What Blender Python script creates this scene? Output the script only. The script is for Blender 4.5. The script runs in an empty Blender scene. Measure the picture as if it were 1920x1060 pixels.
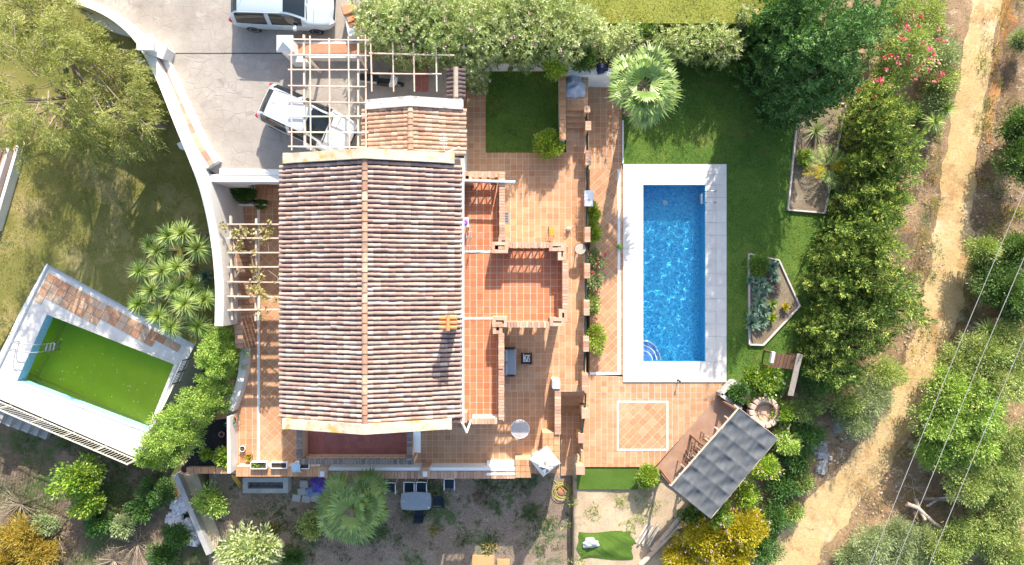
import bpy, math, random
import numpy as np

random.seed(7)
RNG = np.random.default_rng(11)
SC = bpy.context.scene
COL = SC.collection
R = math.radians

# ------------------------------------------------------------------ camera, sky, sun, exposure
D = 32.0            # drone height above the main terrace (z = 0)
PPM = 40.0          # photo pixels per metre at z = 0
SUN_EL, SUN_AZ = 32.0, 11.5      # elevation; azimuth from +Y towards +X

cam = bpy.data.cameras.new('camera')
cam.sensor_width = 36.0
cam.lens = 36.0 * D / 48.0
cam.clip_end = 2000.0
camo = bpy.data.objects.new('camera', cam)
camo.location = (0, 0, D)
COL.objects.link(camo)
SC.camera = camo

world = bpy.data.worlds.new('World')
SC.world = world
world.use_nodes = True
wn = world.node_tree
bg = wn.nodes['Background']
sky = wn.nodes.new('ShaderNodeTexSky')
sky.sky_type = 'NISHITA'
sky.sun_disc = False
sky.sun_elevation = R(SUN_EL)
sky.sun_rotation = R(SUN_AZ)
sky.altitude = 100
sky.dust_density = 2.0
sky.ozone_density = 0.6
wn.links.new(sky.outputs[0], bg.inputs[0])
bg.inputs[1].default_value = 0.15

sl = bpy.data.lights.new('sun', 'SUN')
sl.energy = 3.8
sl.angle = R(0.55)
sl.color = (1.0, 0.93, 0.82)
so = bpy.data.objects.new('sun', sl)
so.rotation_euler = (R(90 - SUN_EL), 0, R(180 - SUN_AZ))
so.location = (5, 30, 30)
COL.objects.link(so)

SC.view_settings.view_transform = 'Standard'
SC.view_settings.look = 'None'
SC.view_settings.gamma = 1.0
SC.view_settings.exposure = 1.25
SC.render.engine = 'CYCLES'
SC.cycles.use_denoising = True
SC.cycles.max_bounces = 8
SC.cycles.transparent_max_bounces = 8
SC.cycles.sample_clamp_indirect = 6.0

# ------------------------------------------------------------------ helpers
def P(px, py, z=0.0):
    """point seen at photo pixel (px, py) when it lies at height z"""
    s = (D - z) / (D * PPM)
    return ((px - 960.0) * s, (530.0 - py) * s, z)

def G(px, py, z=0.0):
    """point standing above plan position (px, py) (pixels of the z = 0 level)"""
    return ((px - 960.0) / PPM, (530.0 - py) / PPM, z)

OFF = {}
def mk(name, me, mat, parent=None, loc=None):
    o = bpy.data.objects.new(name, me)
    if mat is not None and not me.materials:
        me.materials.append(mat)
    COL.objects.link(o)
    if parent is not None:
        o.parent = parent
    if loc is not None:
        o.location = loc
    return o

def thing(name, label, cat, loc=(0, 0, 0), rz=0.0, group=None):
    o = bpy.data.objects.new(name, None)
    o.empty_display_size = 0.2
    COL.objects.link(o)
    o.location = loc
    o.rotation_euler = (0, 0, rz)
    o['label'] = label
    o['category'] = cat
    if group:
        o['group'] = group
    OFF[o.name] = loc
    return o

def tag(o, label, cat, group=None):
    o['label'] = label
    o['category'] = cat
    if group:
        o['group'] = group
    return o

def kind(o, k, label=None):
    o['kind'] = k
    if label:
        o['label'] = label
    return o

def copy_tree(o, parent=None):
    c = o.copy()
    COL.objects.link(c)
    c.parent = parent
    for ch in o.children:
        copy_tree(ch, c)
    return c

class MB:
    """mesh builder; face random values go into the attribute 'rnd'"""
    def __init__(self):
        self.v, self.f, self.r = [], [], []
    def add(self, vs, fs, r=None):
        n = len(self.v)
        self.v += [tuple(p) for p in vs]
        self.f += [tuple(i + n for i in f) for f in fs]
        if r is None:
            r = random.random()
        self.r += [r] * len(fs)
        return self
    def box(self, c, s, rz=0.0, r=None, tilt=None):
        x, y, z = s[0] / 2, s[1] / 2, s[2] / 2
        ca, sa = math.cos(rz), math.sin(rz)
        vs = []
        for dz in (-z, z):
            for dx, dy in ((-x, -y), (x, -y), (x, y), (-x, y)):
                vs.append((c[0] + dx * ca - dy * sa, c[1] + dx * sa + dy * ca, c[2] + dz))
        return self.add(vs, [(3, 2, 1, 0), (4, 5, 6, 7), (0, 1, 5, 4), (1, 2, 6, 5), (2, 3, 7, 6), (3, 0, 4, 7)], r)
    def bevbox(self, c, s, b=0.03, rz=0.0, r=None):
        """box with chamfered top and side edges"""
        x, y, z = s[0] / 2, s[1] / 2, s[2] / 2
        ca, sa = math.cos(rz), math.sin(rz)
        def ring(hx, hy, k, zz):
            pts = [(-hx + k, -hy), (hx - k, -hy), (hx, -hy + k), (hx, hy - k), (hx - k, hy), (-hx + k, hy), (-hx, hy - k), (-hx, -hy + k)]
            return [(c[0] + a * ca - q * sa, c[1] + a * sa + q * ca, c[2] + zz) for a, q in pts]
        vs = ring(x, y, b, -z) + ring(x, y, b, z - b) + ring(x - b, y - b, b * .6, z)
        fs = [tuple(reversed(range(8))), tuple(range(16, 24))]
        for l in (0, 8):
            for i in range(8):
                j = (i + 1) % 8
                fs.append((l + i, l + j, l + 8 + j, l + 8 + i))
        return self.add(vs, fs, r)
    def prism(self, poly, z0, z1, r=None):
        n = len(poly)
        a = sum(poly[i][0] * poly[(i + 1) % n][1] - poly[(i + 1) % n][0] * poly[i][1] for i in range(n))
        if a < 0:
            poly = list(reversed(poly))
        vs = [(p[0], p[1], z0) for p in poly] + [(p[0], p[1], z1) for p in poly]
        fs = [tuple(reversed(range(n))), tuple(range(n, 2 * n))]
        for i in range(n):
            j = (i + 1) % n
            fs.append((i, j, n + j, n + i))
        return self.add(vs, fs, r)
    def bar(self, a, b, w, h=None, r=None):
        """rectangular bar between two points (h is the vertical-ish depth)"""
        h = h or w
        a, b = np.array(a, float), np.array(b, float)
        d = b - a
        d /= np.linalg.norm(d)
        up = np.array((0, 0, 1.0)) if abs(d[2]) < .95 else np.array((0, 1.0, 0))
        s = np.cross(d, up); s /= np.linalg.norm(s)
        u = np.cross(s, d)
        vs = []
        for p in (a, b):
            for ks, ku in ((-1, -1), (1, -1), (1, 1), (-1, 1)):
                vs.append(p + s * ks * w / 2 + u * ku * h / 2)
        return self.add(vs, [(0, 1, 2, 3), (7, 6, 5, 4), (0, 4, 5, 1), (1, 5, 6, 2), (2, 6, 7, 3), (3, 7, 4, 0)], r)
    def tube(self, pts, rad, seg=6, r=None, cap=True):
        pts = [np.array(p, float) for p in pts]
        n = len(pts)
        rads = rad if hasattr(rad, '__len__') else [rad] * n
        vs, fs = [], []
        prev = None
        for i, p in enumerate(pts):
            d = pts[min(i + 1, n - 1)] - pts[max(i - 1, 0)]
            d = d / (np.linalg.norm(d) + 1e-9)
            if prev is None:
                up = np.array((0, 0, 1.0)) if abs(d[2]) < .9 else np.array((1.0, 0, 0))
            else:
                up = prev
            s = np.cross(d, up); s /= (np.linalg.norm(s) + 1e-9)
            u = np.cross(s, d)
            prev = u
            for k in range(seg):
                t = 2 * math.pi * k / seg
                vs.append(p + rads[i] * (math.cos(t) * s + math.sin(t) * u))
        for i in range(n - 1):
            for k in range(seg):
                j = (k + 1) % seg
                fs.append((i * seg + k, i * seg + j, (i + 1) * seg + j, (i + 1) * seg + k))
        if cap:
            fs.append(tuple(range(seg)))
            fs.append(tuple(reversed(range((n - 1) * seg, n * seg))))
        return self.add(vs, fs, r)
    def lathe(self, prof, c=(0, 0, 0), seg=16, r=None):
        vs, fs = [], []
        for rr, z in prof:
            for k in range(seg):
                t = 2 * math.pi * k / seg
                vs.append((c[0] + rr * math.cos(t), c[1] + rr * math.sin(t), c[2] + z))
        for i in range(len(prof) - 1):
            for k in range(seg):
                j = (k + 1) % seg
                fs.append((i * seg + k, i * seg + j, (i + 1) * seg + j, (i + 1) * seg + k))
        if prof[0][0] > 1e-4:
            fs.append(tuple(reversed(range(seg))))
        if prof[-1][0] > 1e-4:
            fs.append(tuple(range((len(prof) - 1) * seg, len(prof) * seg)))
        return self.add(vs, fs, r)
    def barrel(self, a, b, w0, w1, h, r=None, seg=5, thick=True):
        """half-round cover tile from a (upper end) to b (lower end)"""
        a, b = np.array(a, float), np.array(b, float)
        d = b - a; d /= np.linalg.norm(d)
        s = np.cross(d, (0, 0, 1.0)); s /= np.linalg.norm(s)
        u = np.cross(s, d)
        vs, fs = [], []
        for p, w, k in ((a, w0, .85), (b, w1, 1.0)):
            for i in range(seg + 1):
                t = math.pi * i / seg
                vs.append(p + s * (w / 2) * math.cos(t) + u * h * k * math.sin(t))
        for i in range(seg):
            fs.append((i, i + 1, seg + 2 + i, seg + 1 + i))
        fs.append(tuple(range(seg + 1, 2 * seg + 2)))
        return self.add(vs, fs, r)
    def mesh(self, name, off=(0, 0, 0), smooth=False):
        me = bpy.data.meshes.new(name)
        v = [(p[0] - off[0], p[1] - off[1], p[2] - off[2]) for p in self.v]
        me.from_pydata(v, [], self.f)
        at = me.attributes.new('rnd', 'FLOAT', 'FACE')
        at.data.foreach_set('value', np.array(self.r, dtype=np.float32))
        if smooth:
            me.polygons.foreach_set('use_smooth', np.ones(len(self.f), dtype=bool))
        me.update()
        return me
    def build(self, name, mat, parent=None, smooth=False, local=False):
        """world coordinates unless local; parts are stored relative to their thing"""
        off = (0, 0, 0)
        if parent is not None and not local:
            root = parent
            while root.parent is not None:
                root = root.parent
            off = OFF.get(root.name, (0, 0, 0))
        return mk(name, self.mesh(name, off, smooth), mat, parent)

def mesh_np(name, V, F, rnd=None, smooth=False):
    me = bpy.data.meshes.new(name)
    V = np.asarray(V, dtype=np.float32); F = np.asarray(F, dtype=np.int32)
    k = F.shape[1]
    me.vertices.add(len(V)); me.vertices.foreach_set('co', V.ravel())
    me.loops.add(F.size); me.loops.foreach_set('vertex_index', F.ravel())
    me.polygons.add(len(F))
    me.polygons.foreach_set('loop_start', np.arange(0, F.size, k, dtype=np.int32))
    if rnd is not None:
        at = me.attributes.new('rnd', 'FLOAT', 'FACE')
        at.data.foreach_set('value', np.asarray(rnd, dtype=np.float32))
    if smooth:
        me.polygons.foreach_set('use_smooth', np.ones(len(F), dtype=bool))
    me.update(calc_edges=True)
    return me

# ------------------------------------------------------------------ materials
def srgb(r, g, b):
    return tuple(((c / 255) / 12.92 if c / 255 <= .04045 else ((c / 255 + .055) / 1.055) ** 2.4) for c in (r, g, b))

def _ramp(nt, cols):
    if len(cols) == 1:
        cols = [cols[0], cols[0]]
    n = nt.nodes.new('ShaderNodeValToRGB')
    el = n.color_ramp.elements
    while len(el) < len(cols):
        el.new(0.5)
    for i, c in enumerate(cols):
        el[i].position = i / max(1, len(cols) - 1)
        el[i].color = (*c, 1)
    return n

def _rnd(nt):
    at = nt.nodes.new('ShaderNodeAttribute'); at.attribute_name = 'rnd'
    oi = nt.nodes.new('ShaderNodeObjectInfo')
    ad = nt.nodes.new('ShaderNodeMath'); ad.operation = 'ADD'
    nt.links.new(at.outputs['Fac'], ad.inputs[0]); nt.links.new(oi.outputs['Random'], ad.inputs[1])
    fr = nt.nodes.new('ShaderNodeMath'); fr.operation = 'FRACT'
    nt.links.new(ad.outputs[0], fr.inputs[0])
    return fr.outputs[0]

def _noise(nt, scale, detail=4, rough=.6, vec=None, dist=0.0):
    if vec is None:
        g = nt.nodes.new('ShaderNodeNewGeometry'); vec = g.outputs['Position']
    n = nt.nodes.new('ShaderNodeTexNoise')
    n.inputs['Scale'].default_value = scale
    n.inputs['Detail'].default_value = detail
    n.inputs['Roughness'].default_value = rough
    n.inputs['Distortion'].default_value = dist
    nt.links.new(vec, n.inputs['Vector'])
    return n.outputs['Fac']

def _mixc(nt, fac, a, b, mode='MIX'):
    m = nt.nodes.new('ShaderNodeMix'); m.data_type = 'RGBA'; m.blend_type = mode
    if isinstance(fac, float):
        m.inputs[0].default_value = fac
    else:
        nt.links.new(fac, m.inputs[0])
    for i, x in ((6, a), (7, b)):
        if isinstance(x, tuple):
            m.inputs[i].default_value = (*x, 1)
        else:
            nt.links.new(x, m.inputs[i])
    return m.outputs[2]

def _map(nt, v, a, b, c, d):
    m = nt.nodes.new('ShaderNodeMapRange')
    m.inputs[1].default_value, m.inputs[2].default_value, m.inputs[3].default_value, m.inputs[4].default_value = a, b, c, d
    nt.links.new(v, m.inputs[0])
    return m.outputs[0]

def M(name, cols, rough=.7, ns=3.0, na=.25, bump=.2, bs=None, stains=(), metal=0.0, spec=.4, by='rnd', cs=1.0, alpha=None):
    """general surface: palette by piece (or by noise), mottling, stains with shapes of their own, bump.
    stains: (colour, noise scale, threshold, softness, strength)"""
    m = bpy.data.materials.new(name); m.use_nodes = True
    nt = m.node_tree; b = nt.nodes['Principled BSDF']
    rp = _ramp(nt, cols)
    if by == 'rnd':
        nt.links.new(_rnd(nt), rp.inputs[0])
    else:
        nt.links.new(_map(nt, _noise(nt, cs, 5, .62), .3, .7, 0, 1), rp.inputs[0])
    c = rp.outputs[0]
    nz = _noise(nt, ns, 6, .65)
    v = _map(nt, nz, .25, .75, 1 - na, 1 + na)
    comb = nt.nodes.new('ShaderNodeVectorMath'); comb.operation = 'SCALE'
    nt.links.new(c, comb.inputs[0]); nt.links.new(v, comb.inputs['Scale'])
    c = comb.outputs[0]
    for (sc_, sn, th, sf, st) in stains:
        f = _map(nt, _noise(nt, sn, 6, .7), th, th + sf, 0, st)
        c = _mixc(nt, f, c, sc_)
    nt.links.new(c, b.inputs['Base Color'])
    b.inputs['Roughness'].default_value = rough
    b.inputs['Metallic'].default_value = metal
    b.inputs['Specular IOR Level'].default_value = spec
    if bump > 0:
        bp = nt.nodes.new('ShaderNodeBump')
        bp.inputs['Strength'].default_value = bump
        bp.inputs['Distance'].default_value = .03
        nt.links.new(_noise(nt, bs or ns * 4, 5, .7), bp.inputs['Height'])
        nt.links.new(bp.outputs[0], b.inputs['Normal'])
    return m

def LEAF(name, cols, trans=.35, gloss=.08, na=.25):
    m = bpy.data.materials.new(name); m.use_nodes = True
    nt = m.node_tree; nt.nodes.remove(nt.nodes['Principled BSDF'])
    out = [n for n in nt.nodes if n.type == 'OUTPUT_MATERIAL'][0]
    rp = _ramp(nt, cols); nt.links.new(_rnd(nt), rp.inputs[0])
    v = _map(nt, _noise(nt, 1.1, 3, .6), .3, .7, 1 - na, 1 + na)
    sc_ = nt.nodes.new('ShaderNodeVectorMath'); sc_.operation = 'SCALE'
    nt.links.new(rp.outputs[0], sc_.inputs[0]); nt.links.new(v, sc_.inputs['Scale'])
    d = nt.nodes.new('ShaderNodeBsdfDiffuse'); t = nt.nodes.new('ShaderNodeBsdfTranslucent')
    nt.links.new(sc_.outputs[0], d.inputs[0])
    tc = _mixc(nt, 1.0, sc_.outputs[0], (1.25, 1.3, .55), 'MULTIPLY')
    nt.links.new(tc, t.inputs[0])
    mx = nt.nodes.new('ShaderNodeMixShader'); mx.inputs[0].default_value = trans
    nt.links.new(d.outputs[0], mx.inputs[1]); nt.links.new(t.outputs[0], mx.inputs[2])
    g = nt.nodes.new('ShaderNodeBsdfGlossy'); g.inputs['Roughness'].default_value = .45
    g.inputs[0].default_value = (1, 1, 1, 1)
    m2 = nt.nodes.new('ShaderNodeMixShader'); m2.inputs[0].default_value = gloss
    nt.links.new(mx.outputs[0], m2.inputs[1]); nt.links.new(g.outputs[0], m2.inputs[2])
    nt.links.new(m2.outputs[0], out.inputs[0])
    return m

WHITE = M('white_plaster', [(.72, .70, .66), (.66, .64, .60)], .8, 1.5, .08, .12, 14, stains=(((.42, .39, .34), 1.6, .58, .12, .4), ((.34, .31, .27), 4.0, .64, .08, .35)))
WHITE_CLEAN = M('white_paint', [(.80, .80, .78)], .6, 2, .04, .05)
WALLRED = M('red_render', [(.50, .13, .07), (.44, .11, .06)], .8, 3, .12, .1)
CREAMW = M('ochre_render', [(.62, .40, .24), (.56, .35, .21)], .85, 3, .12, .1)
CONC = M('concrete', [(.42, .41, .38), (.34, .33, .31)], .85, 2.2, .22, .25, stains=(((.16, .15, .13), 1.1, .58, .12, .5),))
WOODG = M('grey_wood', [(.36, .29, .23), (.46, .38, .31), (.28, .22, .18)], .8, 6, .25, .3)
BAMBOO = M('pale_pole_wood', [(.55, .42, .33), (.62, .50, .40), (.44, .33, .26)], .75, 5, .2, .2)
WOODB = M('brown_wood', [(.20, .10, .06), (.26, .14, .08)], .65, 6, .25, .2)
DARKM = M('dark_metal', [(.02, .022, .025)], .45, 3, .1, 0)
GREENM = M('green_painted_metal', [(.02, .045, .035)], .45, 3, .1, 0)
STEEL = M('polished_steel', [(.7, .7, .7)], .25, 3, .05, 0, metal=1.0)
GREYM = M('grey_metal', [(.35, .36, .38)], .45, 3, .1, 0, metal=.4)
CLAY = M('clay_pot', [(.46, .19, .10), (.52, .24, .13), (.40, .16, .09)], .8, 6, .2, .1)
SOIL = M('potting_soil', [(.05, .035, .025)], .95, 20, .4, .5)
BLACKSOIL = M('black_gravel', [(.018, .018, .019), (.03, .03, .032)], .95, 30, .5, .7, 60, by='noise', cs=8)
TILE = M('terracotta_tile', [(.46, .225, .105), (.51, .265, .13), (.43, .205, .095), (.55, .31, .165), (.48, .24, .115)], .62, 9, .16, .12, 25,
         stains=(((.62, .45, .28), .45, .52, .2, .55), ((.30, .16, .11), .7, .56, .14, .5), ((.20, .12, .09), 2.2, .64, .08, .45)))
TILE_UP = M('red_terracotta_tile', [(.47, .155, .065), (.51, .18, .08), (.43, .14, .06), (.53, .21, .10), (.49, .165, .07)], .62, 8, .14, .1, 25,
            stains=(((.62, .34, .20), .7, .6, .2, .35),))
TILE_RED = M('oxide_red_tile', [(.34, .115, .09), (.38, .13, .10), (.31, .10, .085)], .6, 8, .15, .1, 25)
GROUT = M('pale_grout', [(.68, .60, .50), (.58, .50, .41)], .9, 6, .15, .1, by='noise', cs=1.0)
BRICK = M('brick', [(.44, .26, .17), (.52, .34, .23), (.36, .20, .14), (.56, .40, .28)], .85, 10, .2, .3, 40, stains=(((.16, .14, .12), 2.5, .6, .12, .5),))
BRICK_OLD = M('lichen_dark_brick', [(.16, .14, .13), (.22, .19, .17), (.28, .21, .17), (.12, .11, .11)], .9, 12, .3, .4, 40)
ROOF = M('clay_roof_tile', [(.29, .185, .145), (.37, .255, .205), (.46, .34, .28), (.34, .225, .18), (.28, .195, .17), (.53, .41, .34)], .82, 10, .25, .25, 40,
         stains=(((.48, .41, .36), 2.6, .57, .12, .40), ((.13, .10, .11), 1.6, .56, .14, .55), ((.62, .40, .04), 3.4, .70, .03, .85)))
ROOF2 = M('warm_clay_roof_tile', [(.36, .20, .13), (.43, .265, .175), (.47, .32, .22), (.31, .165, .11), (.50, .37, .26)], .82, 10, .25, .25, 40,
          stains=(((.54, .46, .37), 2.6, .58, .12, .5), ((.11, .085, .075), 1.3, .56, .1, .65)))
ROOFPAN = M('dark_roof_channel', [(.085, .06, .06), (.12, .085, .08)], .9, 8, .3, .3, by='noise', cs=3)
ORANGE_T = M('new_orange_roof_tile', [(.58, .22, .08), (.62, .26, .10)], .7, 10, .12, .15)
COPING = M('lichen_coping', [(.44, .38, .27), (.54, .47, .36), (.38, .31, .21)], .9, 5, .15, .3, 30, by='noise', cs=2.0,
           stains=(((.48, .29, .03), 1.9, .55, .08, .8), ((.30, .24, .18), 4.5, .60, .08, .55)))
COPING_W = M('weathered_white_coping', [(.56, .53, .49), (.48, .45, .41)], .9, 5, .12, .3, 30, by='noise', cs=2.0,
             stains=(((.20, .18, .16), 3.0, .54, .06, .65),))
POOLSTONE = M('white_pool_stone', [(.68, .65, .60), (.62, .595, .55), (.72, .69, .64)], .8, 3, .08, .1, 30, stains=(((.46, .43, .38), .9, .57, .12, .45), ((.52, .50, .47), 3.5, .62, .08, .4)))
DRIVE = None
def driveway_mat():
    m = bpy.data.materials.new('stamped_concrete'); m.use_nodes = True
    nt = m.node_tree; b = nt.nodes['Principled BSDF']
    g = nt.nodes.new('ShaderNodeNewGeometry')
    vo = nt.nodes.new('ShaderNodeTexVoronoi'); vo.feature = 'DISTANCE_TO_EDGE'; vo.inputs['Scale'].default_value = 2.3
    vo.inputs['Randomness'].default_value = .62
    nt.links.new(g.outputs['Position'], vo.inputs['Vector'])
    joint = _map(nt, vo.outputs['Distance'], .0, .03, 1, 0)
    base = _ramp(nt, [(.25, .215, .18), (.32, .28, .24), (.40, .355, .31)])
    nt.links.new(_map(nt, _noise(nt, .5, 6, .68), .3, .7, 0, 1), base.inputs[0])
    c = base.outputs[0]
    c = _mixc(nt, _map(nt, _noise(nt, 1.1, 6, .75) , .57, .72, 0, .5), c, (.52, .48, .43))
    c = _mixc(nt, _map(nt, _noise(nt, 2.0, 6, .75), .6, .72, 0, .5), c, (.20, .17, .14))
    jn = nt.nodes.new('ShaderNodeMath'); jn.operation = 'MULTIPLY'; nt.links.new(joint, jn.inputs[0])
    nt.links.new(_map(nt, _noise(nt, .8, 3), .35, .65, .1, .55), jn.inputs[1])
    c = _mixc(nt, jn.outputs[0], c, (.20, .16, .13))
    nt.links.new(c, b.inputs['Base Color'])
    b.inputs['Roughness'].default_value = .85
    bp = nt.nodes.new('ShaderNodeBump'); bp.inputs['Strength'].default_value = .35; bp.inputs['Distance'].default_value = .02
    h = nt.nodes.new('ShaderNodeMath'); h.operation = 'SUBTRACT'
    nt.links.new(_noise(nt, 14, 5, .7), h.inputs[0]); nt.links.new(joint, h.inputs[1])
    nt.links.new(h.outputs[0], bp.inputs['Height']); nt.links.new(bp.outputs[0], b.inputs['Normal'])
    return m

def ground_mat(name, cols, cs, patches, bump=.6, fine=26, fc=.45):
    """earth / lawn: noise palette, patches with soft edges, fine speckle"""
    m = bpy.data.materials.new(name); m.use_nodes = True
    nt = m.node_tree; b = nt.nodes['Principled BSDF']
    base = _ramp(nt, cols)
    nt.links.new(_map(nt, _noise(nt, cs, 7, .7), .28, .72, 0, 1), base.inputs[0])
    c = base.outputs[0]
    for (col, sc_, th, sf, st) in patches:
        c = _mixc(nt, _map(nt, _noise(nt, sc_, 7, .7), th, th + sf, 0, st), c, col)
    v = _map(nt, _noise(nt, fine, 3, .8), .25, .75, 1 - fc, 1 + fc)
    s = nt.nodes.new('ShaderNodeVectorMath'); s.operation = 'SCALE'
    nt.links.new(c, s.inputs[0]); nt.links.new(v, s.inputs['Scale'])
    nt.links.new(s.outputs[0], b.inputs['Base Color'])
    b.inputs['Roughness'].default_value = .95
    b.inputs['Specular IOR Level'].default_value = .15
    bp = nt.nodes.new('ShaderNodeBump'); bp.inputs['Strength'].default_value = bump; bp.inputs['Distance'].default_value = .05
    nt.links.new(_noise(nt, fine * .8, 5, .8), bp.inputs['Height']); nt.links.new(bp.outputs[0], b.inputs['Normal'])
    return m

DRIVE = driveway_mat()
DIRT = ground_mat('dry_earth', [(.18, .13, .09), (.28, .21, .155), (.39, .31, .235)], .5,
                  [((.06, .105, .025), .5, .53, .08, .85), ((.44, .39, .32), 1.1, .59, .08, .6), ((.05, .08, .022), 1.5, .57, .07, .75), ((.08, .06, .045), 3.0, .58, .08, .6)], .9, 14)
DIRT_GREEN = ground_mat('weedy_earth', [(.13, .09, .06), (.20, .145, .10), (.28, .21, .15)], .5,
                  [((.055, .10, .022), .35, .46, .12, .85), ((.36, .29, .21), 1.6, .60, .1, .5), ((.05, .045, .03), 2.2, .58, .08, .6)])
DIRT_DRY = ground_mat('straw_earth', [(.36, .26, .17), (.46, .35, .23), (.52, .41, .28)], .6,
                      [((.12, .15, .04), .9, .58, .10, .7), ((.22, .15, .09), 2.5, .60, .1, .5)])
SCRUB = ground_mat('scrub_earth', [(.15, .105, .065), (.27, .18, .105), (.38, .26, .15)], .5,
                   [((.08, .10, .03), .45, .52, .12, .8), ((.46, .36, .23), 1.5, .55, .1, .7), ((.36, .18, .08), .7, .58, .1, .6), ((.07, .055, .035), 2.6, .58, .08, .7)], .9, 12)
ROAD = ground_mat('dirt_road', [(.42, .285, .13), (.49, .35, .17), (.56, .42, .22)], .5,
                  [((.34, .185, .08), .9, .53, .1, .7), ((.62, .49, .33), .4, .54, .12, .7), ((.26, .15, .08), 3.0, .60, .08, .5)], .6, 10, .25)
RUT = ground_mat('orange_clay', [(.36, .17, .06), (.44, .23, .09), (.50, .29, .13)], .8, [((.22, .10, .04), 2.5, .55, .1, .6)], .8, 14)
LAWN = ground_mat('clipped_lawn', [(.060, .125, .022), (.090, .165, .028), (.14, .205, .038)], .6,
                  [((.20, .20, .05), .8, .57, .12, .6), ((.040, .090, .018), 2.2, .55, .1, .6), ((.16, .13, .06), 3.6, .64, .06, .6)], .9, 16, .55)
LAWN_DRY = ground_mat('dry_lawn', [(.12, .13, .03), (.20, .185, .05), (.28, .235, .08)], .45,
                      [((.40, .31, .14), .45, .50, .15, .85), ((.08, .12, .02), .9, .56, .1, .75), ((.22, .17, .08), 3.0, .58, .1, .5)], .7, 24)
LAWN_SUN = ground_mat('yellow_green_lawn', [(.16, .18, .035), (.22, .235, .045), (.30, .285, .07)], .9, [((.11, .15, .03), 1.8, .54, .1, .7)], .9, 10, .6)
TURF = ground_mat('artificial_turf', [(.060, .120, .016), (.080, .145, .022), (.10, .165, .03)], .8, [((.13, .16, .05), 2.5, .6, .1, .5)], .6, 30)

L_OLE = LEAF('oleander_leaf', [(.151, .227, .053), (.242, .318, .083), (.363, .423, .151), (.514, .559, .272), (.635, .665, .409)], .30, 0.05)
L_OLED = LEAF('oleander_dark_leaf', [(.063, .126, .028), (.098, .182, .039), (.154, .238, .056)], .30, 0.03)
L_CYP = LEAF('cypress_leaf', [(.060, .135, .050), (.090, .186, .060), (.126, .239, .074), (.169, .295, .084)], .18, 0.01)
L_CYPY = LEAF('sunny_conifer_leaf', [(.061, .115, .034), (.121, .203, .047), (.270, .365, .074), (.594, .621, .149)], .22, 0.01)
L_HEDGE = LEAF('hedge_leaf', [(.124, .236, .050), (.208, .345, .060), (.331, .470, .088), (.470, .552, .139)], .25, 0.02)
L_WISP = LEAF('feathery_leaf', [(.18, .23, .045), (.28, .31, .07), (.38, .38, .12), (.52, .47, .22)], .40, 0.02)
L_CITRUS = LEAF('citrus_leaf', [(.110, .218, .028), (.198, .337, .035), (.337, .455, .051), (.475, .535, .070)], .35, 0.04)
L_DARK = LEAF('dark_leaf', [(.056, .126, .035), (.090, .188, .045), (.140, .252, .060)], .25, 0.02)
L_SCRUB = LEAF('scrub_leaf', [(.163, .230, .068), (.242, .324, .095), (.378, .445, .135), (.540, .568, .203)], .30, 0.02)
L_GREY = LEAF('grey_green_leaf', [(.206, .269, .124), (.311, .372, .176), (.434, .476, .248)], .25, 0.02)
L_MASTIC = LEAF('mastic_leaf', [(.155, .259, .051), (.246, .375, .071), (.362, .491, .104), (.517, .607, .155)], .30, 0.03)
L_YEL = LEAF('yellow_leaf', [(.339, .293, .019), (.508, .416, .023), (.647, .524, .039), (.246, .262, .031)], .40, 0.02)
L_GOLD = LEAF('golden_leaf', [(.364, .260, .039), (.494, .364, .078), (.286, .221, .039)], .35, 0.02)
L_PALM = LEAF('palm_leaf', [(.132, .234, .036), (.203, .313, .053), (.284, .394, .081), (.405, .486, .151)], .30, 0.05)
L_PALMTIP = LEAF('pale_palm_fibre', [(.34, .32, .16), (.44, .40, .24)], .3, 0.02)
L_YUCCA = LEAF('yucca_leaf', [(.143, .227, .048), (.238, .344, .071), (.357, .452, .119), (.476, .524, .179)], .2, 0.05)
L_AGAVE = LEAF('agave_leaf', [(.130, .221, .156), (.182, .286, .208), (.247, .351, .247)], .15, 0.04)
L_DRYTWIG = LEAF('dry_twig', [(.30, .24, .17), (.40, .33, .24), (.22, .17, .12)], .1, 0.01)
L_VINE = LEAF('autumn_vine_leaf', [(.34, .30, .09), (.44, .38, .16), (.26, .22, .06), (.50, .42, .24)], .35, 0.02)
F_PINK = LEAF('pink_petal', [(.62, .05, .14), (.72, .12, .24), (.66, .03, .06)], .3, .03)
F_PALE = LEAF('pale_pink_petal', [(.66, .42, .46), (.70, .52, .52)], .3, .03)
BARK = M('grey_bark', [(.24, .18, .13), (.30, .24, .18)], .9, 8, .3, .5)
BARKD = M('dark_bark', [(.10, .07, .05), (.14, .10, .07)], .9, 8, .3, .5)
PALMBARK = M('palm_trunk_bark', [(.20, .14, .10), (.28, .21, .15)], .9, 9, .3, .6)
L_GRASS = LEAF('lawn_blade', [(.07, .14, .02), (.12, .21, .03), (.19, .26, .045), (.28, .30, .07)], .35, .02)
L_STRAW = LEAF('dry_lawn_blade', [(.13, .15, .03), (.24, .22, .06), (.40, .33, .13), (.50, .42, .20)], .35, .02)
# ------------------------------------------------------------------ plants
def unit(a):
    return a / (np.linalg.norm(a, axis=-1, keepdims=True) + 1e-9)

def rdir(n):
    return unit(RNG.normal(size=(n, 3)))

def leafquads(p, d, nrm, L, W, mid=.45):
    """one diamond leaf per row"""
    n = len(p)
    d = unit(d)
    s = unit(np.cross(d, nrm))
    L = np.broadcast_to(L, (n,))[:, None]; W = np.broadcast_to(W, (n,))[:, None]
    V = np.stack([p, p + d * L * mid + s * W / 2, p + d * L, p + d * L * mid - s * W / 2], 1).reshape(-1, 3)
    F = np.arange(4 * n).reshape(n, 4)
    return V, F

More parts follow.
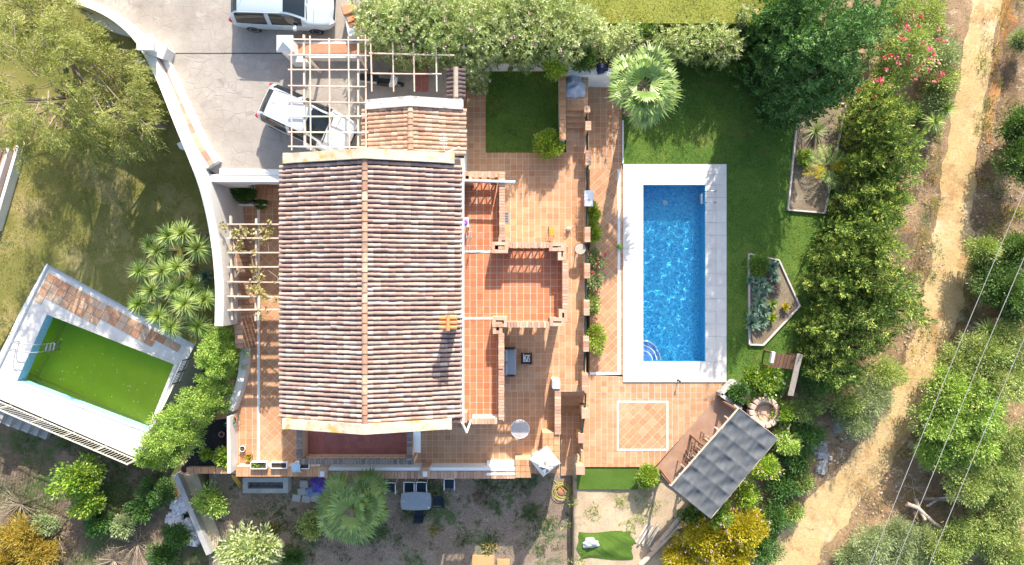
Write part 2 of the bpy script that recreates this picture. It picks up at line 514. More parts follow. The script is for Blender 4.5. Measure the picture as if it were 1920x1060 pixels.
class Leaves:
    def __init__(self):
        self.V, self.F, self.r, self.n = [], [], [], 0
    def add(self, V, F, r):
        self.V.append(V); self.F.append(F + self.n); self.r.append(r); self.n += len(V)
    def leaf(self, p, d, nrm, L, W, r=None, mid=.45):
        V, F = leafquads(p, d, nrm, L, W, mid)
        self.add(V, F, RNG.random(len(p)) if r is None else r)
    def build(self, name, mat, parent, off):
        V = np.concatenate(self.V) - np.array(off)
        return mk(name, mesh_np(name, V, np.concatenate(self.F), np.concatenate(self.r)), mat, parent)

def shell_points(n, c, rad, lo=.72, hi=1.0, zmin=-.35, lobes=.22):
    """points in an uneven ellipsoidal shell, mostly its upper side"""
    d = rdir(n * 6 + 40)
    d = d[d[:, 2] > zmin][:n]
    ph = RNG.random(6) * 6.28
    az = np.arctan2(d[:, 1], d[:, 0]); el = np.arcsin(np.clip(d[:, 2], -1, 1))
    lump = 1 + lobes * (.5 * np.sin(3 * az + ph[0]) * np.cos(2 * el + ph[1]) + .5 * np.sin(5 * az + ph[2]) * np.sin(4 * el + ph[3]) + .4 * np.sin(8 * az + ph[4]))
    k = (lo + (hi - lo) * RNG.random(len(d)) ** .6) * lump
    return np.array(c) + d * k[:, None] * np.array(rad), d

def trunk(parent, name, base, top, r0, mat, off, limbs=(), wob=.12):
    mb = MB()
    b, t = np.array(base, float), np.array(top, float)
    pts = [b + (t - b) * k + (np.array((random.uniform(-wob, wob), random.uniform(-wob, wob), 0)) if 0 < k < 1 else 0) for k in (0, .3, .6, 1)]
    mb.tube(pts, [r0, r0 * .8, r0 * .62, r0 * .4], 7)
    for q in limbs:
        q = np.array(q, float)
        s = b + (t - b) * random.uniform(.35, .8)
        m = (s + q) / 2 + np.array((0, 0, .12))
        mb.tube([s, m, q], [r0 * .45, r0 * .3, r0 * .12], 5)
    me = mb.mesh(name, off, True)
    return mk(name, me, mat, parent)

def bush(name, label, cat, px, py, z0, h, rx, ry=None, mat=None, n=34, per=90, L=.13, W=.07, cr=.34, group=None, up=.5, ptop=.62, bark=BARKD,
         flowers=None, zlow=-.35, lobes=.22, rz=None, skirt=True, hollow=True):
    """broadleaf shrub or tree whose crown is centred at photo pixel (px, py); crown = leaf clumps in an uneven shell"""
    ry = ry or rx
    rz = rz or h * .5
    zc = z0 + h - rz
    x, y, _ = P(px, py, zc + rz * .5)
    off = (x, y, z0)
    t = thing(name, label, cat, off, 0, group)
    cen, od = shell_points(n, (x, y, zc), (rx - cr * .6, ry - cr * .6, rz - cr * .4), ptop, 1.0, zlow, lobes)
    lv = Leaves()
    for c, o in zip(cen, od):
        k = int(per * random.uniform(.65, 1.35))
        crr = cr * random.uniform(.7, 1.3)
        q = rdir(k) * (RNG.random((k, 1)) ** .5)
        p = c + q * np.array((crr, crr, crr * .8))
        d = unit(q * .8 + o * .5 + np.array((0, 0, up)) * RNG.random((k, 1)) + rdir(k) * .55)
        nr = unit(np.array((0, 0, 1.0)) + rdir(k) * .9 + o * .3)
        base = random.random() * .35
        lv.leaf(p, d, nr, L * RNG.uniform(.7, 1.3, k), W * RNG.uniform(.7, 1.3, k), np.clip(base + RNG.random(k) * .65, 0, .999))
    # thin inner leaves so the core is not see-through
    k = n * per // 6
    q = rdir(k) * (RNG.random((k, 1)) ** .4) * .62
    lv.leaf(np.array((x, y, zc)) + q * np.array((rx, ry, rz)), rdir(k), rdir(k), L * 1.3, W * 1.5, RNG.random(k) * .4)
    lv.build('crown', mat, t, off)
    if flowers:
        fm, fn, fs = flowers
        fp, fo = shell_points(fn, (x, y, zc), (rx, ry, rz), .92, 1.05, .0, lobes)
        fl = Leaves()
        for c in fp:
            k = 9
            fl.leaf(c + rdir(k) * fs * .7, rdir(k), unit(np.array((0, 0, 1.)) + rdir(k) * .6), fs, fs * .8)
        fl.build('flowers', fm, t, off)['kind'] = 'stuff'
    limbs = [(x + rx * .55 * math.cos(a), y + ry * .55 * math.sin(a), zc + random.uniform(-.1, .3) * rz) for a in np.linspace(0, 5.6, 5)]
    trunk(t, 'trunk', (x, y, z0 - .05), (x, y, zc + .3 * rz), max(.05, rx * .07), bark, off, limbs)
    return t

def oleander(label, px, py, z0, h, rx, ry, group, n=330, mats=(None, None), flw=6):
    """shrub of long narrow leaves in pale star-shaped tips"""
    rz = h * .55
    zc = z0 + h - rz
    x, y, _ = P(px, py, zc + rz * .5)
    off = (x, y, z0)
    t = thing('oleander_shrub', label, 'shrub', off, 0, group)
    tip, o = shell_points(n, (x, y, zc), (rx, ry, rz), .74, 1.02, -.45, .25)
    lv = Leaves()
    k = 11
    for c, od in zip(tip, o):
        ax = unit(od + np.array((0, 0, .8)) + RNG.normal(size=3) * .35)
        a = RNG.random(k) * 6.283
        u = unit(np.cross(ax, (.3, .9, .2))); w = np.cross(ax, u)
        tilt = RNG.uniform(.3, 1.25, k)
        d = np.cos(tilt)[:, None] * ax + np.sin(tilt)[:, None] * (np.cos(a)[:, None] * u + np.sin(a)[:, None] * w)
        p = c - ax * RNG.uniform(0, .16, (k, 1))
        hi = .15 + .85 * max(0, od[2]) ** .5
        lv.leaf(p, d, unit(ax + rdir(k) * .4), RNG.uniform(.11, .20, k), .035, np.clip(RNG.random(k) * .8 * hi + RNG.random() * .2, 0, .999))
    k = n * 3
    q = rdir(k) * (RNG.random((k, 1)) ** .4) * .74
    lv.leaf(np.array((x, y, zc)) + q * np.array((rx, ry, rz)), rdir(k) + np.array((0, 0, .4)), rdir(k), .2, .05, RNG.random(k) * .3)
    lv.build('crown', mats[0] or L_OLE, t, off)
    if flw:
        fp, fo = shell_points(flw, (x, y, zc), (rx, ry, rz), .96, 1.06, .1, .25)
        fl = Leaves()
        for c in fp:
            fl.leaf(c + rdir(8) * .05, rdir(8), unit(np.array((0, 0, 1.)) + rdir(8) * .6), .07, .06)
        fl.build('flowers', mats[1] or F_PALE, t, off)['kind'] = 'stuff'
    mb = MB()
    for i in range(6):
        a = i * 1.05 + random.random()
        q = (x + rx * .6 * math.cos(a), y + ry * .6 * math.sin(a), zc + rz * .35)
        mb.tube([(x + .1 * math.cos(a), y + .1 * math.sin(a), z0 - .05), ((x + q[0]) / 2, (y + q[1]) / 2, zc - .1), q], [.045, .035, .015], 5)
    mk('trunk', mb.mesh('trunk', off, True), BARK, t)
    return t

def conifer(label, px, py, z0, h, r, mat, group, plumes=7, n=1500, spread=.55, name='cypress_tree', L=.12, W=.06, top=.3):
    """tall evergreen: several upright plumes round one stem, feathered with small scale-like sprays; (px, py) is where its top shows"""
    x, y, _ = P(px, py, z0 + h * .93)
    off = (x, y, z0)
    t = thing(name, label, 'tree', off, 0, group)
    lv = Leaves()
    pl = [(0, 0, 1.0, 1.0)]
    for i in range(plumes - 1):
        a = i * 2.4 + random.random()
        q = r * spread * random.uniform(.7, 1.1)
        pl.append((q * math.cos(a), q * math.sin(a), random.uniform(.72, .95), random.uniform(.55, .8)))
    for (dx, dy, hk, rk) in pl:
        m = int(n * rk)
        hh = h * hk
        pr = r * .50 * rk
        # clumps climbing the plume
        nc = max(10, m // 26)
        u = RNG.random(nc) ** .8
        prof = np.sin(np.clip(u * .94 + .06, 0, 1) * math.pi) ** .55 * (1 - u * (1 - top))
        a = RNG.random(nc) * 6.283
        cc = np.stack([x + dx + np.cos(a) * pr * prof, y + dy + np.sin(a) * pr * prof, z0 + .15 + u * (hh - .2)], 1)
        od = np.stack([np.cos(a), np.sin(a), np.full(nc, .9)], 1)
        for c, o in zip(cc, od):
            k = 26
            ax = unit(o + RNG.normal(size=3) * .25)
            s = RNG.random((k, 1))
            p = c + ax * s * .42 + rdir(k) * .10 * (1.15 - s)
            d = unit(ax + rdir(k) * .42)
            lv.leaf(p, d, unit(o + rdir(k) * .8), L * RNG.uniform(.7, 1.3, k), W * RNG.uniform(.7, 1.3, k),
                    np.clip(s[:, 0] * .72 + RNG.random(k) * .28, 0, .999))
    lv.build('crown', mat, t, off)
    trunk(t, 'trunk', (x, y, z0 - .05), (x, y, z0 + h * .8), .10, BARKD, off,
          [(x + dx * .8, y + dy * .8, z0 + h * .45) for dx, dy, _, _ in pl[1:5]], .04)
    return t

def fan_palm(label, px, py, z0, zc, rad, nleaf=30, group=None, tilt=0.0):
    x, y, _ = P(px, py, zc)
    off = (x, y, z0)
    t = thing('fan_palm', label, 'palm', off, 0, group)
    stems = MB()
    tips = Leaves()
    for i in range(nleaf):
        u = (i + .5) / nleaf
        el = R(72 - 84 * u + random.uniform(-10, 10))
        az = i * 2.39996 + random.uniform(-.2, .2)
        h = np.array((math.cos(az), math.sin(az), 0.0))
        d = h * math.cos(el) + np.array((0, 0, math.sin(el)))
        pl = rad * (.20 + .36 * u ** .8) * random.uniform(.85, 1.15)
        b = np.array((x, y, zc)) + h * .07
        mid = b + d * pl * .6
        e = b + d * pl - np.array((0, 0, .10 * u * rad))
        stems.tube([b, mid, e], [.034, .024, .016], 4)
        # blade: folded segments fanning out from the hastula
        ax = unit(h * math.cos(el * .45) + np.array((0, 0, math.sin(el * .45))) + RNG.normal(size=3) * .2)
        side = unit(np.cross(ax, (0, 0, 1.0)) + 1e-6)
        nrm = np.cross(side, ax)
        if nrm[2] < 0:
            nrm = -nrm
        lv = Leaves()
        ns = 30
        fr = rad * random.uniform(.52, .68)
        ang = np.linspace(-1.5, 1.5, ns) + RNG.normal(size=ns) * .02
        dirs = np.cos(ang)[:, None] * ax + np.sin(ang)[:, None] * side + nrm * (.12 + .06 * (np.arange(ns) % 2))[:, None]
        dirs = unit(dirs)
        seglen = fr * (.72 + .28 * np.cos(ang * .55)) * RNG.uniform(.9, 1.08, ns)
        w = seglen * .155
        s = unit(np.cross(dirs, nrm))
        p0 = np.repeat(e[None], ns, 0)
        p1 = e + dirs * (seglen * .58)[:, None]
        droop = np.array((0, 0, -1.0)) * (seglen * RNG.uniform(.06, .40, ns))[:, None]
        p2 = e + dirs * seglen[:, None] + droop
        fold = nrm * (w * .28)[:, None]
        # inner part of each segment: two folded halves; outer part: narrow drooping tip
        for sg in (-1, 1):
            V = np.stack([p0, p1 + fold * .0 + nrm * .0, p1 + s * sg * (w / 2)[:, None] - fold, p0 + s * sg * .006], 1).reshape(-1, 3)
            lv.add(V, np.arange(4 * ns).reshape(ns, 4), np.clip(RNG.random(ns) * .28 + (1 - u) * .25, 0, .999))
        V = np.stack([p1 + s * (w * .42)[:, None] - fold * .8, p1 + nrm * .0, p1 - s * (w * .42)[:, None] - fold * .8, p2], 1).reshape(-1, 3)
        lv.add(V, np.arange(4 * ns).reshape(ns, 4), np.clip(.4 + RNG.random(ns) * .6, 0, .999))
        # pale hanging threads at the segment ends
        q = RNG.random(ns) < .5
        tips.leaf((p2 - dirs * .03)[q], unit(dirs + droop * 1.5 + rdir(ns) * .3)[q], rdir(ns)[q], seglen[q] * .16, .013)
        lv.build('frond', L_PALM, t, off)
    stems.build('leaf_stalks', L_PALMTIP, t)['kind'] = 'stuff'
    tips.build('frond_threads', L_PALMTIP, t, off)['kind'] = 'stuff'
    mb = MB()
    n = 16
    pts = [(x, y, z0 - .05 + (zc - z0 - .05) * i / n) for i in range(n + 1)]
    mb.tube(pts, [(.26 - .08 * i / n) * (1.0 if i % 2 else 1.12) for i in range(n + 1)], 10)
    mb.build('trunk', PALMBARK, t)
    return t

def rosette(lv, c, n, rad, wid, up=(10, 80), curve=.2, taper=.35, fold=.0):
    """sword leaves radiating from c (two quads each)"""
    i = np.arange(n)
    el = np.radians(up[1] - (up[1] - up[0]) * ((i + .5) / n) + RNG.normal(size=n) * 5)
    az = i * 2.39996 + RNG.normal(size=n) * .12
    h = np.stack([np.cos(az), np.sin(az), np.zeros(n)], 1)
    z = np.array((0, 0, 1.0))
    d = h * np.cos(el)[:, None] + z * np.sin(el)[:, None]
    Ln = rad * RNG.uniform(.85, 1.1, n)
    s = unit(np.cross(d, z))
    nr = np.cross(s, d)
    p0 = np.array(c) + d * .02
    p1 = np.array(c) + d * (Ln * taper)[:, None] - nr * (wid * .15)
    p2 = np.array(c) + d * Ln[:, None] - z * (Ln * curve * np.cos(el))[:, None]
    w = wid * RNG.uniform(.85, 1.15, n)
    r = np.clip(RNG.random(n) * .6 + .3 * np.sin(el), 0, .999)
    V = np.stack([p0 + s * (w * .35)[:, None], p1 + s * (w * .5)[:, None] + nr * wid * .2, p1 - s * (w * .5)[:, None] + nr * wid * .2, p0 - s * (w * .35)[:, None]], 1).reshape(-1, 3)
    lv.add(V, np.arange(4 * n).reshape(n, 4), r)
    V = np.stack([p1 + s * (w * .5)[:, None] + nr * wid * .2, p2 + s * .003, p2 - s * .003, p1 - s * (w * .5)[:, None] + nr * wid * .2], 1).reshape(-1, 3)
    lv.add(V, np.arange(4 * n).reshape(n, 4), r)

def yucca(label, px, py, z0, zc, rad=.6, group=None, n=80, base=None):
    c = P(px, py, zc)
    b = base or (c[0] + random.uniform(-.15, .15), c[1] + random.uniform(-.15, .15))
    off = (b[0], b[1], z0)
    t = thing('yucca', label, 'yucca', off, 0, group)
    lv = Leaves()
    rosette(lv, c, n, rad, .052, (-25, 85), .16)
    rosette(lv, (c[0], c[1], c[2] - .12), n // 2, rad * .95, .05, (-50, 25), .2)
    lv.build('leaf_crown', L_YUCCA, t, off)
    mb = MB()
    mb.tube([(b[0], b[1], z0 - .05), ((b[0] + c[0]) / 2 + .05, (b[1] + c[1]) / 2, (z0 + zc) / 2), c], [.11, .085, .06], 7)
    mb.build('trunk', BARK, t, True)
    return t

def agave(label, px, py, z0, rad=.5, mat=None, group=None, n=34, wid=.11, name='agave'):
    c = P(px, py, z0)
    t = thing(name, label, 'agave' if name == 'agave' else 'plant', c, 0, group)
    lv = Leaves()
    rosette(lv, (c[0], c[1], z0 + .05), n, rad, wid, (8, 82), .05, .5)
    lv.build('leaves', mat or L_AGAVE, t, c)['kind'] = 'stuff'
    mb = MB().lathe([(.07, -.05), (.09, .03), (.05, .10), (0, .12)], c, 8)
    mb.build('stem', BARKD, t)
    return t

def wispy_tree(label, px, py, z0, h, rx, ry, n=70, limbs=8, bare=0.0, mat=None, group=None):
    """open crown of fine drooping sprays on thin branches"""
    zc = z0 + h * .68
    x, y, _ = P(px, py, zc + h * .2)
    off = (x, y, z0)
    t = thing('feathery_tree', label, 'tree', off, 0, group)
    cen, od = shell_points(n, (x, y, zc), (rx, ry, h * .30), .45, 1.0, -.5, .35)
    lv = Leaves(); tw = MB()
    for c, o in zip(cen, od):
        # a bough with drooping strands
        k = 26
        ln = random.uniform(.5, .95)
        ax = unit(o * np.array((1, 1, .35)) + RNG.normal(size=3) * .25)
        for j in range(k):
            st = c + rdir(1)[0] * .38 * random.random()
            dd = unit(ax + RNG.normal(size=3) * .5)
            m = 12
            s = np.linspace(0, 1, m)[:, None]
            L_ = ln * random.uniform(.4, .9)
            p = st + dd * s * L_ + np.array((0, 0, -1.0)) * (s ** 2) * L_ * .55
            d = unit(dd + rdir(m) * .75 + np.array((0, 0, -.25)))
            lv.leaf(p, d, unit(np.array((0, 0, 1.)) + rdir(m) * .7), RNG.uniform(.09, .17, m), .026,
                    np.clip(.25 * random.random() + RNG.random(m) * .75, 0, .999))
        if random.random() < .5 + bare:
            tw.tube([c - ax * .6 - np.array((0, 0, .15)), c, c + ax * .5], [.022, .014, .006], 4)
    lv.build('crown', mat or L_WISP, t, off)
    ends = [tuple(cen[i]) for i in RNG.choice(len(cen), min(limbs, len(cen)), False)]
    trunk(t, 'trunk', (x, y, z0 - .05), (x, y, zc), .20, BARK, off, ends, .1)
    tw.build('twigs', BARK, t)['kind'] = 'stuff'
    return t

def branchy(t, base, off, n, length, up=.6, r=.02, mat=None, name='branches'):
    """bare forked twigs"""
    mb = MB()
    b = np.array(base, float)
    for i in range(n):
        a = i * 2.4 + random.random()
        d = unit(np.array((math.cos(a), math.sin(a), up * random.uniform(.4, 1.4))))
        L_ = length * random.uniform(.6, 1.1)
        e = b + d * L_
        mb.tube([b, b + d * L_ * .5 + np.array((0, 0, .05)), e], [r, r * .7, r * .3], 4)
        for j in range(4):
            s = b + d * L_ * random.uniform(.4, .95)
            q = unit(d + RNG.normal(size=3) * .6)
            mb.tube([s, s + q * L_ * random.uniform(.25, .45)], [r * .4, r * .15], 3)
    return mk(name, mb.mesh(name, off), mat or L_DRYTWIG, t)

def tufts(name, label, spots, mat, n_per=26, L=.16, W=.02, spread=.25):
    """low weeds / grass tufts that nobody could count: one object. spots: (px, py, z, radius_m)"""
    lv = Leaves()
    for (px, py, z, rad) in spots:
        x, y, _ = P(px, py, z)
        k = int(n_per * rad * rad * 40)
        a = RNG.random(k) * 6.283; q = np.sqrt(RNG.random(k)) * rad * (1 + .35 * np.sin(3 * a + px))
        xx, yy = x + q * np.cos(a), y + q * np.sin(a)
        p = np.stack([xx, yy, hill_z(xx, yy) if px > 1590 and z < -1.0 or px > 1840 else np.full(k, z - .01)], 1)
        d = unit(np.array((0, 0, .9)) + rdir(k) * .9)
        d[:, 2] = np.abs(d[:, 2])
        lv.leaf(p, d, unit(rdir(k) + np.array((0, 0, .5))), L * RNG.uniform(.5, 1.3, k), W * RNG.uniform(.7, 1.4, k))
    o = lv.build(name, mat, None, (0, 0, 0))
    o['kind'] = 'stuff'; o['label'] = label
    return o

def grass(name, label, polys, z, density, mat, L=.07, W=.022):
    """short blades over quadrilateral patches (photo pixels)"""
    lv = Leaves()
    for poly in polys:
        Q_ = np.array([P(a, b, z)[:2] for a, b in poly])
        ar = .5 * abs(np.dot(Q_[:, 0], np.roll(Q_[:, 1], 1)) - np.dot(Q_[:, 1], np.roll(Q_[:, 0], 1)))
        k = int(ar * density)
        u, v = RNG.random((k, 1)), RNG.random((k, 1))
        p = (1 - u) * (1 - v) * Q_[0] + u * (1 - v) * Q_[1] + u * v * Q_[2] + (1 - u) * v * Q_[3]
        keep = hnoise(p[:, 0], p[:, 1], 1.7) + .6 * hnoise(p[:, 0], p[:, 1], 5.1, 2.) > RNG.random(k) * 1.4 - .9
        p = np.concatenate([p, np.full((k, 1), z - .005)], 1)[keep]
        k = len(p)
        d = unit(np.array((0, 0, .75)) + rdir(k) * .8); d[:, 2] = np.abs(d[:, 2]) + .1
        patch = np.clip(.45 + .3 * hnoise(p[:, 0], p[:, 1], .9, 1.) + .25 * RNG.normal(size=k), 0, .999)
        lv.leaf(p, d, unit(rdir(k) + np.array((0, 0, .6))), L * RNG.uniform(.6, 1.4, k), W, patch)
    o = lv.build(name, mat, None, (0, 0, 0)); o['kind'] = 'stuff'; o['label'] = label
# ------------------------------------------------------------------ the setting: levels
ZP = -0.8      # pool level
ZU = 3.0       # upper terraces and driveway
ZG = -1.8      # south garden
ZL = -2.6      # lower west garden
ZQ = -0.95     # straw plot below the pool terrace
ZF = -3.4      # bottom of every slab

def slab(name, pts, z, mat, zb=ZF, flat=None):
    """pts in photo pixels as seen at height z"""
    mb = MB().prism([P(a, b, z)[:2] for a, b in pts], zb, z)
    return kind(mb.build(name, mat), 'structure')

# earth sheet to the horizon
o = MB().add([(-600, -600, ZF - .02), (600, -600, ZF - .02), (600, 600, ZF - .02), (-600, 600, ZF - .02)], [(0, 1, 2, 3)]).build('ground', SCRUB)
kind(o, 'structure')

def hnoise(x, y, s, seed=0.0):
    return (np.sin(x * s + 1.3 + seed) * np.cos(y * s * 1.13 + .7 * seed) + .5 * np.sin(x * s * 2.3 + y * s * 1.7 + seed) + .3 * np.sin(y * s * 4.1 - x * s * 3.3)) / 1.8

def terrain(name, x0, x1, y0, y1, zf, mat, step=.25):
    """height field between plan pixels with vertical skirts"""
    a, b = G(x0, y1), G(x1, y0)
    nx = int((b[0] - a[0]) / step) + 1; ny = int((b[1] - a[1]) / step) + 1
    X, Y = np.meshgrid(np.linspace(a[0], b[0], nx), np.linspace(a[1], b[1], ny))
    Z = zf(X, Y)
    V = np.stack([X, Y, Z], -1).reshape(-1, 3)
    idx = np.arange(nx * ny).reshape(ny, nx)
    F = np.stack([idx[:-1, :-1], idx[:-1, 1:], idx[1:, 1:], idx[1:, :-1]], -1).reshape(-1, 4)
    per = np.concatenate([idx[0, :], idx[1:, -1], idx[-1, -2::-1], idx[-2:0:-1, 0]])
    low = V[per].copy(); low[:, 2] = ZF
    k = len(V); n = len(per)
    S = np.array([(per[i], k + i, k + (i + 1) % n, per[(i + 1) % n]) for i in range(n)])
    me = mesh_np(name, np.concatenate([V, low]), np.concatenate([F, S]), None, True)
    return kind(mk(name, me, mat), 'structure')

# hillside with the dirt road on the east
RC = [(1890, -200), (1862, -60), (1842, 60), (1826, 160), (1808, 260), (1795, 360), (1788, 440), (1775, 530), (1758, 610), (1732, 690), (1700, 760), (1655, 840), (1600, 905), (1545, 965), (1495, 1030), (1420, 1130), (1300, 1280)]
rcw = np.array([P(a, b, -1.5)[:2] for a, b in RC])
def road_dist(X, Y):
    best = np.full(X.shape, 1e9); side = np.zeros(X.shape)
    for p, q in zip(rcw[:-1], rcw[1:]):
        d = q - p; l2 = d @ d
        t = np.clip(((X - p[0]) * d[0] + (Y - p[1]) * d[1]) / l2, 0, 1)
        dx, dy = X - p[0] - t * d[0], Y - p[1] - t * d[1]
        ds = np.hypot(dx, dy)
        m = ds < best
        best = np.where(m, ds, best); side = np.where(m, np.sign(dx * d[1] - dy * d[0]), side)
    return best, side
def hill_z(X, Y):
    d, s = road_dist(X, Y)
    z = -1.35 + .12 * hnoise(X, Y, .8) + .05 * hnoise(X, Y, 2.7, 2.0)
    road = -1.55 + .03 * hnoise(X, Y, 1.7)
    road = road - .06 * np.exp(-((d - .48 - .06 * np.sin(Y * .7)) / .13) ** 2)
    k = np.clip((d - .9) / .6, 0, 1)
    k = k * k * (3 - 2 * k)
    z = road * (1 - k) + z * k
    # eroded gully along the east edge of the road at its north end
    g = np.exp(-((d - 1.45 - .25 * np.sin(Y * .9)) / .22) ** 2) * (s < 0) * np.clip((Y - 4.5) / 4, 0, 1)
    z = z - .55 * g
    # bank rising eastward
    z = z + np.clip((d - 1.8) / 4, 0, 1) * .8 * (s < 0)
    return z
terrain('hillside', 1405, 2200, -260, 1330, hill_z, SCRUB, .22)

# the road and the clay gully lie on the hillside as sheets of their own
def drape(name, path_w, half, mat, lift, zf, wob=.12, step=.3):
    pts = np.array(path_w)
    seg = np.hypot(*(pts[1:] - pts[:-1]).T); cum = np.concatenate([[0], np.cumsum(seg)])
    s = np.arange(0, cum[-1], step)
    cx = np.interp(s, cum, pts[:, 0]); cy = np.interp(s, cum, pts[:, 1])
    tx, ty = np.gradient(cx), np.gradient(cy); l = np.hypot(tx, ty); nx, ny = -ty / l, tx / l
    hw = half if hasattr(half, '__len__') else [half]
    hw = np.interp(s, np.linspace(0, cum[-1], len(hw)), hw)
    m = 9; V = []
    for j in range(m):
        u = (j / (m - 1) * 2 - 1)
        w = hw * (1 + wob * np.sin(s * 2.1 + 3 * u) + wob * .6 * np.sin(s * 5.3 + u))
        X, Y = cx + nx * w * u, cy + ny * w * u
        V.append(np.stack([X, Y, zf(X, Y) + lift * (1.0 if abs(u) < .99 else -1.5)], 1))
    V = np.stack(V, 1); n = len(s)
    idx = np.arange(n * m).reshape(n, m)
    F = np.stack([idx[:-1, :-1], idx[:-1, 1:], idx[1:, 1:], idx[1:, :-1]], -1).reshape(-1, 4)
    return kind(mk(name, mesh_np(name, V.reshape(-1, 3), F, None, True), mat), 'structure')
drape('road', rcw, [.95, .85, .85, .95, 1.05, 1.05, 1.0, 1.2, 1.4, 1.5], ROAD, .035, hill_z, .10)
drape('gully', [P(a, b, -1.5)[:2] for a, b in ((1905, -60), (1893, 20), (1880, 80), (1872, 130), (1862, 190), (1852, 240), (1856, 270))], [.22, .30, .36, .34, .30, .24, .12], RUT, .02, hill_z, .3)

# south garden, lower west garden
def garden_z(X, Y):
    return ZG + .05 * hnoise(X, Y, 1.3) + .025 * hnoise(X, Y, 4.0, 1.0)
def lower_z(X, Y):
    return ZL + .10 * hnoise(X, Y, .9) + .05 * hnoise(X, Y, 3.1, 1.0)
terrain('south_garden_earth', 360, 1080, 862, 1320, garden_z, DIRT, .2)
terrain('east_plot_earth', 1080, 1405, 866, 1320, lambda X, Y: garden_z(X, Y) + ZQ - ZG - .02, DIRT_DRY, .2)
terrain('lower_garden_earth', -420, 360, 700, 1320, lower_z, DIRT_GREEN, .22)

# west lawn in front of the boundary wall
WLEFT = [(95, -120), (95, 0), (150, 9), (202, 30), (246, 66), (276, 112), (300, 165), (325, 230), (350, 290), (372, 345), (386, 400), (397, 460), (403, 540), (402, 622)]
slab('west_lawn', [(-420, -260), (140, -260), (120, 0), (262, 62), (330, 200), (400, 345), (432, 470), (440, 640), (400, 668), (364, 646), (87, 494), (-30, 706), (-420, 640)], 0.0, LAWN_DRY)

# driveway at the upper level
slab('driveway', [(150, -260), (150, 10), (215, 32), (262, 70), (300, 120), (330, 190), (360, 255), (388, 318), (410, 328), (606, 330), (858, 330), (858, -260)], ZU, DRIVE)
for pts in ([(316, 99.5), (690, 99), (690, 101), (316, 101.5)],):
    kind(MB().prism([P(a, b, ZU)[:2] for a, b in pts], ZU - .02, ZU + .004).build('driveway_joint', M('dark_joint', [(.06, .055, .05)], .9)), 'structure')

# neighbour's lawn and the planted bank along the north
slab('neighbour_lawn', [(870, -260), (1480, -260), (1470, 44), (870, 44)], 1.0, LAWN_SUN)
slab('north_bank', [(868, 50), (1100, 50), (1100, 112), (868, 108)], .98, SOIL)
slab('hedge_bank', [(1100, 45), (1480, 45), (1480, 118), (1100, 112)], -.42, SOIL)

# pool lawn
slab('pool_lawn', [(1166, 110), (1560, 110), (1572, 330), (1552, 470), (1520, 600), (1500, 690), (1440, 790), (1352, 722), (1362, 716), (1362, 310), (1166, 310)], ZP, LAWN)
slab('yard_lawn', [(911, 100), (1052, 100), (1052, 286), (911, 286)], .03, LAWN, -.3)

# ------------------------------------------------------------------ tiled floors: real tiles on a grout bed
def clip_poly(poly, half):
    """convex clip: keep the side a*x + b*y <= c"""
    a, b, c = half
    out = []
    for i in range(len(poly)):
        p, q = poly[i], poly[(i + 1) % len(poly)]
        fp, fq = a * p[0] + b * p[1] - c, a * q[0] + b * q[1] - c
        if fp <= 0:
            out.append(p)
        if fp * fq < 0:
            t = fp / (fp - fq)
            out.append((p[0] + t * (q[0] - p[0]), p[1] + t * (q[1] - p[1])))
    return out

TILE_MESH = {}
def tile_mesh(size, mat):
    key = (round(size, 4), mat.name)
    if key not in TILE_MESH:
        me = MB().box((0, 0, -.012), (size, size, .024), r=0.0).mesh('tile')
        me.materials.append(mat)
        TILE_MESH[key] = me
    return TILE_MESH[key]

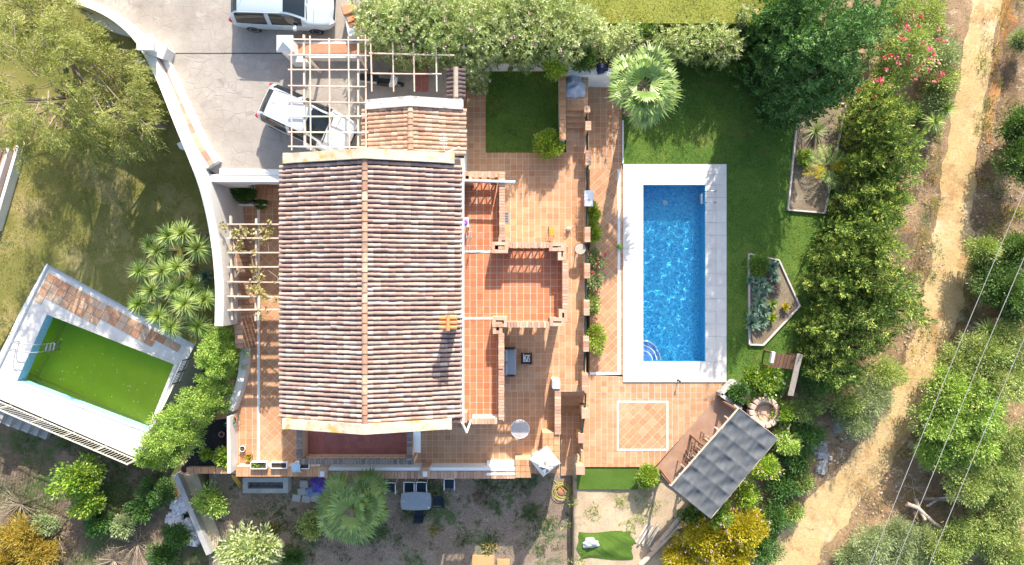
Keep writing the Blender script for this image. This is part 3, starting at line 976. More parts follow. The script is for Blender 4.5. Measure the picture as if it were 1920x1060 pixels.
def tiled(name, polys, z, pitch, mat, ang=0.0, gap=.022, zb=None, bed=GROUT, nparts=300, parent=None, visible=None, org=None, sort=None):
    """polys: convex polygons in photo pixels at height z. Full tiles become parts, cut tiles one joined part."""
    zb = ZF if zb is None else zb
    mb = MB()
    W = [[P(a, b, z)[:2] for a, b in poly] for poly in polys]
    off = (0, 0, 0)
    for i, w in enumerate(W):
        mb.prism(w, zb + .001 * i, z - .009 - .0015 * i)
    bedo = mb.build(name, bed, parent)
    if parent is None:
        kind(bedo, 'structure')
    else:
        root = parent
        while root.parent is not None:
            root = root.parent
        off = OFF.get(root.name, (0, 0, 0))
    ca, sa = math.cos(ang), math.sin(ang)
    full, rest = [], MB()
    ox, oy = org or W[0][0]
    for w in W:
        n = len(w)
        ar = sum(w[i][0] * w[(i + 1) % n][1] - w[(i + 1) % n][0] * w[i][1] for i in range(n))
        if ar < 0:
            w = list(reversed(w))
        halves = []
        for i in range(n):
            p, q = w[i], w[(i + 1) % n]
            ex, ey = q[0] - p[0], q[1] - p[1]
            l = math.hypot(ex, ey)
            a, b = ey / l, -ex / l
            halves.append((a, b, a * p[0] + b * p[1]))
        u = [((p[0] - ox) * ca + (p[1] - oy) * sa) / pitch for p in w]
        v = [(-(p[0] - ox) * sa + (p[1] - oy) * ca) / pitch for p in w]
        for i in range(math.floor(min(u)) - 1, math.ceil(max(u)) + 1):
            for j in range(math.floor(min(v)) - 1, math.ceil(max(v)) + 1):
                cu, cv = (i + .5) * pitch, (j + .5) * pitch
                cx, cy = ox + cu * ca - cv * sa, oy + cu * sa + cv * ca
                h = (pitch - gap) / 2
                sq = [(cx + a * ca - b * sa, cy + a * sa + b * ca) for a, b in ((-h, -h), (h, -h), (h, h), (-h, h))]
                if all(a * p[0] + b * p[1] <= c - .002 for a, b, c in halves for p in sq):
                    full.append((cx, cy))
                    continue
                for hf in halves:
                    sq = clip_poly(sq, (hf[0], hf[1], hf[2] - .004))
                    if len(sq) < 3:
                        break
                if len(sq) >= 3:
                    k = len(sq)
                    if abs(sum(sq[i2][0] * sq[(i2 + 1) % k][1] - sq[(i2 + 1) % k][0] * sq[i2][1] for i2 in range(k))) > .002:
                        rest.prism(sq, z - .024, z + random.uniform(-.0015, .0015))
    if sort:
        full.sort(key=sort)
    elif visible:
        full.sort(key=lambda c: (0 if visible(*c) else 1, random.random()))
    else:
        random.shuffle(full)
    me = tile_mesh(pitch - gap, mat)
    for k, (cx, cy) in enumerate(full):
        zz = z + random.uniform(-.0018, .0018)
        if k < nparts:
            t = bpy.data.objects.new('tile', me)
            COL.objects.link(t)
            t.parent = bedo
            t.location = (cx - off[0], cy - off[1], zz - off[2])
            t.rotation_euler = (random.uniform(-.004, .004), random.uniform(-.004, .004), ang + random.uniform(-.006, .006))
        else:
            h = (pitch - gap) / 2
            rest.prism([(cx + a * ca - b * sa, cy + a * sa + b * ca) for a, b in ((-h, -h), (h, -h), (h, h), (-h, h))], z - .024, zz)
    if rest.v:
        q = rest.build('cut_tiles', mat, bedo)
        q['kind'] = 'stuff'
    return bedo

TP = .285
# strips of the main terrace; none overlaps another
tiled('north_walk_floor', [[(866, 120), (911, 120), (911, 286), (866, 286)]], 0.0, TP, TILE, nparts=200)
tiled('east_terrace_floor', [[(866, 286), (1100, 286), (1100, 470), (866, 470)]], 0.0, TP, TILE, visible=lambda x, y: x > -.3)
tiled('porch_terrace_floor', [[(866, 470), (1098, 470), (1096, 735), (866, 735)]], 0.0, TP, TILE, visible=lambda x, y: x > -.2 and y < -2.0 or x > 2.5)
tiled('south_terrace_floor', [[(560, 735), (1050, 735), (1050, 888), (560, 888)]], 0.0, TP, TILE, visible=lambda x, y: y < -6.3)
tiled('stair_landing_floor', [[(1062, 240), (1104, 240), (1104, 286), (1062, 286)]], 0.0, TP, TILE)
# west terrace: straight course, white strip, diagonal field
tiled('west_terrace_floor', [[(425, 330), (482, 330), (482, 888), (425, 888)]], 0.0, .30, TILE, nparts=300)
tiled('diagonal_terrace_floor', [[(487, 420), (562, 420), (562, 888), (487, 888)]], 0.0, .33, TILE, ang=R(45))
tiled('entry_court_floor', [[(487, 318), (640, 318), (640, 420), (487, 420)]], 0.0, .30, TILE)
kind(MB().prism([P(a, b, 0)[:2] for a, b in ((482, 330), (487, 330), (487, 888), (482, 888))], ZF, -.001).build('white_floor_strip', WHITE_CLEAN), 'structure')
# pool terrace and walk
tiled('pool_walk_floor', [[(1104, 128), (1166, 128), (1166, 318), (1104, 318)]], ZP, TP, TILE)
tiled('pool_path_floor', [[(1106, 318), (1158, 318), (1158, 698), (1106, 698)]], ZP, .30, TILE, ang=R(45))
tiled('pool_edge_floor', [[(1163, 318), (1168, 318), (1168, 703), (1163, 703)]], ZP, TP, TILE)
tiled('pool_terrace_floor', [[(1094, 703), (1364, 718), (1364, 723), (1340, 752), (1094, 752)], [(1094, 752), (1157, 752), (1157, 845), (1094, 845)],
                            [(1253, 752), (1340, 752), (1253, 848)], [(1090, 845), (1256, 845), (1228, 876), (1088, 876)]], ZP, TP, TILE, visible=lambda x, y: True)
tiled('diagonal_panel_floor', [[(1160, 755), (1250, 755), (1250, 842), (1160, 842)]], ZP, .33, TILE, ang=R(45))
wm = MB()
for a in ([(1157, 752), (1253, 752), (1253, 755), (1157, 755)], [(1157, 842), (1253, 842), (1253, 845), (1157, 845)], [(1157, 755), (1160, 755), (1160, 842), (1157, 842)],
          [(1250, 755), (1253, 755), (1253, 842), (1250, 842)], [(1158, 318), (1163, 318), (1163, 703), (1158, 703)], [(1106, 698), (1158, 698), (1158, 703), (1106, 703)]):
    wm.prism([P(p, q, ZP)[:2] for p, q in a], ZF, ZP - .001)
kind(wm.build('white_floor_border', WHITE_CLEAN), 'structure')
# corridor at the foot of the garden stairs
tiled('stair_corridor_floor', [[(1052, 760), (1096, 760), (1090, 892), (1052, 892)]], ZG + .12, TP, TILE, nparts=120)
# stairs down to it
for i in range(6):
    ya = 735 + i * 6.2
    z = -.28 * (i + 1)
    o = MB().prism([P(a, b, z)[:2] for a, b in ((1052, ya), (1096, ya), (1096, ya + 7), (1052, ya + 7))], ZF, z).build('stair_step', TILE)
    kind(o, 'structure')
# stairs beside the yard wall, climbing north
for i in range(4):
    ya = 240 - i * 11
    z = .17 * (i + 1)
    o = MB().prism([P(a, b, z)[:2] for a, b in ((1062, ya - 11), (1103, ya - 11), (1103, ya), (1062, ya))], ZF, z).build('stair_step', TILE)
    kind(o, 'structure')
tiled('stair_head_floor', [[(1062, 128), (1103, 128), (1103, 196), (1062, 196)]], .68, TP, TILE)
# strip of turf and plot by the pool terrace
slab('turf_strip', [(1082, 878), (1196, 878), (1196, 918), (1082, 918)], ZQ + .08, TURF)
# ------------------------------------------------------------------ the villa (plan pixels of the z = 0 level)
XW, XE, YN, YS = 607, 880, 341, 745           # roof edges / gable walls in plan
XR = (XW + XE) / 2
ZE, ZR = 5.78, 6.86
villa = thing('villa', 'two storey villa with barrel tiled gable roof and terracotta roof terraces', 'house', G(XR, 543, 0))

def gx(px): return (px - 960) / PPM
def gy(py): return (530 - py) / PPM
def rz_at(x):
    """roof plane height at world x"""
    xr = gx(XR)
    half = (gx(XE) - gx(XW)) / 2
    return ZR - (ZR - ZE) * abs(x - xr) / half

# walls: pentagonal gables
x0, x1, y0, y1 = gx(XW) + .28, gx(XE) - .10, gy(YS) + .12, gy(YN) - .12
w = MB()
prof = [(x0, -.2), (x1, -.2), (x1, rz_at(x1) - .10), (gx(XR), ZR - .10), (x0, rz_at(x0) - .10)]
vs = [(a, y0, b) for a, b in prof] + [(a, y1, b) for a, b in prof]
w.add(vs, [(0, 1, 2, 3, 4), (9, 8, 7, 6, 5)] + [(i, i + 5, (i + 1) % 5 + 5, (i + 1) % 5) for i in range(5)])
w.build('wall', WHITE, villa)
# doors and windows on the visible wall faces (they open onto the terraces)
for (cx, cz, ww, hh) in ((gy(395), 4.05, 1.0, 2.1), (gy(530), 4.05, 1.8, 2.1), (gy(690), 4.15, 1.0, 1.2)):
    fr = MB().box((x1 + .02, cx, cz), (.05, ww + .14, hh + .14)).build('window', WOODB, villa)
    MB().box((x1 + .045, cx, cz), (.02, ww, hh)).build('pane', M('window_glass', [(.03, .04, .05)], .1, 2, 0, 0), fr)
for (cy, cz, ww, hh) in ((gy(430), 4.3, 1.1, 1.1), (gy(560), 4.3, 1.1, 1.1), (gy(660), 1.2, 1.0, 2.2)):
    fr = MB().box((x0 - .02, cy, cz), (.05, ww + .14, hh + .14)).build('window', WOODB, villa)
    MB().box((x0 - .045, cy, cz), (.02, ww, hh)).build('pane', bpy.data.materials['window_glass'], fr)

# roof deck with channels
rf = MB()
ya, yb = gy(YS) , gy(YN)
e = .16
for sgn, xe in ((-1, gx(XW)), (1, gx(XE))):
    vs = [(gx(XR), ya, ZR), (xe, ya, ZE), (xe, yb, ZE), (gx(XR), yb, ZR)]
    vs += [(a, b, c - e) for a, b, c in vs]
    f = [(0, 1, 2, 3), (7, 6, 5, 4), (1, 5, 6, 2), (0, 4, 5, 1), (3, 2, 6, 7)]
    rf.add(vs, f if sgn < 0 else [tuple(reversed(q)) for q in f])
roof = rf.build('roof', ROOFPAN, villa)

def roof_rows(parent, root, xr, xe, zr, ze, ya, yb, rows, ntile, mat, w=.15, h=.082, individual=None, wob=.012):
    """cover tiles laid in rows from the ridge down to the eave; returns the joined rest"""
    rest = MB()
    off = OFF[root.name]
    slope = math.hypot(xe - xr, ze - zr)
    dx, dz = (xe - xr) / slope, (ze - zr) / slope
    tl = slope / ntile
    proto = None
    for k in range(rows):
        y = ya + (yb - ya) * (k + .5) / rows
        yo = 0.0
        for i in range(ntile):
            yo = yo * .7 + random.gauss(0, wob * .5)
            s0, s1 = i * tl - .03, (i + 1) * tl + .02
            if i == ntile - 1:
                s1 += random.uniform(.0, .05)
            lift0, lift1 = .008, .030 + random.uniform(-.006, .008)
            a = (xr + dx * s0, y + yo, zr + dz * s0 + lift0)
            b = (xr + dx * s1, y + yo + random.gauss(0, wob * .4), zr + dz * s1 + lift1)
            if individual and individual(k, i):
                m = MB().barrel(a, b, w * .86, w, h)
                o = m.build('roof_tile', mat, parent)
            else:
                rest.barrel(a, b, w * random.uniform(.8, .9), w * random.uniform(.95, 1.06), h * random.uniform(.9, 1.1))
    return rest

NR = 54
yta, ytb = gy(738), gy(349)
cnt = 0
for xe in (gx(XW) - .04, gx(XE) + .04):
    sel = (lambda k, i: k % 9 == 4 or k % 9 == 5 and i > 5) if False else (lambda k, i: 41 > k >= 30)
    rest = roof_rows(roof, villa, gx(XR), xe, ZR, ZE, ytb, yta, NR, 13, ROOF, individual=sel)
    q = rest.build('roof_tiles', ROOF, roof); q['kind'] = 'stuff'
# ridge caps
for i in range(26):
    t = i / 26
    y = ytb + (yta - ytb) * t
    m = MB()
    y2 = y + (yta - ytb) / 26
    m.barrel((gx(XR), y + .02, ZR + .035), (gx(XR), y2 - .03, ZR + .055), .20, .23, .10, seg=6)
    m.build('ridge_tile', ROOF2, roof)
# gable copings: four raking slabs with lichen, each with a corner block
for (yc, xl, xr_) in ((341, 612, 872), (745, 611, 868)):
    for (xa, xb) in ((xl, XR), (XR, xr_)):
        m = MB()
        za, zb = rz_at(gx(xa)), rz_at(gx(xb))
        A, B = gx(xa), gx(xb)
        yy0, yy1 = gy(yc) - .185, gy(yc) + .185
        vs = [(A, yy0, za - .1), (B, yy0, zb - .1), (B, yy1, zb - .1), (A, yy1, za - .1), (A, yy0, za + .22), (B, yy0, zb + .22), (B, yy1, zb + .22), (A, yy1, za + .22)]
        m.add(vs, [(3, 2, 1, 0), (4, 5, 6, 7), (0, 1, 5, 4), (1, 2, 6, 5), (2, 3, 7, 6), (3, 0, 4, 7)])
        m.build('gable_coping', COPING, villa)
    for xa in (xl, xr_):
        A = gx(xa)
        m = MB().box((A + (.16 if xa < XR else -.16), gy(yc), rz_at(A) + .18), (.34, .40, .16))
        m.build('coping_end_block', COPING, villa)
# white gutter on the east eave
m = MB().tube([(gx(XE) + .10, gy(345), ZE - .08), (gx(XE) + .10, gy(748), ZE - .08)], .06, 8)
m.build('gutter', WHITE_CLEAN, villa)
m = MB().tube([(gx(XE) + .10, gy(748), ZE - .08), (gx(XE) + .24, gy(762), ZE - .22), (gx(XE) + .26, gy(764), 3.0)], .045, 8)
m.build('downpipe', WHITE_CLEAN, villa)
# chimney with barrel tile cap
cx, cy = gx(868), gy(588)
ch = MB().box((cx, cy, 6.55), (.42, .42, 1.5)).build('chimney', CONC, villa)
MB().box((cx, cy, 7.33), (.54, .50, .06)).build('chimney_slab', CONC, ch)
for k in (-1, 0, 1):
    MB().barrel((cx - .32, cy + k * .17, 7.37), (cx + .32, cy + k * .17, 7.38), .16, .17, .10).build('cap_tile', ORANGE_T, ch)
MB().barrel((cx, cy + .29, 7.47), (cx, cy - .29, 7.47), .13, .14, .07).build('cap_tile', ORANGE_T, ch)

# ------------------------------------------------------------------ roof terraces (photo pixels at their own height)
def U(px, py, z=ZU): return P(px, py, z)
ter = [('A', [(856, 322), (946, 322), (946, 462), (856, 462)]),
       ('B', [(856, 462), (1066, 462), (1066, 604), (856, 604)]),
       ('C', [(856, 604), (945, 604), (945, 790), (856, 790)])]
for nm, poly in ter:
    tiled('terrace_floor', [poly], ZU, TP, TILE_UP, zb=2.72, parent=villa, nparts=300)
# white dividing bands between the terraces
for yy in (472, 597):
    MB().prism([U(a, b)[:2] for a, b in ((864, yy - 2), (930, yy - 2), (930, yy + 2), (864, yy + 2))], ZU - .01, ZU + .02).build('floor_band', WHITE_CLEAN, villa)
# rooms below A and C and the west part of B, porch below the rest of B
wm = MB()
for poly in ([(866, 326), (940, 326), (940, 462), (866, 462)], [(866, 465), (925, 465), (925, 600), (866, 600)], [(866, 603), (939, 603), (939, 786), (866, 786)]):
    wm.prism([U(a, b)[:2] for a, b in poly], -.15, 2.70)
wm.build('room_wall', WHITE, villa)
for (a, b) in ((950, 470), (1000, 468), (1052, 470), (950, 596), (1000, 598), (1052, 596)):
    x, y, _ = U(a, b)
    mb = MB().bevbox((x, y, 1.25), (.34, .34, 2.5), .03).box((x, y, 2.60), (.46, .46, .2))
    mb.build('porch_column', WHITE, villa)
for yy in (469, 597):
    a, b = U(946, yy), U(1058, yy)
    MB().box(((a[0] + b[0]) / 2, a[1], 2.62), (b[0] - a[0], .26, .2)).build('porch_beam', WOODB, villa)

def parapet(p, q, zb, h=.9, th=.19, lattice=None, mat=CREAMW, top=BRICK, inner=WALLRED, name='parapet', cap=.235, parent=villa):
    """rendered wall with brick-on-edge coping between photo pixels p, q (seen at the coping); lattice = (from, to) fractions left open"""
    zt = zb + h
    a = np.array(P(p[0], p[1], zt)); b = np.array(P(q[0], q[1], zt))
    d = b - a; L_ = math.hypot(d[0], d[1]); d = d / L_
    ang = math.atan2(d[1], d[0])
    m = MB()
    def seg(s0, s1, z0, z1, t=th):
        c = a + d * (s0 + s1) / 2
        m.box((c[0], c[1], (z0 + z1) / 2), (s1 - s0, t, z1 - z0), ang)
    if lattice is None:
        seg(0, L_, zb - .25, zt - .07)
        o = m.build(name, mat, parent)
    else:
        s0, s1 = lattice[0] * L_, lattice[1] * L_
        seg(0, s0, zb - .25, zt - .07); seg(s1, L_, zb - .25, zt - .07)
        seg(s0, s1, zb - .25, zb + .08)
        r1, r2 = zb + h * .115 + .0, 0
        zz = [zb + .08, zb + .39, zb + .46, zb + .77, zt - .07]
        seg(s0, s1, zz[1], zz[2]); seg(s0, s1, zz[3], zz[4])
        o = m.build(name, mat, parent)
        lt = MB()
        n = max(2, int((s1 - s0) / .27))
        stp = (s1 - s0) / n
        for (u0, u1) in ((zz[0], zz[1]), (zz[2], zz[3])):
            for i in range(n):
                for k, (f, g) in enumerate((((0, u0), (.5, u1)), ((.5, u1), (1, u0)))):
                    A = a + d * (s0 + (i + f[0]) * stp); B = a + d * (s0 + (i + g[0]) * stp)
                    lt.bar((A[0], A[1], f[1]), (B[0], B[1], g[1]), .07, .028)
        lt.build('lattice_tiles', CLAY, o)['kind'] = 'stuff'
    # coping bricks laid across the wall
    cb = MB()
    n = max(1, int(L_ / .12))
    for i in range(n):
        c = a + d * (i + .5) * L_ / n
        cb.box((c[0], c[1], zt - .03 + random.uniform(-.004, .004)), (L_ / n - .012, cap + random.uniform(-.012, .012), .075), ang)
    k = cb.build('coping_bricks', top, o); k['kind'] = 'stuff'
    return o

def planter_corner(px, py, w, l, zb, h, mat=CREAMW, parent=villa):
    """hollow pier of brick: four walls round a dark well"""
    x, y, _ = P(px, py, zb + h)
    o = MB()
    t = .14
    o.box((x - w / 2 + t / 2, y, zb + h / 2 - .1), (t, l, h + .2)).box((x + w / 2 - t / 2, y, zb + h / 2 - .1), (t, l, h + .2))
    o.box((x, y - l / 2 + t / 2, zb + h / 2 - .1), (w - 2 * t, t, h + .2)).box((x, y + l / 2 - t / 2, zb + h / 2 - .1), (w - 2 * t, t, h + .2))
    q = o.build('pier', BRICK, parent)
    MB().box((x, y, zb + h * .35), (w - 2 * t - .01, l - 2 * t - .01, h * .6)).build('pier_soil', SOIL, q)
    return q

PH = .92
parapet((884, 327), (933, 327), ZU, PH, lattice=(.02, .95))
parapet((941.5, 322), (941.5, 450), ZU, PH)
parapet((955, 459.5), (1030, 459.5), ZU, PH, lattice=(.08, .95))
parapet((1060, 487), (1060, 585), ZU, PH)
parapet((952, 609), (1036, 609), ZU, PH, lattice=(.05, .92))
parapet((940, 625), (940, 692), ZU, PH)
parapet((940, 694), (940, 788), ZU, PH, lattice=(.05, .95), mat=WHITE)
parapet((884, 790), (932, 790), ZU, PH, lattice=(.02, .98), mat=WHITE)
planter_corner(876, 333, .42, .42, ZU, PH)
planter_corner(937, 464, .68, .46, ZU, PH + .05)
planter_corner(944, 456, .42, .50, ZU, PH + .02)
planter_corner(1044, 463, .62, .34, ZU, PH + .05)
planter_corner(1054, 474, .34, .62, ZU, PH + .02)
planter_corner(1045, 604, .62, .34, ZU, PH + .05)
planter_corner(1056, 592, .36, .52, ZU, PH + .02)
planter_corner(937, 604, .62, .42, ZU, PH + .05)
planter_corner(933, 615, .40, .50, ZU, PH + .02)
planter_corner(866, 784, .42, .40, ZU, PH, WHITE)
# white pole across the north terrace
MB().tube([P(866, 338.5, 4.0), P(966, 341.5, 4.0)], .055, 8).build('awning_pole', WHITE_CLEAN, villa)

# south balcony under the gable
def bal(a, b, z): return P(a, b, z)
tiled('balcony_floor', [[(572, 780), (776, 780), (776, 858), (572, 858)]], 2.2, TP, TILE_RED, zb=1.95, parent=villa, gap=.012, bed=CLAY)
parapet((561, 800), (561, 864), 2.2, .92, top=BRICK_OLD)
parapet((561, 866), (776, 866), 2.2, .92, top=BRICK_OLD, lattice=(.03, .97))
parapet((768, 800), (768, 864), 2.2, .92, top=BRICK_OLD)
MB().prism([P(a, b, 1.9)[:2] for a, b in ((580, 760), (768, 760), (768, 845), (580, 845))], -.1, 1.94).build('balcony_base', WHITE, villa)
MB().bar(P(782, 806, 3.2), P(782, 848, 2.6), .30, .05).build('white_awning_board', WHITE_CLEAN, villa)

# ------------------------------------------------------------------ entrance wing with its own roof
wing = thing('entrance_wing', 'low tiled wing with sand coloured barrel roof and white end coping', 'house', P(770, 240, 3.0))
ZE2, ZR2 = 5.05, 5.62
a0, a1, ar = P(684, 240, ZE2)[0], P(870, 240, ZE2)[0], P(770, 240, ZR2)[0]
n0, n1 = P(770, 193, ZR2)[1], gy(334)
wv = MB()
prof = [(a0 + .2, -.2), (a1 - .2, -.2), (a1 - .2, ZE2 - .02), (ar, ZR2 - .1), (a0 + .2, ZE2 - .02)]
vs = [(p, n1, q) for p, q in prof] + [(p, n0, q) for p, q in prof]
wv.add(vs, [(0, 1, 2, 3, 4), (9, 8, 7, 6, 5)] + [(i, i + 5, (i + 1) % 5 + 5, (i + 1) % 5) for i in range(5)])
wv.build('wall', WHITE, wing)
rf = MB()
for xe in (a0, a1):
    vs = [(ar, n1 + .03, ZR2), (xe, n1 + .03, ZE2), (xe, n0, ZE2), (ar, n0, ZR2)]
    vs += [(p, q, c - .12) for p, q, c in vs]
    f = [(0, 1, 2, 3), (7, 6, 5, 4), (1, 5, 6, 2), (3, 2, 6, 7)]
    rf.add(vs, f if xe < ar else [tuple(reversed(q)) for q in f])
roof2 = rf.build('roof', ROOFPAN, wing)
NR2 = 11
for xe in (a0 - .05, a1 + .05):
    rest = roof_rows(roof2, wing, ar, xe, ZR2, ZE2, n0 - .1, n1 + .1, NR2, 8, ROOF2, w=.20, h=.09, individual=lambda k, i: True)
for i in range(8):
    yA, yB = n0 - .1 + (n1 + .1 - n0) * i / 8, n0 - .1 + (n1 + .1 - n0) * (i + 1) / 8
    MB().barrel((ar, yA + .02, ZR2 + .04), (ar, yB - .03, ZR2 + .06), .21, .24, .11, seg=6).build('ridge_tile', ROOF2, roof2)
for (xa, za, xb, zb) in ((a0 + .05, ZE2, ar, ZR2), (ar, ZR2, a1 - .02, ZE2)):
    m = MB()
    yy0, yy1 = n0 - .16, n0 + .22
    vs = [(xa, yy0, za - .1), (xb, yy0, zb - .1), (xb, yy1, zb - .1), (xa, yy1, za - .1), (xa, yy0, za + .2), (xb, yy0, zb + .2), (xb, yy1, zb + .2), (xa, yy1, za + .2)]
    m.add(vs, [(3, 2, 1, 0), (4, 5, 6, 7), (0, 1, 5, 4), (1, 2, 6, 5), (2, 3, 7, 6), (3, 0, 4, 7)])
    m.build('gable_coping', COPING_W, wing)
# television aerial
an = thing('television_aerial', 'white aerial mast lying over the entrance wing tiles', 'aerial', P(832, 285, 5.3))
MB().tube([P(836, 286, 5.45), P(862, 276, 5.95)], .03, 6).tube([P(833, 281, 5.4), P(830, 250, 5.9)], .018, 5).tube([P(838, 281, 5.4), P(834, 250, 5.9)], .012, 5).build('mast', WHITE_CLEAN, an)
m = MB()
for k in range(5):
    t = .2 + k * .18
    p, q = np.array(P(833, 281, 5.4)), np.array(P(830, 250, 5.9))
    c = p + (q - p) * t
    m.bar(c - np.array((.14, 0, 0)), c + np.array((.16, 0, 0)), .014)
m.build('aerial_rods', WHITE_CLEAN, an)
# narrow tiled wall cap beyond the wing
tw = thing('tile_capped_wall', 'narrow wall capped with grey barrel tiles behind oleander', 'wall', P(855, 150, 3))
c0, c1 = P(855, 128, 4.8), P(855, 184, 4.8)
MB().box((c0[0], (c0[1] + c1[1]) / 2, 3.9), (.25, c0[1] - c1[1], 1.75)).build('wall', WHITE, tw)
for i in range(7):
    yy = c0[1] + (c1[1] - c0[1]) * (i + .5) / 7
    for s in (-1, 1):
        MB().barrel((c0[0] + s * .04, yy, 4.86), (c0[0] + s * .36, yy, 4.74), .15, .17, .07).build('cap_tile', ROOFPAN, tw)
MB().barrel((c0[0], c0[1], 4.90), (c0[0], c1[1], 4.90), .2, .2, .09).build('ridge_tile', WOODG, tw)
# ------------------------------------------------------------------ boundary wall, arches, pergolas
def wall_path(name, label, cat, pts, zt, zb, th, mat, cap=None, side=1, px=True, cap_over=.04):
    """wall along photo pixels seen at its top; zt may vary along it"""
    n = len(pts)
    zt = zt if hasattr(zt, '__len__') else [zt] * n
    W = np.array([P(a, b, z) for (a, b), z in zip(pts, zt)])
    tn = np.gradient(W[:, :2], axis=0)
    tn /= np.hypot(tn[:, 0], tn[:, 1])[:, None]
    nm = np.stack([tn[:, 1], -tn[:, 0]], 1) * side
    t = thing(name, label, cat, (W[n // 2, 0], W[n // 2, 1], zb))
    A, B = W[:, :2], W[:, :2] + nm * th
    vs, fs = [], []
    for i in range(n):
        vs += [(A[i, 0], A[i, 1], zb), (A[i, 0], A[i, 1], zt[i]), (B[i, 0], B[i, 1], zt[i]), (B[i, 0], B[i, 1], zb)]
    for i in range(n - 1):
        a, b = i * 4, i * 4 + 4
        for k in range(4):
            fs.append((a + k, a + (k + 1) % 4, b + (k + 1) % 4, b + k))
    fs += [(0, 3, 2, 1), (4 * n - 4, 4 * n - 3, 4 * n - 2, 4 * n - 1)]
    if side < 0:
        fs = [tuple(reversed(f)) for f in fs]
    MB().add(vs, fs).build('wall_body', mat, t)
    return t, W, nm

def dense(pts, step=14):
    p = np.array(pts, float)
    s = np.concatenate([[0], np.cumsum(np.hypot(*(p[1:] - p[:-1]).T))])
    # smooth by corner-cutting
    q = np.arange(0, s[-1], step)
    c = np.stack([np.interp(q, s, p[:, 0]), np.interp(q, s, p[:, 1])], 1)
    for _ in range(4):
        c[1:-1] = (c[:-2] + 2 * c[1:-1] + c[2:]) / 4
    return [tuple(x) for x in c]

up = dense([(60, -60), (95, -4), (150, 8), (202, 30), (246, 66), (276, 112), (300, 165), (325, 230), (350, 290), (372, 345), (386, 400), (397, 460), (404, 540), (402, 624)])
zts = [3.75 if b < 320 else 3.75 - min(1.0, (b - 320) / 120) * .75 for a, b in up]
bw, BWp, BWn = wall_path('boundary_wall', 'long curving white wall between the dry lawn and the driveway', 'wall', up, zts, -.3, .36, WHITE, side=-1)
# small white buttress blocks on its lawn side
for (a, b) in ((262, 116), (342, 272)):
    x, y, _ = P(a, b, 2.6)
    MB().box((x, y, 1.2), (.3, .25, 3.0), .5).build('buttress', WHITE, bw)
# inner planter ledge with terracotta trough along the driveway
led = dense([(288, 120), (306, 160), (332, 215), (360, 275), (388, 318)], 10)
lt, LW, LN = wall_path('driveway_planter', 'white planter kerb with terracotta trough beside the driveway wall', 'planter', led, 3.34, 2.9, .62, WHITE, side=-1)
tr = MB()
for i in range(len(LW) - 1):
    a, b = LW[i, :2] + LN[i] * .16, LW[i + 1, :2] + LN[i + 1] * .16
    c, d = LW[i + 1, :2] + LN[i + 1] * .40, LW[i, :2] + LN[i] * .40
    tr.prism([tuple(a), tuple(b), tuple(c), tuple(d)], 3.30, 3.36)
tr.build('terracotta_trough', BRICK, lt)
# gate pillars with caps
def gate_pillar(label, px, py, w, z0, h, cap='flat', rz=0.0):
    x, y, _ = P(px, py, z0 + h)
    t = thing('gate_pillar', label, 'pillar', (x, y, z0), rz)
    MB().bevbox((0, 0, h / 2), (w, w, h), .03).build('shaft', WHITE, t, local=True)
    if cap == 'flat':
        MB().bevbox((0, 0, h + .04), (w + .12, w + .12, .08), .02).build('cap', WHITE_CLEAN, t, local=True)
    else:
        k = w / 2 + .07
        MB().add([(-k, -k, h), (k, -k, h), (k, k, h), (-k, k, h), (-k, -k, h + .08), (k, -k, h + .08), (k, k, h + .08), (-k, k, h + .08), (0, 0, h + .30)],
                 [(3, 2, 1, 0), (0, 1, 5, 4), (1, 2, 6, 5), (2, 3, 7, 6), (3, 0, 4, 7), (4, 5, 8), (5, 6, 8), (6, 7, 8), (7, 4, 8)]).build('cap', WHITE, t, local=True)
    return t
gate_pillar('square white pillar with a flat cap against the curving wall', 273, 80, .55, 3.0, 1.25)
gate_pillar('lower white pillar facing the driveway beside the curving wall', 298, 94, .50, 3.0, .75, rz=-.4)
gate_pillar('white gate pillar with pyramid cap at the end of the planter wall', 535, 83, .52, 3.0, 1.35, 'pyramid')
# low planter wall under the pergola
pw = thing('planter_wall', 'long white planter with terracotta top under the driveway pergola', 'planter', P(620, 92, 3.0))
a, b = P(548, 108, 3.5), P(686, 78, 3.5)
MB().box(((a[0] + b[0]) / 2, (a[1] + b[1]) / 2, 3.22), (b[0] - a[0], b[1] - a[1], .5)).build('planter_box', WHITE, pw)
MB().box(((a[0] + b[0]) / 2, (a[1] + b[1]) / 2 + .05, 3.48), (b[0] - a[0] - .12, b[1] - a[1] - .28, .03)).build('terracotta_top', CLAY, pw)
MB().box((a[0] + .32, a[1] - .08, 3.3), (.7, .3, .66)).build('end_block', WHITE, pw)

# arch wall between driveway and west court (its south face shows)
aw = thing('arch_wall', 'white retaining wall with an arched opening above the entry court', 'wall', P(470, 330, 0))
zt = 3.10
xa, xb = P(392, 322, zt)[0], P(534, 322, zt)[0]
yw = P(460, 326, zt)[1]
cxa, ra = (xa + xb) / 2 + .45, 1.05
prof = [(xa, -.2), (cxa - ra, -.2), (cxa - ra, 1.3)] + [(cxa + ra * math.cos(t), 1.3 + ra * math.sin(t)) for t in np.linspace(math.pi, 0, 13)[1:-1]] + [(cxa + ra, 1.3), (cxa + ra, -.2), (xb, -.2), (xb, zt), (xa, zt)]
n = len(prof)
vs = [(p, yw - .34, q) for p, q in prof] + [(p, yw - .02, q) for p, q in prof]
MB().add(vs, [tuple(range(n)), tuple(reversed(range(n, 2 * n)))] + [((i + 1) % n, i, n + i, n + (i + 1) % n) for i in range(n)]).build('wall_body', WHITE, aw)
MB().prism([P(a, b, 3.1)[:2] for a, b in ((412, 316), (532, 318), (532, 329), (412, 329))], 3.004, 3.12).build('parapet_top', WHITE, aw)

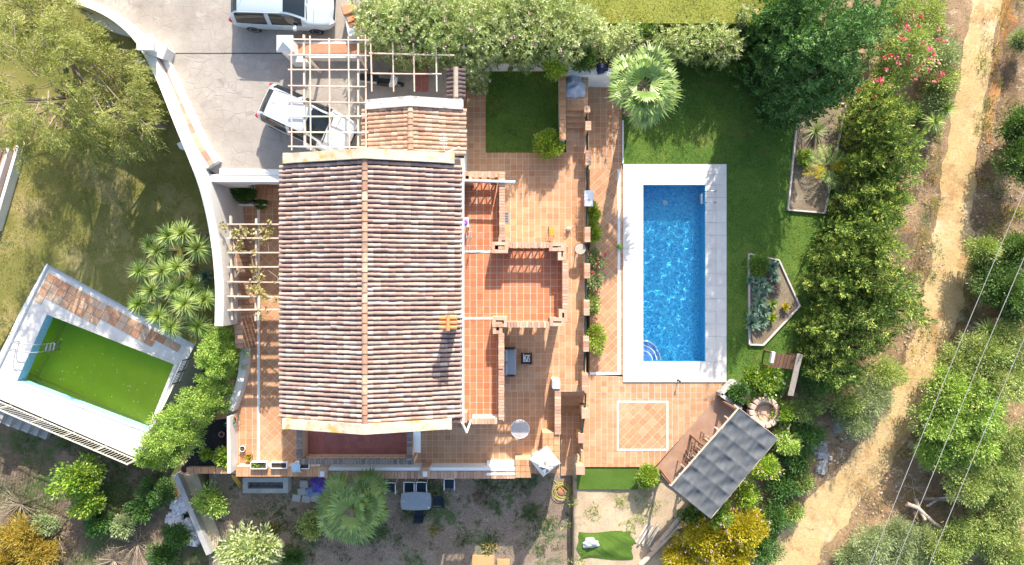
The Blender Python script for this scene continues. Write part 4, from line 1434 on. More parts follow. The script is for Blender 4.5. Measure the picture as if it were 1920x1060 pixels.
# brick ledge along the inner foot of the boundary wall
lg = thing('brick_ledge', 'worn brick ledge at the foot of the white court wall', 'ledge', P(425, 420, 0))
ledp = dense([(398, 335), (410, 370), (422, 420), (432, 470), (440, 530), (444, 590), (446, 660)], 9)
for i in range(len(ledp) - 1):
    a = np.array(P(*ledp[i], 1.5)); b = np.array(P(*ledp[i + 1], 1.5))
    d = b - a
    c = (a + b) / 2
    MB().box((c[0] + .05, c[1], .72), (np.linalg.norm(d) * .94, .36, 1.5 + random.uniform(-.02, .02)), math.atan2(d[1], d[0])).build('ledge_stone', BRICK, lg)
# slanting white parapet south of it
sp = dense([(446, 600), (450, 660), (447, 700), (438, 735), (424, 768)], 9)
wall_path('court_parapet', 'low pinkish white parapet edging the west terrace', 'wall', sp, .55, -.3, .32, WHITE, side=-1)

# west pergola: beams, poles and a bare vine
def pergola(name, label, beams, poles, posts, z, zb, bw=.09, pr=.032, group=None, mat=BAMBOO, plank=False):
    t = thing(name, label, 'pergola', (*P(beams[0][0], beams[0][1], z)[:2], zb), 0, group)
    for (a, b, c, d) in beams:
        p, q = P(a, b, z), P(c, d, z)
        MB().bar(p, q, bw * .8, bw * 1.3).build('beam', mat, t)
    for (a, b, c, d) in poles:
        p, q = P(a, b, z + .1), P(c, d, z + .1)
        (MB().bar(p, q, .06, .24) if plank else MB().tube([p, ((p[0] + q[0]) / 2, (p[1] + q[1]) / 2, z + .1 + random.uniform(-.03, .0)), q], [pr, pr * random.uniform(.85, 1.1), pr * .9], 6)).build('pole', mat, t)
    for (a, b) in posts:
        x, y, _ = P(a, b, z)
        MB().bevbox((x, y, (zb + z) / 2 - .06), (.11, .11, z - zb - .1), .015).build('post', mat, t)
    return t
PZ = 2.75
wp = pergola('west_pergola', 'open timber pergola carrying an autumn vine over the west terrace', [(433, 405, 436, 600), (481, 410, 480, 602), (526, 440, 526, 600)],
             [(428, y + random.uniform(-1, 1), 548, y + random.uniform(-1.5, 1.5)) for y in (420, 446.5, 474.5, 501, 529, 556, 581)], [(436, 470), (436, 560), (526, 470), (526, 560)], PZ, 0.0, .10, .05, plank=True)
# vine
vn = thing('grape_vine', 'leaf-dropping grape vine sprawling over the west pergola', 'vine', P(440, 520, 0))
off = P(440, 520, 0)
mb = MB()
for (pts) in ([(441, 520), (440, 470), (450, 440), (468, 425)], [(440, 470), (455, 478), (475, 470), (500, 450)], [(450, 440), (470, 455), (498, 420), (505, 480)], [(470, 470), (478, 520), (492, 560), (484, 590)],
              [(478, 520), (500, 505), (520, 520), (527, 560)], [(441, 520), (452, 505), (466, 500), (480, 508)]):
    w_ = [np.array(P(a, b, PZ + .12)) for a, b in pts]
    mb.tube(w_, [.035, .026, .02, .01], 5)
mb.tube([P(440, 521, -.02), P(441, 520, 1.5), P(441, 520, PZ + .12)], [.06, .05, .035], 6)
mb.build('vine_stems', BARK, vn)
lv = Leaves()
for _ in range(60):
    a, b = random.choice(((435, 425), (450, 430), (440, 450), (462, 440), (468, 462), (478, 430), (490, 436), (502, 428), (500, 448), (470, 480), (448, 470), (480, 520), (474, 540), (490, 552), (486, 505), (500, 528), (525, 515), (524, 545), (484, 585), (500, 555)))
    c = np.array(P(a + random.gauss(0, 8), b + random.gauss(0, 6), PZ + random.uniform(.1, .28)))
    k = 9
    lv.leaf(c + rdir(k) * .12, rdir(k), unit(np.array((0, 0, 1.)) + rdir(k) * .6), RNG.uniform(.09, .17, k), RNG.uniform(.08, .13, k), mid=.4)
lv.build('vine_leaves', L_VINE, vn, off)['kind'] = 'stuff'

# driveway pergola (poles both ways)
DZ = 5.15
pergola('driveway_pergola', 'grid of pale rustic poles over the white hatchback and scooter', [(570, 66, 572, 276), (672, 70, 672, 275)],
        [(540, y, 690 + random.uniform(-3, 6), y + random.uniform(-1, 2.5)) for y in (74, 104, 131, 161, 191, 219, 248, 275)] +
        [(x, 68 + random.uniform(-3, 4), x + 1.5 + random.uniform(-1, 1), 282) for x in (546, 581, 617, 653, 685)] +
        [(692, 100, 852, 104), (695, 138, 828, 139)] + [(x, 82, x + 2, 172) for x in (695, 736, 775, 817)],
        [(572, 104), (572, 190), (672, 104), (672, 180), (572, 270)], DZ, 3.0, .09, .032)

# walls round the yard
def lowwall(name, label, p, q, zt, zb, th, mat=WHITE, top=None, cat='wall'):
    a, b = np.array(P(p[0], p[1], zt)), np.array(P(q[0], q[1], zt))
    c = (a + b) / 2; d = b - a
    t = thing(name, label, cat, (c[0], c[1], zb))
    ang = math.atan2(d[1], d[0]); L_ = math.hypot(d[0], d[1])
    MB().box((c[0], c[1], (zt + zb) / 2 - .03), (L_, th, zt - zb - .06), ang).build('wall_body', mat, t)
    if top:
        n = max(1, int(L_ / .30))
        for i in range(n):
            e = a + d * (i + .5) / n
            MB().box((e[0], e[1], zt - .03), (L_ / n - .012, th + .06, .06), ang).build('cap_tile', top, t)
    return t
lowwall('yard_wall', 'brown tile-capped wall between the shaded yard and the stairs', (1055, 100), (1055, 262), 1.15, -.3, .24, WHITE, TILE)
lowwall('yard_back_wall', 'brown capped wall behind the shaded yard under the oleanders', (905, 113), (1050, 113), 1.3, -.3, .22, WHITE, TILE)
lowwall('pool_walk_end_wall', 'bright white low wall at the head of the pool walk', (1062, 132), (1166, 135), 1.1, ZP - .3, .34, WHITE_CLEAN)
lowwall('lawn_kerb', 'thin white kerb between the pool walk and lawn', (1168.5, 225), (1168.5, 306), ZP + .12, ZP - .3, .07, WHITE_CLEAN, cat='kerb')
lowwall('retaining_edge_wall', 'ochre rendered edge under the terrace railing', (1098, 286), (1096, 735), .02, ZP - .3, .14, CREAMW)

# terrace railing: brick piers and green rails
piers = [(1101, 205, .26, .3, .95), (1103, 236, .26, .42, .95), (1103, 296, .26, .68, .85), (1103, 373, .26, .55, .9), (1101.5, 440, .26, .70, .9), (1101, 508, .26, .70, .9), (1100, 577, .26, .72, .9), (1099, 645, .26, .72, .9), (1097, 716, .28, .80, .95)]
PIERL = ['grey capped small pier at the head of the shaded stairs', 'brick pier at the foot of the shaded stairs', 'long brick pier beside the stair landing', 'brick pier under the white towel', 'brick pier next to the beige bistro table',
         'brick pier behind the pink flowers', 'brick pier facing the porch parapet', 'brick pier beside the arching lime shrub', 'stout brick pier at the top of the garden stairs']
pl = []
for i, (a, b, w_, l_, h) in enumerate(piers):
    zb = .3 if b < 240 else 0.0
    x, y, _ = P(a, b, zb + h)
    t = thing('brick_pier', PIERL[i], 'pillar', (x, y, zb - .3), 0, 'piers of the pool railing')
    MB().bevbox((0, 0, (h + .3) / 2), (w_ - .04, l_ - .04, h + .3), .02).build('shaft', CREAMW, t, local=True)
    for k in range(max(2, int(l_ / .12))):
        n_ = max(2, int(l_ / .12))
        MB().box((0, -l_ / 2 + (k + .5) * l_ / n_, h + .30), (w_, l_ / n_ - .01, .06)).build('cap_brick', BRICK, t, local=True)
    pl.append((x, y, zb, h, l_))
RAILL = ['green rail sloping down the shaded stairs', 'green rail beside the shaded stair landing', 'green rail between the landing pier and the towel pier', 'green rail behind the light green path plants', 'green rail directly beside the bistro table',
         'green rail behind the pink geranium', 'green rail behind the straggly plant', 'green rail behind the arching lime shrub']
for lb, p, q in zip(RAILL, pl[:-1], pl[1:]):
    t = thing('railing_panel', lb, 'railing', ((p[0] + q[0]) / 2, (p[1] + q[1]) / 2, min(p[2], q[2])), 0, 'rails between the piers')
    ya_, yb_ = p[1] - p[4] / 2, q[1] + q[4] / 2
    for z in (.72, .40, .12):
        MB().bar((p[0], ya_, p[2] + z), (q[0], yb_, q[2] + z), .05 if z > .5 else .03).build('rail', GREENM, t)
    n_ = max(2, int((ya_ - yb_) / .14))
    m = MB()
    for k in range(1, n_):
        f = k / n_
        x = p[0] + (q[0] - p[0]) * f; y = ya_ + (yb_ - ya_) * f; zz = p[2] + (q[2] - p[2]) * f
        MB().bar((x, y, zz + .12), (x, y, zz + .72), .018).build('baluster', GREENM, t)
# railing down the garden stairs
for i, (a, b, w_, l_, zb, h) in enumerate(((1097, 775, .28, .45, ZP, .85), (1090, 822, .25, .40, ZP, .8), (1088, 882, .36, .36, ZP - .4, 1.1))):
    x, y, _ = P(a, b, zb + h)
    t = thing('stair_pier', ('ochre pier just below the top of the garden stairs', 'slim ochre pier half way along the stair corridor', 'square ochre pier at the corner of the turf strip')[i], 'pillar', (x, y, zb - .5), 0, 'piers by the garden stairs')
    MB().bevbox((0, 0, (h + .5) / 2), (w_, l_, h + .5), .03).build('shaft', CREAMW, t, local=True)
    MB().bevbox((0, 0, h + .53), (w_ + .06, l_ + .06, .06), .015).build('cap', BRICK, t, local=True)
for (a, b, c, d, lb) in ((1098, 738, 1097, 764, 'dark green handrail along the top of the garden stairs'), (1095, 786, 1091, 812, 'dark green handrail between two ochre corridor piers')):
    t = thing('stair_rail', lb, 'railing', (*P(a, b, ZP)[:2], ZP), 0, 'handrails by the stairs')
    MB().bar(P(a, b, 0), P(c, d, -.1), .08, .06).build('rail', GREENM, t)
    MB().bar(P(a, b, -.35), P(c, d, -.45), .04).build('rail', GREENM, t)
    for f in (.1, .9):
        p, q = np.array(P(a, b, 0)), np.array(P(c, d, -.1))
        e = p + (q - p) * f
        MB().bar((e[0], e[1], ZP), (e[0], e[1], e[2]), .04).build('post', GREENM, t)
# wall left of the stairs with hollow bricks, piers and a tiled bench block
sw = thing('stair_wall', 'pale brick stair wall with capping tiles beside the lounge terrace', 'wall', P(1046, 760, 0))
a, b = P(1046, 730, .95), P(1046, 815, .95)
MB().box((a[0], (a[1] + b[1]) / 2, -.6), (.24, a[1] - b[1], 3.0)).build('wall_body', CREAMW, sw)
n_ = 13
for i in range(n_):
    y = a[1] + (b[1] - a[1]) * (i + .5) / n_
    MB().box((a[0], y, .93), (.28, (a[1] - b[1]) / n_ - .012, .06)).build('cap_brick', BRICK, sw)
x, y, _ = P(1043, 722, 1.1)
MB().bevbox((x, y, .5), (.36, .40, 1.1), .03).build('pier', WHITE, sw)
bb = thing('tiled_block', 'square tile-topped masonry block beside the white barbecue', 'plinth', P(1032, 842, 0))
for (p0, p1, q0, q1, zt) in ((1017, 812, 1049, 880, .85), (966, 862, 996, 896, .85)):
    zt_ = zt
    A, B = P(p0, p1, zt_), P(q0, q1, zt_)
    MB().box(((A[0] + B[0]) / 2, (A[1] + B[1]) / 2, zt_ / 2 - .9), (B[0] - A[0], A[1] - B[1], zt_ + 1.75)).build('masonry', CREAMW, bb)
    nx_, ny_ = max(2, round((B[0] - A[0]) / .27)), max(2, round((A[1] - B[1]) / .27))
    for i in range(nx_):
        for j in range(ny_):
            sx, sy = (B[0] - A[0]) / nx_, (A[1] - B[1]) / ny_
            MB().box((A[0] + (i + .5) * sx, B[1] + (j + .5) * sy, zt_), (sx - .018, sy - .018, .05)).build('top_tile', TILE, bb)

# south balustrade wall with brick-on-edge coping
sb = thing('south_terrace_wall', 'long terrace wall with brick-on-edge coping above the garden', 'wall', P(780, 888, 0))
a, b = P(610, 889, .75), P(968, 889, .75)
MB().box(((a[0] + b[0]) / 2, a[1], -.75), (b[0] - a[0], .30, 2.9)).build('wall_body', WHITE, sb)
n_ = 58
cb = 0
for i in range(n_):
    x = a[0] + (b[0] - a[0]) * (i + .5) / n_
    MB().box((x, a[1] - .04, .73 + random.uniform(-.004, .004)), ((b[0] - a[0]) / n_ - .012, .34, .08)).build('coping_brick', BRICK, sb)
MB().box(((a[0] + b[0]) / 2, a[1] + .24, .40), (b[0] - a[0], .14, .80)).build('white_inner_band', WHITE_CLEAN, sb)
for px_ in (605, 797):
    x, y, _ = P(px_, 886, .95)
    q = MB().bevbox((x, y, -.45), (.42, .46, 2.8), .03).build('pier', BRICK, sb)
    MB().bevbox((x, y - .06, .985), (.20, .24, .06), .015).build('pier_lamp', WHITE_CLEAN, q)
# west stretch with planters on it
sw2 = thing('west_terrace_wall', 'terracotta topped low wall holding planters on the west terrace', 'wall', P(500, 884, 0))
a, b = P(443, 884, .55), P(598, 884, .55)
MB().box(((a[0] + b[0]) / 2, a[1], -.8), (b[0] - a[0], .42, 2.7)).build('wall_body', WHITE, sw2)
for i in range(13):
    x = a[0] + (b[0] - a[0]) * (i + .5) / 13
    MB().box((x, a[1], .57), ((b[0] - a[0]) / 13 - .012, .46, .05)).build('cap_tile', TILE, sw2)
bench = thing('white_bench', 'white rendered bench seat built against the south wall', 'bench', P(940, 880, 0))
A, B = P(912, 870, .45), P(966, 890, .45)
MB().bevbox(((A[0] + B[0]) / 2, (A[1] + B[1]) / 2 + .1, .22), (B[0] - A[0], .42, .46), .03).build('seat', WHITE_CLEAN, bench)
MB().bevbox(((A[0] + B[0]) / 2, B[1] + .10, .55), (B[0] - A[0], .12, .5), .03).build('backrest', WHITE_CLEAN, bench)
# ------------------------------------------------------------------ swimming pools
def mosaic_mat(name, cols, dark):
    m = M(name, cols, .25, 4, .06, 0, spec=.5)
    return m
POOL_BLUE = bpy.data.materials.new('blue_pool_mosaic'); POOL_BLUE.use_nodes = True
nt = POOL_BLUE.node_tree; b = nt.nodes['Principled BSDF']
g = nt.nodes.new('ShaderNodeNewGeometry')
vo = nt.nodes.new('ShaderNodeTexVoronoi'); vo.inputs['Scale'].default_value = 22; vo.inputs['Randomness'].default_value = .15
nt.links.new(g.outputs['Position'], vo.inputs['Vector'])
rp = _ramp(nt, [(.02, .17, .62), (.04, .42, .75), (.09, .62, .82), (.20, .76, .86)])
nt.links.new(vo.outputs['Color'], rp.inputs[0])
nt.links.new(rp.outputs[0], b.inputs['Base Color'])
b.inputs['Roughness'].default_value = .3

WATER = bpy.data.materials.new('pool_water'); WATER.use_nodes = True
nt = WATER.node_tree; b = nt.nodes['Principled BSDF']
b.inputs['Base Color'].default_value = (.82, .96, 1.0, 1)
b.inputs['Roughness'].default_value = 0.0
b.inputs['IOR'].default_value = 1.333
b.inputs['Transmission Weight'].default_value = 1.0

def ring_deck(name, outer, inner, z, zb, mat, parent):
    """frame of four slabs between two quadrilaterals (world xy), corner to corner"""
    o = None
    for i in range(4):
        j = (i + 1) % 4
        q = [outer[i], outer[j], inner[j], inner[i]]
        MB().prism(q, zb, z).build(name, mat, parent)

pool = thing('swimming_pool', 'long rectangular blue mosaic pool with wide white stone deck', 'pool', P(1265, 512, ZP))
out = [P(a, b, ZP + .05)[:2] for a, b in ((1168, 308), (1362.5, 308), (1363, 717), (1167, 717))]
inn = [P(a, b, ZP + .05)[:2] for a, b in ((1206, 347), (1322.5, 347), (1322.5, 678.5), (1206, 678.5))]
zt = ZP + .05
# deck of large stone slabs
def slab_grid(o4, i4, z, rows):
    pass
ix0, ix1 = inn[0][0], inn[1][0]; iy1, iy0 = inn[0][1], inn[2][1]
ox0, ox1 = out[0][0], out[1][0]; oy1, oy0 = out[0][1], out[2][1]
base = MB()
for (x0_, x1_, y0_, y1_) in ((ox0, ox1, iy1, oy1), (ox0, ox1, oy0, iy0), (ox0, ix0, iy0, iy1), (ix1, ox1, iy0, iy1)):
    base.box(((x0_ + x1_) / 2, (y0_ + y1_) / 2, zt - .45), (x1_ - x0_, y1_ - y0_, .86))
base.build('deck_base', M('white_deck_grout', [(.62, .60, .56)], .9, 3, .05, 0), pool)
def stones(x0_, x1_, y0_, y1_, nx_, ny_):
    for i in range(nx_):
        for j in range(ny_):
            w_, h_ = (x1_ - x0_) / nx_, (y1_ - y0_) / ny_
            MB().box((x0_ + (i + .5) * w_, y0_ + (j + .5) * h_, zt - .01 + random.uniform(-.001, .001)), (w_ - .014, h_ - .014, .03)).build('deck_stone', POOLSTONE, pool)
stones(ox0, ox1, iy1, oy1, 8, 2)
stones(ox0, ox1, oy0, iy0, 8, 2)
stones(ox0, ix0, iy0, iy1, 2, 14)
stones(ix1, ox1, iy0, iy1, 2, 14)
zb_ = ZP - 1.12
bas = MB()
t_ = .15
bas.box(((ix0 + ix1) / 2, (iy0 + iy1) / 2, zb_ - .05), (ix1 - ix0 + .3, iy1 - iy0 + .3, .1))
bas.box((ix0 - t_ / 2 + .012, (iy0 + iy1) / 2, (zb_ + zt - .03) / 2), (t_, iy1 - iy0 + .02, zt - .03 - zb_))
bas.box((ix1 + t_ / 2 - .012, (iy0 + iy1) / 2, (zb_ + zt - .03) / 2), (t_, iy1 - iy0 + .02, zt - .03 - zb_))
bas.box(((ix0 + ix1) / 2, iy0 - t_ / 2 + .012, (zb_ + zt - .03) / 2 + .001), (ix1 - ix0 - .03, t_, zt - .03 - zb_))
bas.box(((ix0 + ix1) / 2, iy1 + t_ / 2 - .012, (zb_ + zt - .03) / 2 + .001), (ix1 - ix0 - .03, t_, zt - .03 - zb_))
basin = bas.build('basin', POOL_BLUE, pool)
# corner steps: quarter rounds with white edging
cx0, cy0 = ix0 + .01, iy0 + .01
STEPB = M('pale_blue_mosaic', [(.10, .22, .50), (.13, .26, .54)], .35, 20, .15, 0)
for k, rr in enumerate((1.0, .76, .52)):
    z = zb_ + .28 * (k + 1)
    arc = [(cx0 + rr * math.cos(a), cy0 + rr * math.sin(a)) for a in np.linspace(0, math.pi / 2, 15)]
    st = MB().prism([(cx0, cy0)] + arc, zb_ - .02 + k * .002, z).build('pool_step', STEPB, pool)
    ed = MB()
    arc2 = [(cx0 + (rr - .05) * math.cos(a), cy0 + (rr - .05) * math.sin(a)) for a in np.linspace(0, math.pi / 2, 15)]
    for i in range(14):
        ed.prism([arc[i], arc[i + 1], arc2[i + 1], arc2[i]], z - .01, z + .006)
    ed.build('step_edge', WHITE_CLEAN, st)
# rippled water surface
zs = ZP - .07
nx_, ny_ = 120, 340
X, Y = np.meshgrid(np.linspace(ix0 + .004, ix1 - .004, nx_), np.linspace(iy0 + .004, iy1 - .004, ny_))
H = np.zeros_like(X)
for _ in range(34):
    lam = random.uniform(.20, .46); k_ = 6.283 / lam; a_ = random.uniform(0, 6.283)
    H += (lam ** 1.6) * np.sin(k_ * (X * math.cos(a_) + Y * math.sin(a_)) + random.uniform(0, 6.283))
H *= .0064 / H.std()
V = np.stack([X, Y, zs + H], -1).reshape(-1, 3)
idx = np.arange(nx_ * ny_).reshape(ny_, nx_)
F = np.stack([idx[:-1, :-1], idx[:-1, 1:], idx[1:, 1:], idx[1:, :-1]], -1).reshape(-1, 4)
wat = mk('water', mesh_np('water', V - np.array(OFF[pool.name]), F, None, True), WATER, pool)
wat.cycles.is_caustics_caster = True
basin.cycles.is_caustics_receiver = True
for o in pool.children:
    if o.name.startswith(('pool_step', 'step_edge')):
        o.cycles.is_caustics_receiver = True
        for c in o.children:
            c.cycles.is_caustics_receiver = True
sl.cycles.is_caustics_light = True
# fittings
MB().lathe([(.10, 0), (.10, .02), (.03, .03), (0, .03)], (ix0 + 1.25, iy1 - .75, zb_ + .02), 14).build('drain', WHITE_CLEAN, pool)
lad = thing('pool_ladder', 'polished steel ladder hooked over the pool edge', 'ladder', P(1322, 372, zt))
for dy in (-.26, .26):
    x, y, _ = P(1322, 372, zt)
    y += dy
    pts = [(x + .42, y, zt), (x + .42, y, zt + .35), (x + .34, y, zt + .62), (x + .16, y, zt + .72), (x - .04, y, zt + .62), (x - .10, y, zt + .3), (x - .10, y, zt - 1.2)]
    MB().tube(pts, .022, 8).build('rail', STEEL, lad, True)
for k in range(3):
    MB().box((x - .10, y - .26, zt - .25 - k * .3), (.09, .52, .03)).build('tread', STEEL, lad)
ball = thing('green_ball', 'small bright green ball lying on the white path border', 'ball', P(1161, 463, ZP))
bp_ = [(0.12 * math.sin(a), .12 - .12 * math.cos(a)) for a in np.linspace(.001, math.pi - .001, 12)]
MB().lathe(bp_, (0, 0, 0), 16).build('ball_skin', M('green_rubber', [(.16, .42, .03)], .5, 3, .1, 0), ball, True, True)
MB().tube([(.121 * math.cos(a), .121 * math.sin(a) * .3, .12 + .121 * math.sin(a) * .954) for a in np.linspace(0, 6.283, 20)], .004, 4).build('seam', M('dark_green_rubber', [(.05, .16, .02)], .5, 3, .1, 0), ball, local=True)
sk = thing('pool_lamp', 'short dark garden spike lamp at the end of the pool deck', 'lamp', P(1271, 713, zt))
MB().lathe([(.05, 0), (.05, .02), (.018, .03), (.018, .30), (.05, .32), (.05, .40), (0, .42)], (0, 0, 0), 10).build('lamp_post', DARKM, sk, local=True)

# ------------------------------------------------------------------ green pool on the west side
ZD = -.15
MURK = bpy.data.materials.new('algae_water'); MURK.use_nodes = True
nt = MURK.node_tree; nt.nodes.remove(nt.nodes['Principled BSDF'])
outn = [n for n in nt.nodes if n.type == 'OUTPUT_MATERIAL'][0]
gl = nt.nodes.new('ShaderNodeBsdfGlossy'); gl.inputs['Roughness'].default_value = .04
tr_ = nt.nodes.new('ShaderNodeBsdfTransparent')
fr = nt.nodes.new('ShaderNodeFresnel'); fr.inputs[0].default_value = 1.33
m2 = nt.nodes.new('ShaderNodeMixShader')
nt.links.new(fr.outputs[0], m2.inputs[0]); nt.links.new(tr_.outputs[0], m2.inputs[1]); nt.links.new(gl.outputs[0], m2.inputs[2])
nt.links.new(m2.outputs[0], outn.inputs[0])
va = nt.nodes.new('ShaderNodeVolumeAbsorption'); va.inputs['Color'].default_value = (.66, .88, .0, 1); va.inputs['Density'].default_value = .62
nt.links.new(va.outputs[0], outn.inputs['Volume'])
PALEBLUE = M('pale_blue_paint', [(.28, .52, .66), (.24, .46, .60)], .6, 2, .12, .05, stains=(((.45, .58, .60), 1.5, .58, .12, .5),))
ALGAE = M('algae_floor', [(.58, .72, .06), (.64, .78, .08)], .9, 1.5, .06, 0, by='noise', cs=.3)
DECKC = M('weathered_white_deck', [(.66, .63, .58), (.58, .55, .50)], .85, 2.5, .10, .15, 20, stains=(((.34, .31, .27), .8, .56, .14, .45),))
gp = thing('green_pool', 'algae green swimming pool with pale blue rim and white deck', 'pool', P(180, 690, ZD))
dq = [(88, 492), (366, 645), (258, 860), (-62, 722)]
pq = [(87, 588), (329, 683), (278, 809), (30, 715)]
O = [P(a, b, ZD)[:2] for a, b in dq]; I = [P(a, b, ZD)[:2] for a, b in pq]
for i in range(4):
    j = (i + 1) % 4
    MB().prism([O[i], O[j], I[j], I[i]], ZF, ZD).build('deck_slab', DECKC, gp)
cI = np.mean(np.array(I), 0)
Io = [tuple(cI + (np.array(p) - cI) * 1.02) for p in I]
Ii = [tuple(cI + (np.array(p) - cI) * .985) for p in I]
zb2 = ZD - 1.5
bm_ = MB()
for i in range(4):
    j = (i + 1) % 4
    bm_.prism([Io[i], Io[j], Ii[j], Ii[i]], zb2, ZD - .012)
bm_.build('basin', PALEBLUE, gp)
fz = [zb2 - .36, zb2 + .30, zb2 + .80, zb2 + .05]
MB().add([(p[0], p[1], z_) for p, z_ in zip(Ii, fz)] + [(p[0], p[1], zb2 - .4) for p in Ii], [(3, 2, 1, 0), (4, 5, 6, 7)]).build('basin_floor', ALGAE, gp)
rim = MB()
Ir = [tuple(cI + (np.array(p) - cI) * 1.035) for p in I]
for i in range(4):
    j = (i + 1) % 4
    MB().prism([Ir[i], Ir[j], Ii[j], Ii[i]], ZD - .01, ZD + .03).build('coping', DECKC if i in (0, 1) else WHITE, gp)
zw = ZD - .55
MB().prism([tuple(cI + (np.array(p) - cI) * .984) for p in I], zb2 - .35, zw).build('water', MURK, gp)
fl = Leaves(); k = 60
u_, v_ = RNG.random(k), RNG.random(k) ** .5
Ia = np.array(I)
q_ = ((1 - u_) * (1 - v_))[:, None] * Ia[0] + (u_ * (1 - v_))[:, None] * Ia[1] + (u_ * v_)[:, None] * Ia[2] + ((1 - u_) * v_)[:, None] * Ia[3]
fl.leaf(np.concatenate([cI + (q_ - cI) * .95, np.full((k, 1), zw + .006)], 1), rdir(k) * np.array((1, 1, 0)), np.array((0, 0, 1.)) + rdir(k) * .1, .07, .04)
fl.build('floating_leaves', BARK, gp, OFF[gp.name])['kind'] = 'stuff'
# white kerb along the north-west edge
for (p, q) in (((88, 490), (-10, 694)), ((88, 490), (146, 514))):
    a, b = np.array(P(*p, ZD + .12)), np.array(P(*q, ZD + .12))
    MB().bar(a - (0, 0, .1), b - (0, 0, .1), .20, .24).build('kerb', WHITE_CLEAN, gp)
# terracotta band of deck tiles
lo, hi = np.array(P(92, 512, ZD)[:2]), np.array(P(340, 648, ZD)[:2])
dv = hi - lo; Lb = np.linalg.norm(dv); dv /= Lb; nv = np.array((dv[1], -dv[0]))
n_ = 18
for i in range(n_):
    for j in range(5):
        c = lo + dv * (i + .5) * Lb / n_ + nv * (j + .5) * .37
        e_ = np.array(I[1]) - np.array(I[0]); e_ /= np.linalg.norm(e_)
        if (c - np.array(I[0])) @ np.array((-e_[1], e_[0])) < .50:      # the white margin beside the coping
            continue
        MB().box((c[0], c[1], ZD + .012), (Lb / n_ - .02, .35, .03), math.atan2(dv[1], dv[0])).build('deck_tile', M_DECK if 'M_DECK' in globals() else globals().setdefault('M_DECK',
            M('faded_deck_tile', [(.50, .27, .14), (.56, .34, .20), (.44, .21, .11), (.58, .42, .29)], .8, 5, .2, .15, stains=(((.62, .52, .38), .8, .54, .15, .6),))), gp)
l2 = thing('green_pool_ladder', 'bent metal ladder over the edge of the green pool', 'ladder', P(45, 650, ZD))
for k in (0, 1):
    a = P(36 - k * 6, 640 + k * 15, ZD); e = P(88 - k * 3, 645 + k * 14, ZD - .1)
    pts = [a, (a[0], a[1], ZD + .45), (a[0] + .12, a[1], ZD + .62), ((a[0] + e[0]) / 2, (a[1] + e[1]) / 2, ZD + .66), (e[0] - .1, e[1], ZD + .5), (e[0], e[1], ZD - .1), (e[0] + .05, e[1], ZD - 1.1)]
    MB().tube(pts, .024, 7).build('rail', GREYM, l2, True)
for k in range(4):
    a, b = P(88, 645, ZD - .1), P(85, 659, ZD - .1)
    MB().bar((a[0] + .03 * k, a[1], ZD - .12 - .22 * k), (b[0] + .03 * k, b[1], ZD - .12 - .22 * k), .08, .03).build('tread', GREYM, l2)
# railings round the deck
def fence(name, label, p, q, z, h, n, mat, posts=4, group=None, cat='railing', bw=.022, two=True):
    a, b = np.array(P(p[0], p[1], z)), np.array(P(q[0], q[1], z))
    c = (a + b) / 2
    t = thing(name, label, cat, tuple(c), 0, group)
    up_ = np.array((0, 0, 1.0))
    for zz in (h, .10):
        MB().bar(a + up_ * zz, b + up_ * zz, .05, .035).build('rail', mat, t)
    for i in range(n):
        e = a + (b - a) * (i + .5) / n
        MB().bar(e + up_ * .10, e + up_ * h, bw).build('baluster', mat, t)
    for i in range(posts):
        e = a + (b - a) * i / (posts - 1)
        MB().bar(e - up_ * .05, e + up_ * (h + .04), .05).build('post', mat, t)
    return t
RAILW = M('cream_iron', [(.60, .55, .46)], .6, 5, .1, 0)
fence('deck_railing', 'long cream iron railing along the low edge of the green pool deck', (-40, 735), (258, 862), ZD, .85, 54, RAILW, 6)
fence('deck_railing', 'short grey railing between the green pool and clipped cypress', (358, 672), (338, 716), ZD, .85, 14, GREYM, 3)
st_ = thing('deck_stairs', 'grey concrete steps descending beside the green pool railing', 'stairs', P(40, 775, ZL))
for i in range(7):
    a = P(-30 + i * 17, 748 + i * 6.5, ZD - .3 * (i + 1)); 
    MB().box((a[0] + .3, a[1] - .55, (ZF + ZD - .3 * (i + 1)) / 2), (.46, .8, ZD - .3 * (i + 1) - ZF), -.42).build('step', CONC, st_)
# white strips of a neighbouring terrace at the far west
for k, (p, q) in enumerate((((40, 275), (-6, 432)), ((22, 280), (-22, 420)), ((6, 262), (-40, 400)))):
    t = thing('white_kerb', ('pale kerb of the stepped paving along the dry lawn edge', 'pale kerb in the middle of the stepped paving', 'pale kerb of the stepped paving farthest from the lawn')[k], 'kerb', P(*p, .2), 0, 'kerbs of the stepped paving')
    a, b = P(*p, .25), P(*q, .25)
    MB().bar(a, b, .14, .5).build('kerb_bar', WHITE, t)
    if k < 2:
        MB().bar((a[0] - .26, a[1], .06), (b[0] - .26, b[1], .06), .34, .2).build('paving_strip', TILE, t)
# ------------------------------------------------------------------ cars
def car_paint(name, col, rough=.3):
    m = bpy.data.materials.new(name); m.use_nodes = True
    b = m.node_tree.nodes['Principled BSDF']
    b.inputs['Base Color'].default_value = (*col, 1)
    b.inputs['Roughness'].default_value = rough
    b.inputs['Metallic'].default_value = .0
    b.inputs['Coat Weight'].default_value = .6
    b.inputs['Coat Roughness'].default_value = .05
    return m
GLASS_C = M('tinted_car_glass', [(.012, .018, .022)], .06, 2, 0, 0, spec=.6)
RUBBER = M('black_rubber', [(.015, .015, .016)], .8, 10, .1, 0)
REDL = M('red_lamp_glass', [(.45, .02, .02)], .2, 3, 0, 0)
CLEARL = M('clear_lamp_glass', [(.52, .54, .56)], .12, 3, 0, 0)
PLAST = M('black_trim', [(.02, .02, .022)], .6, 8, .1, 0)

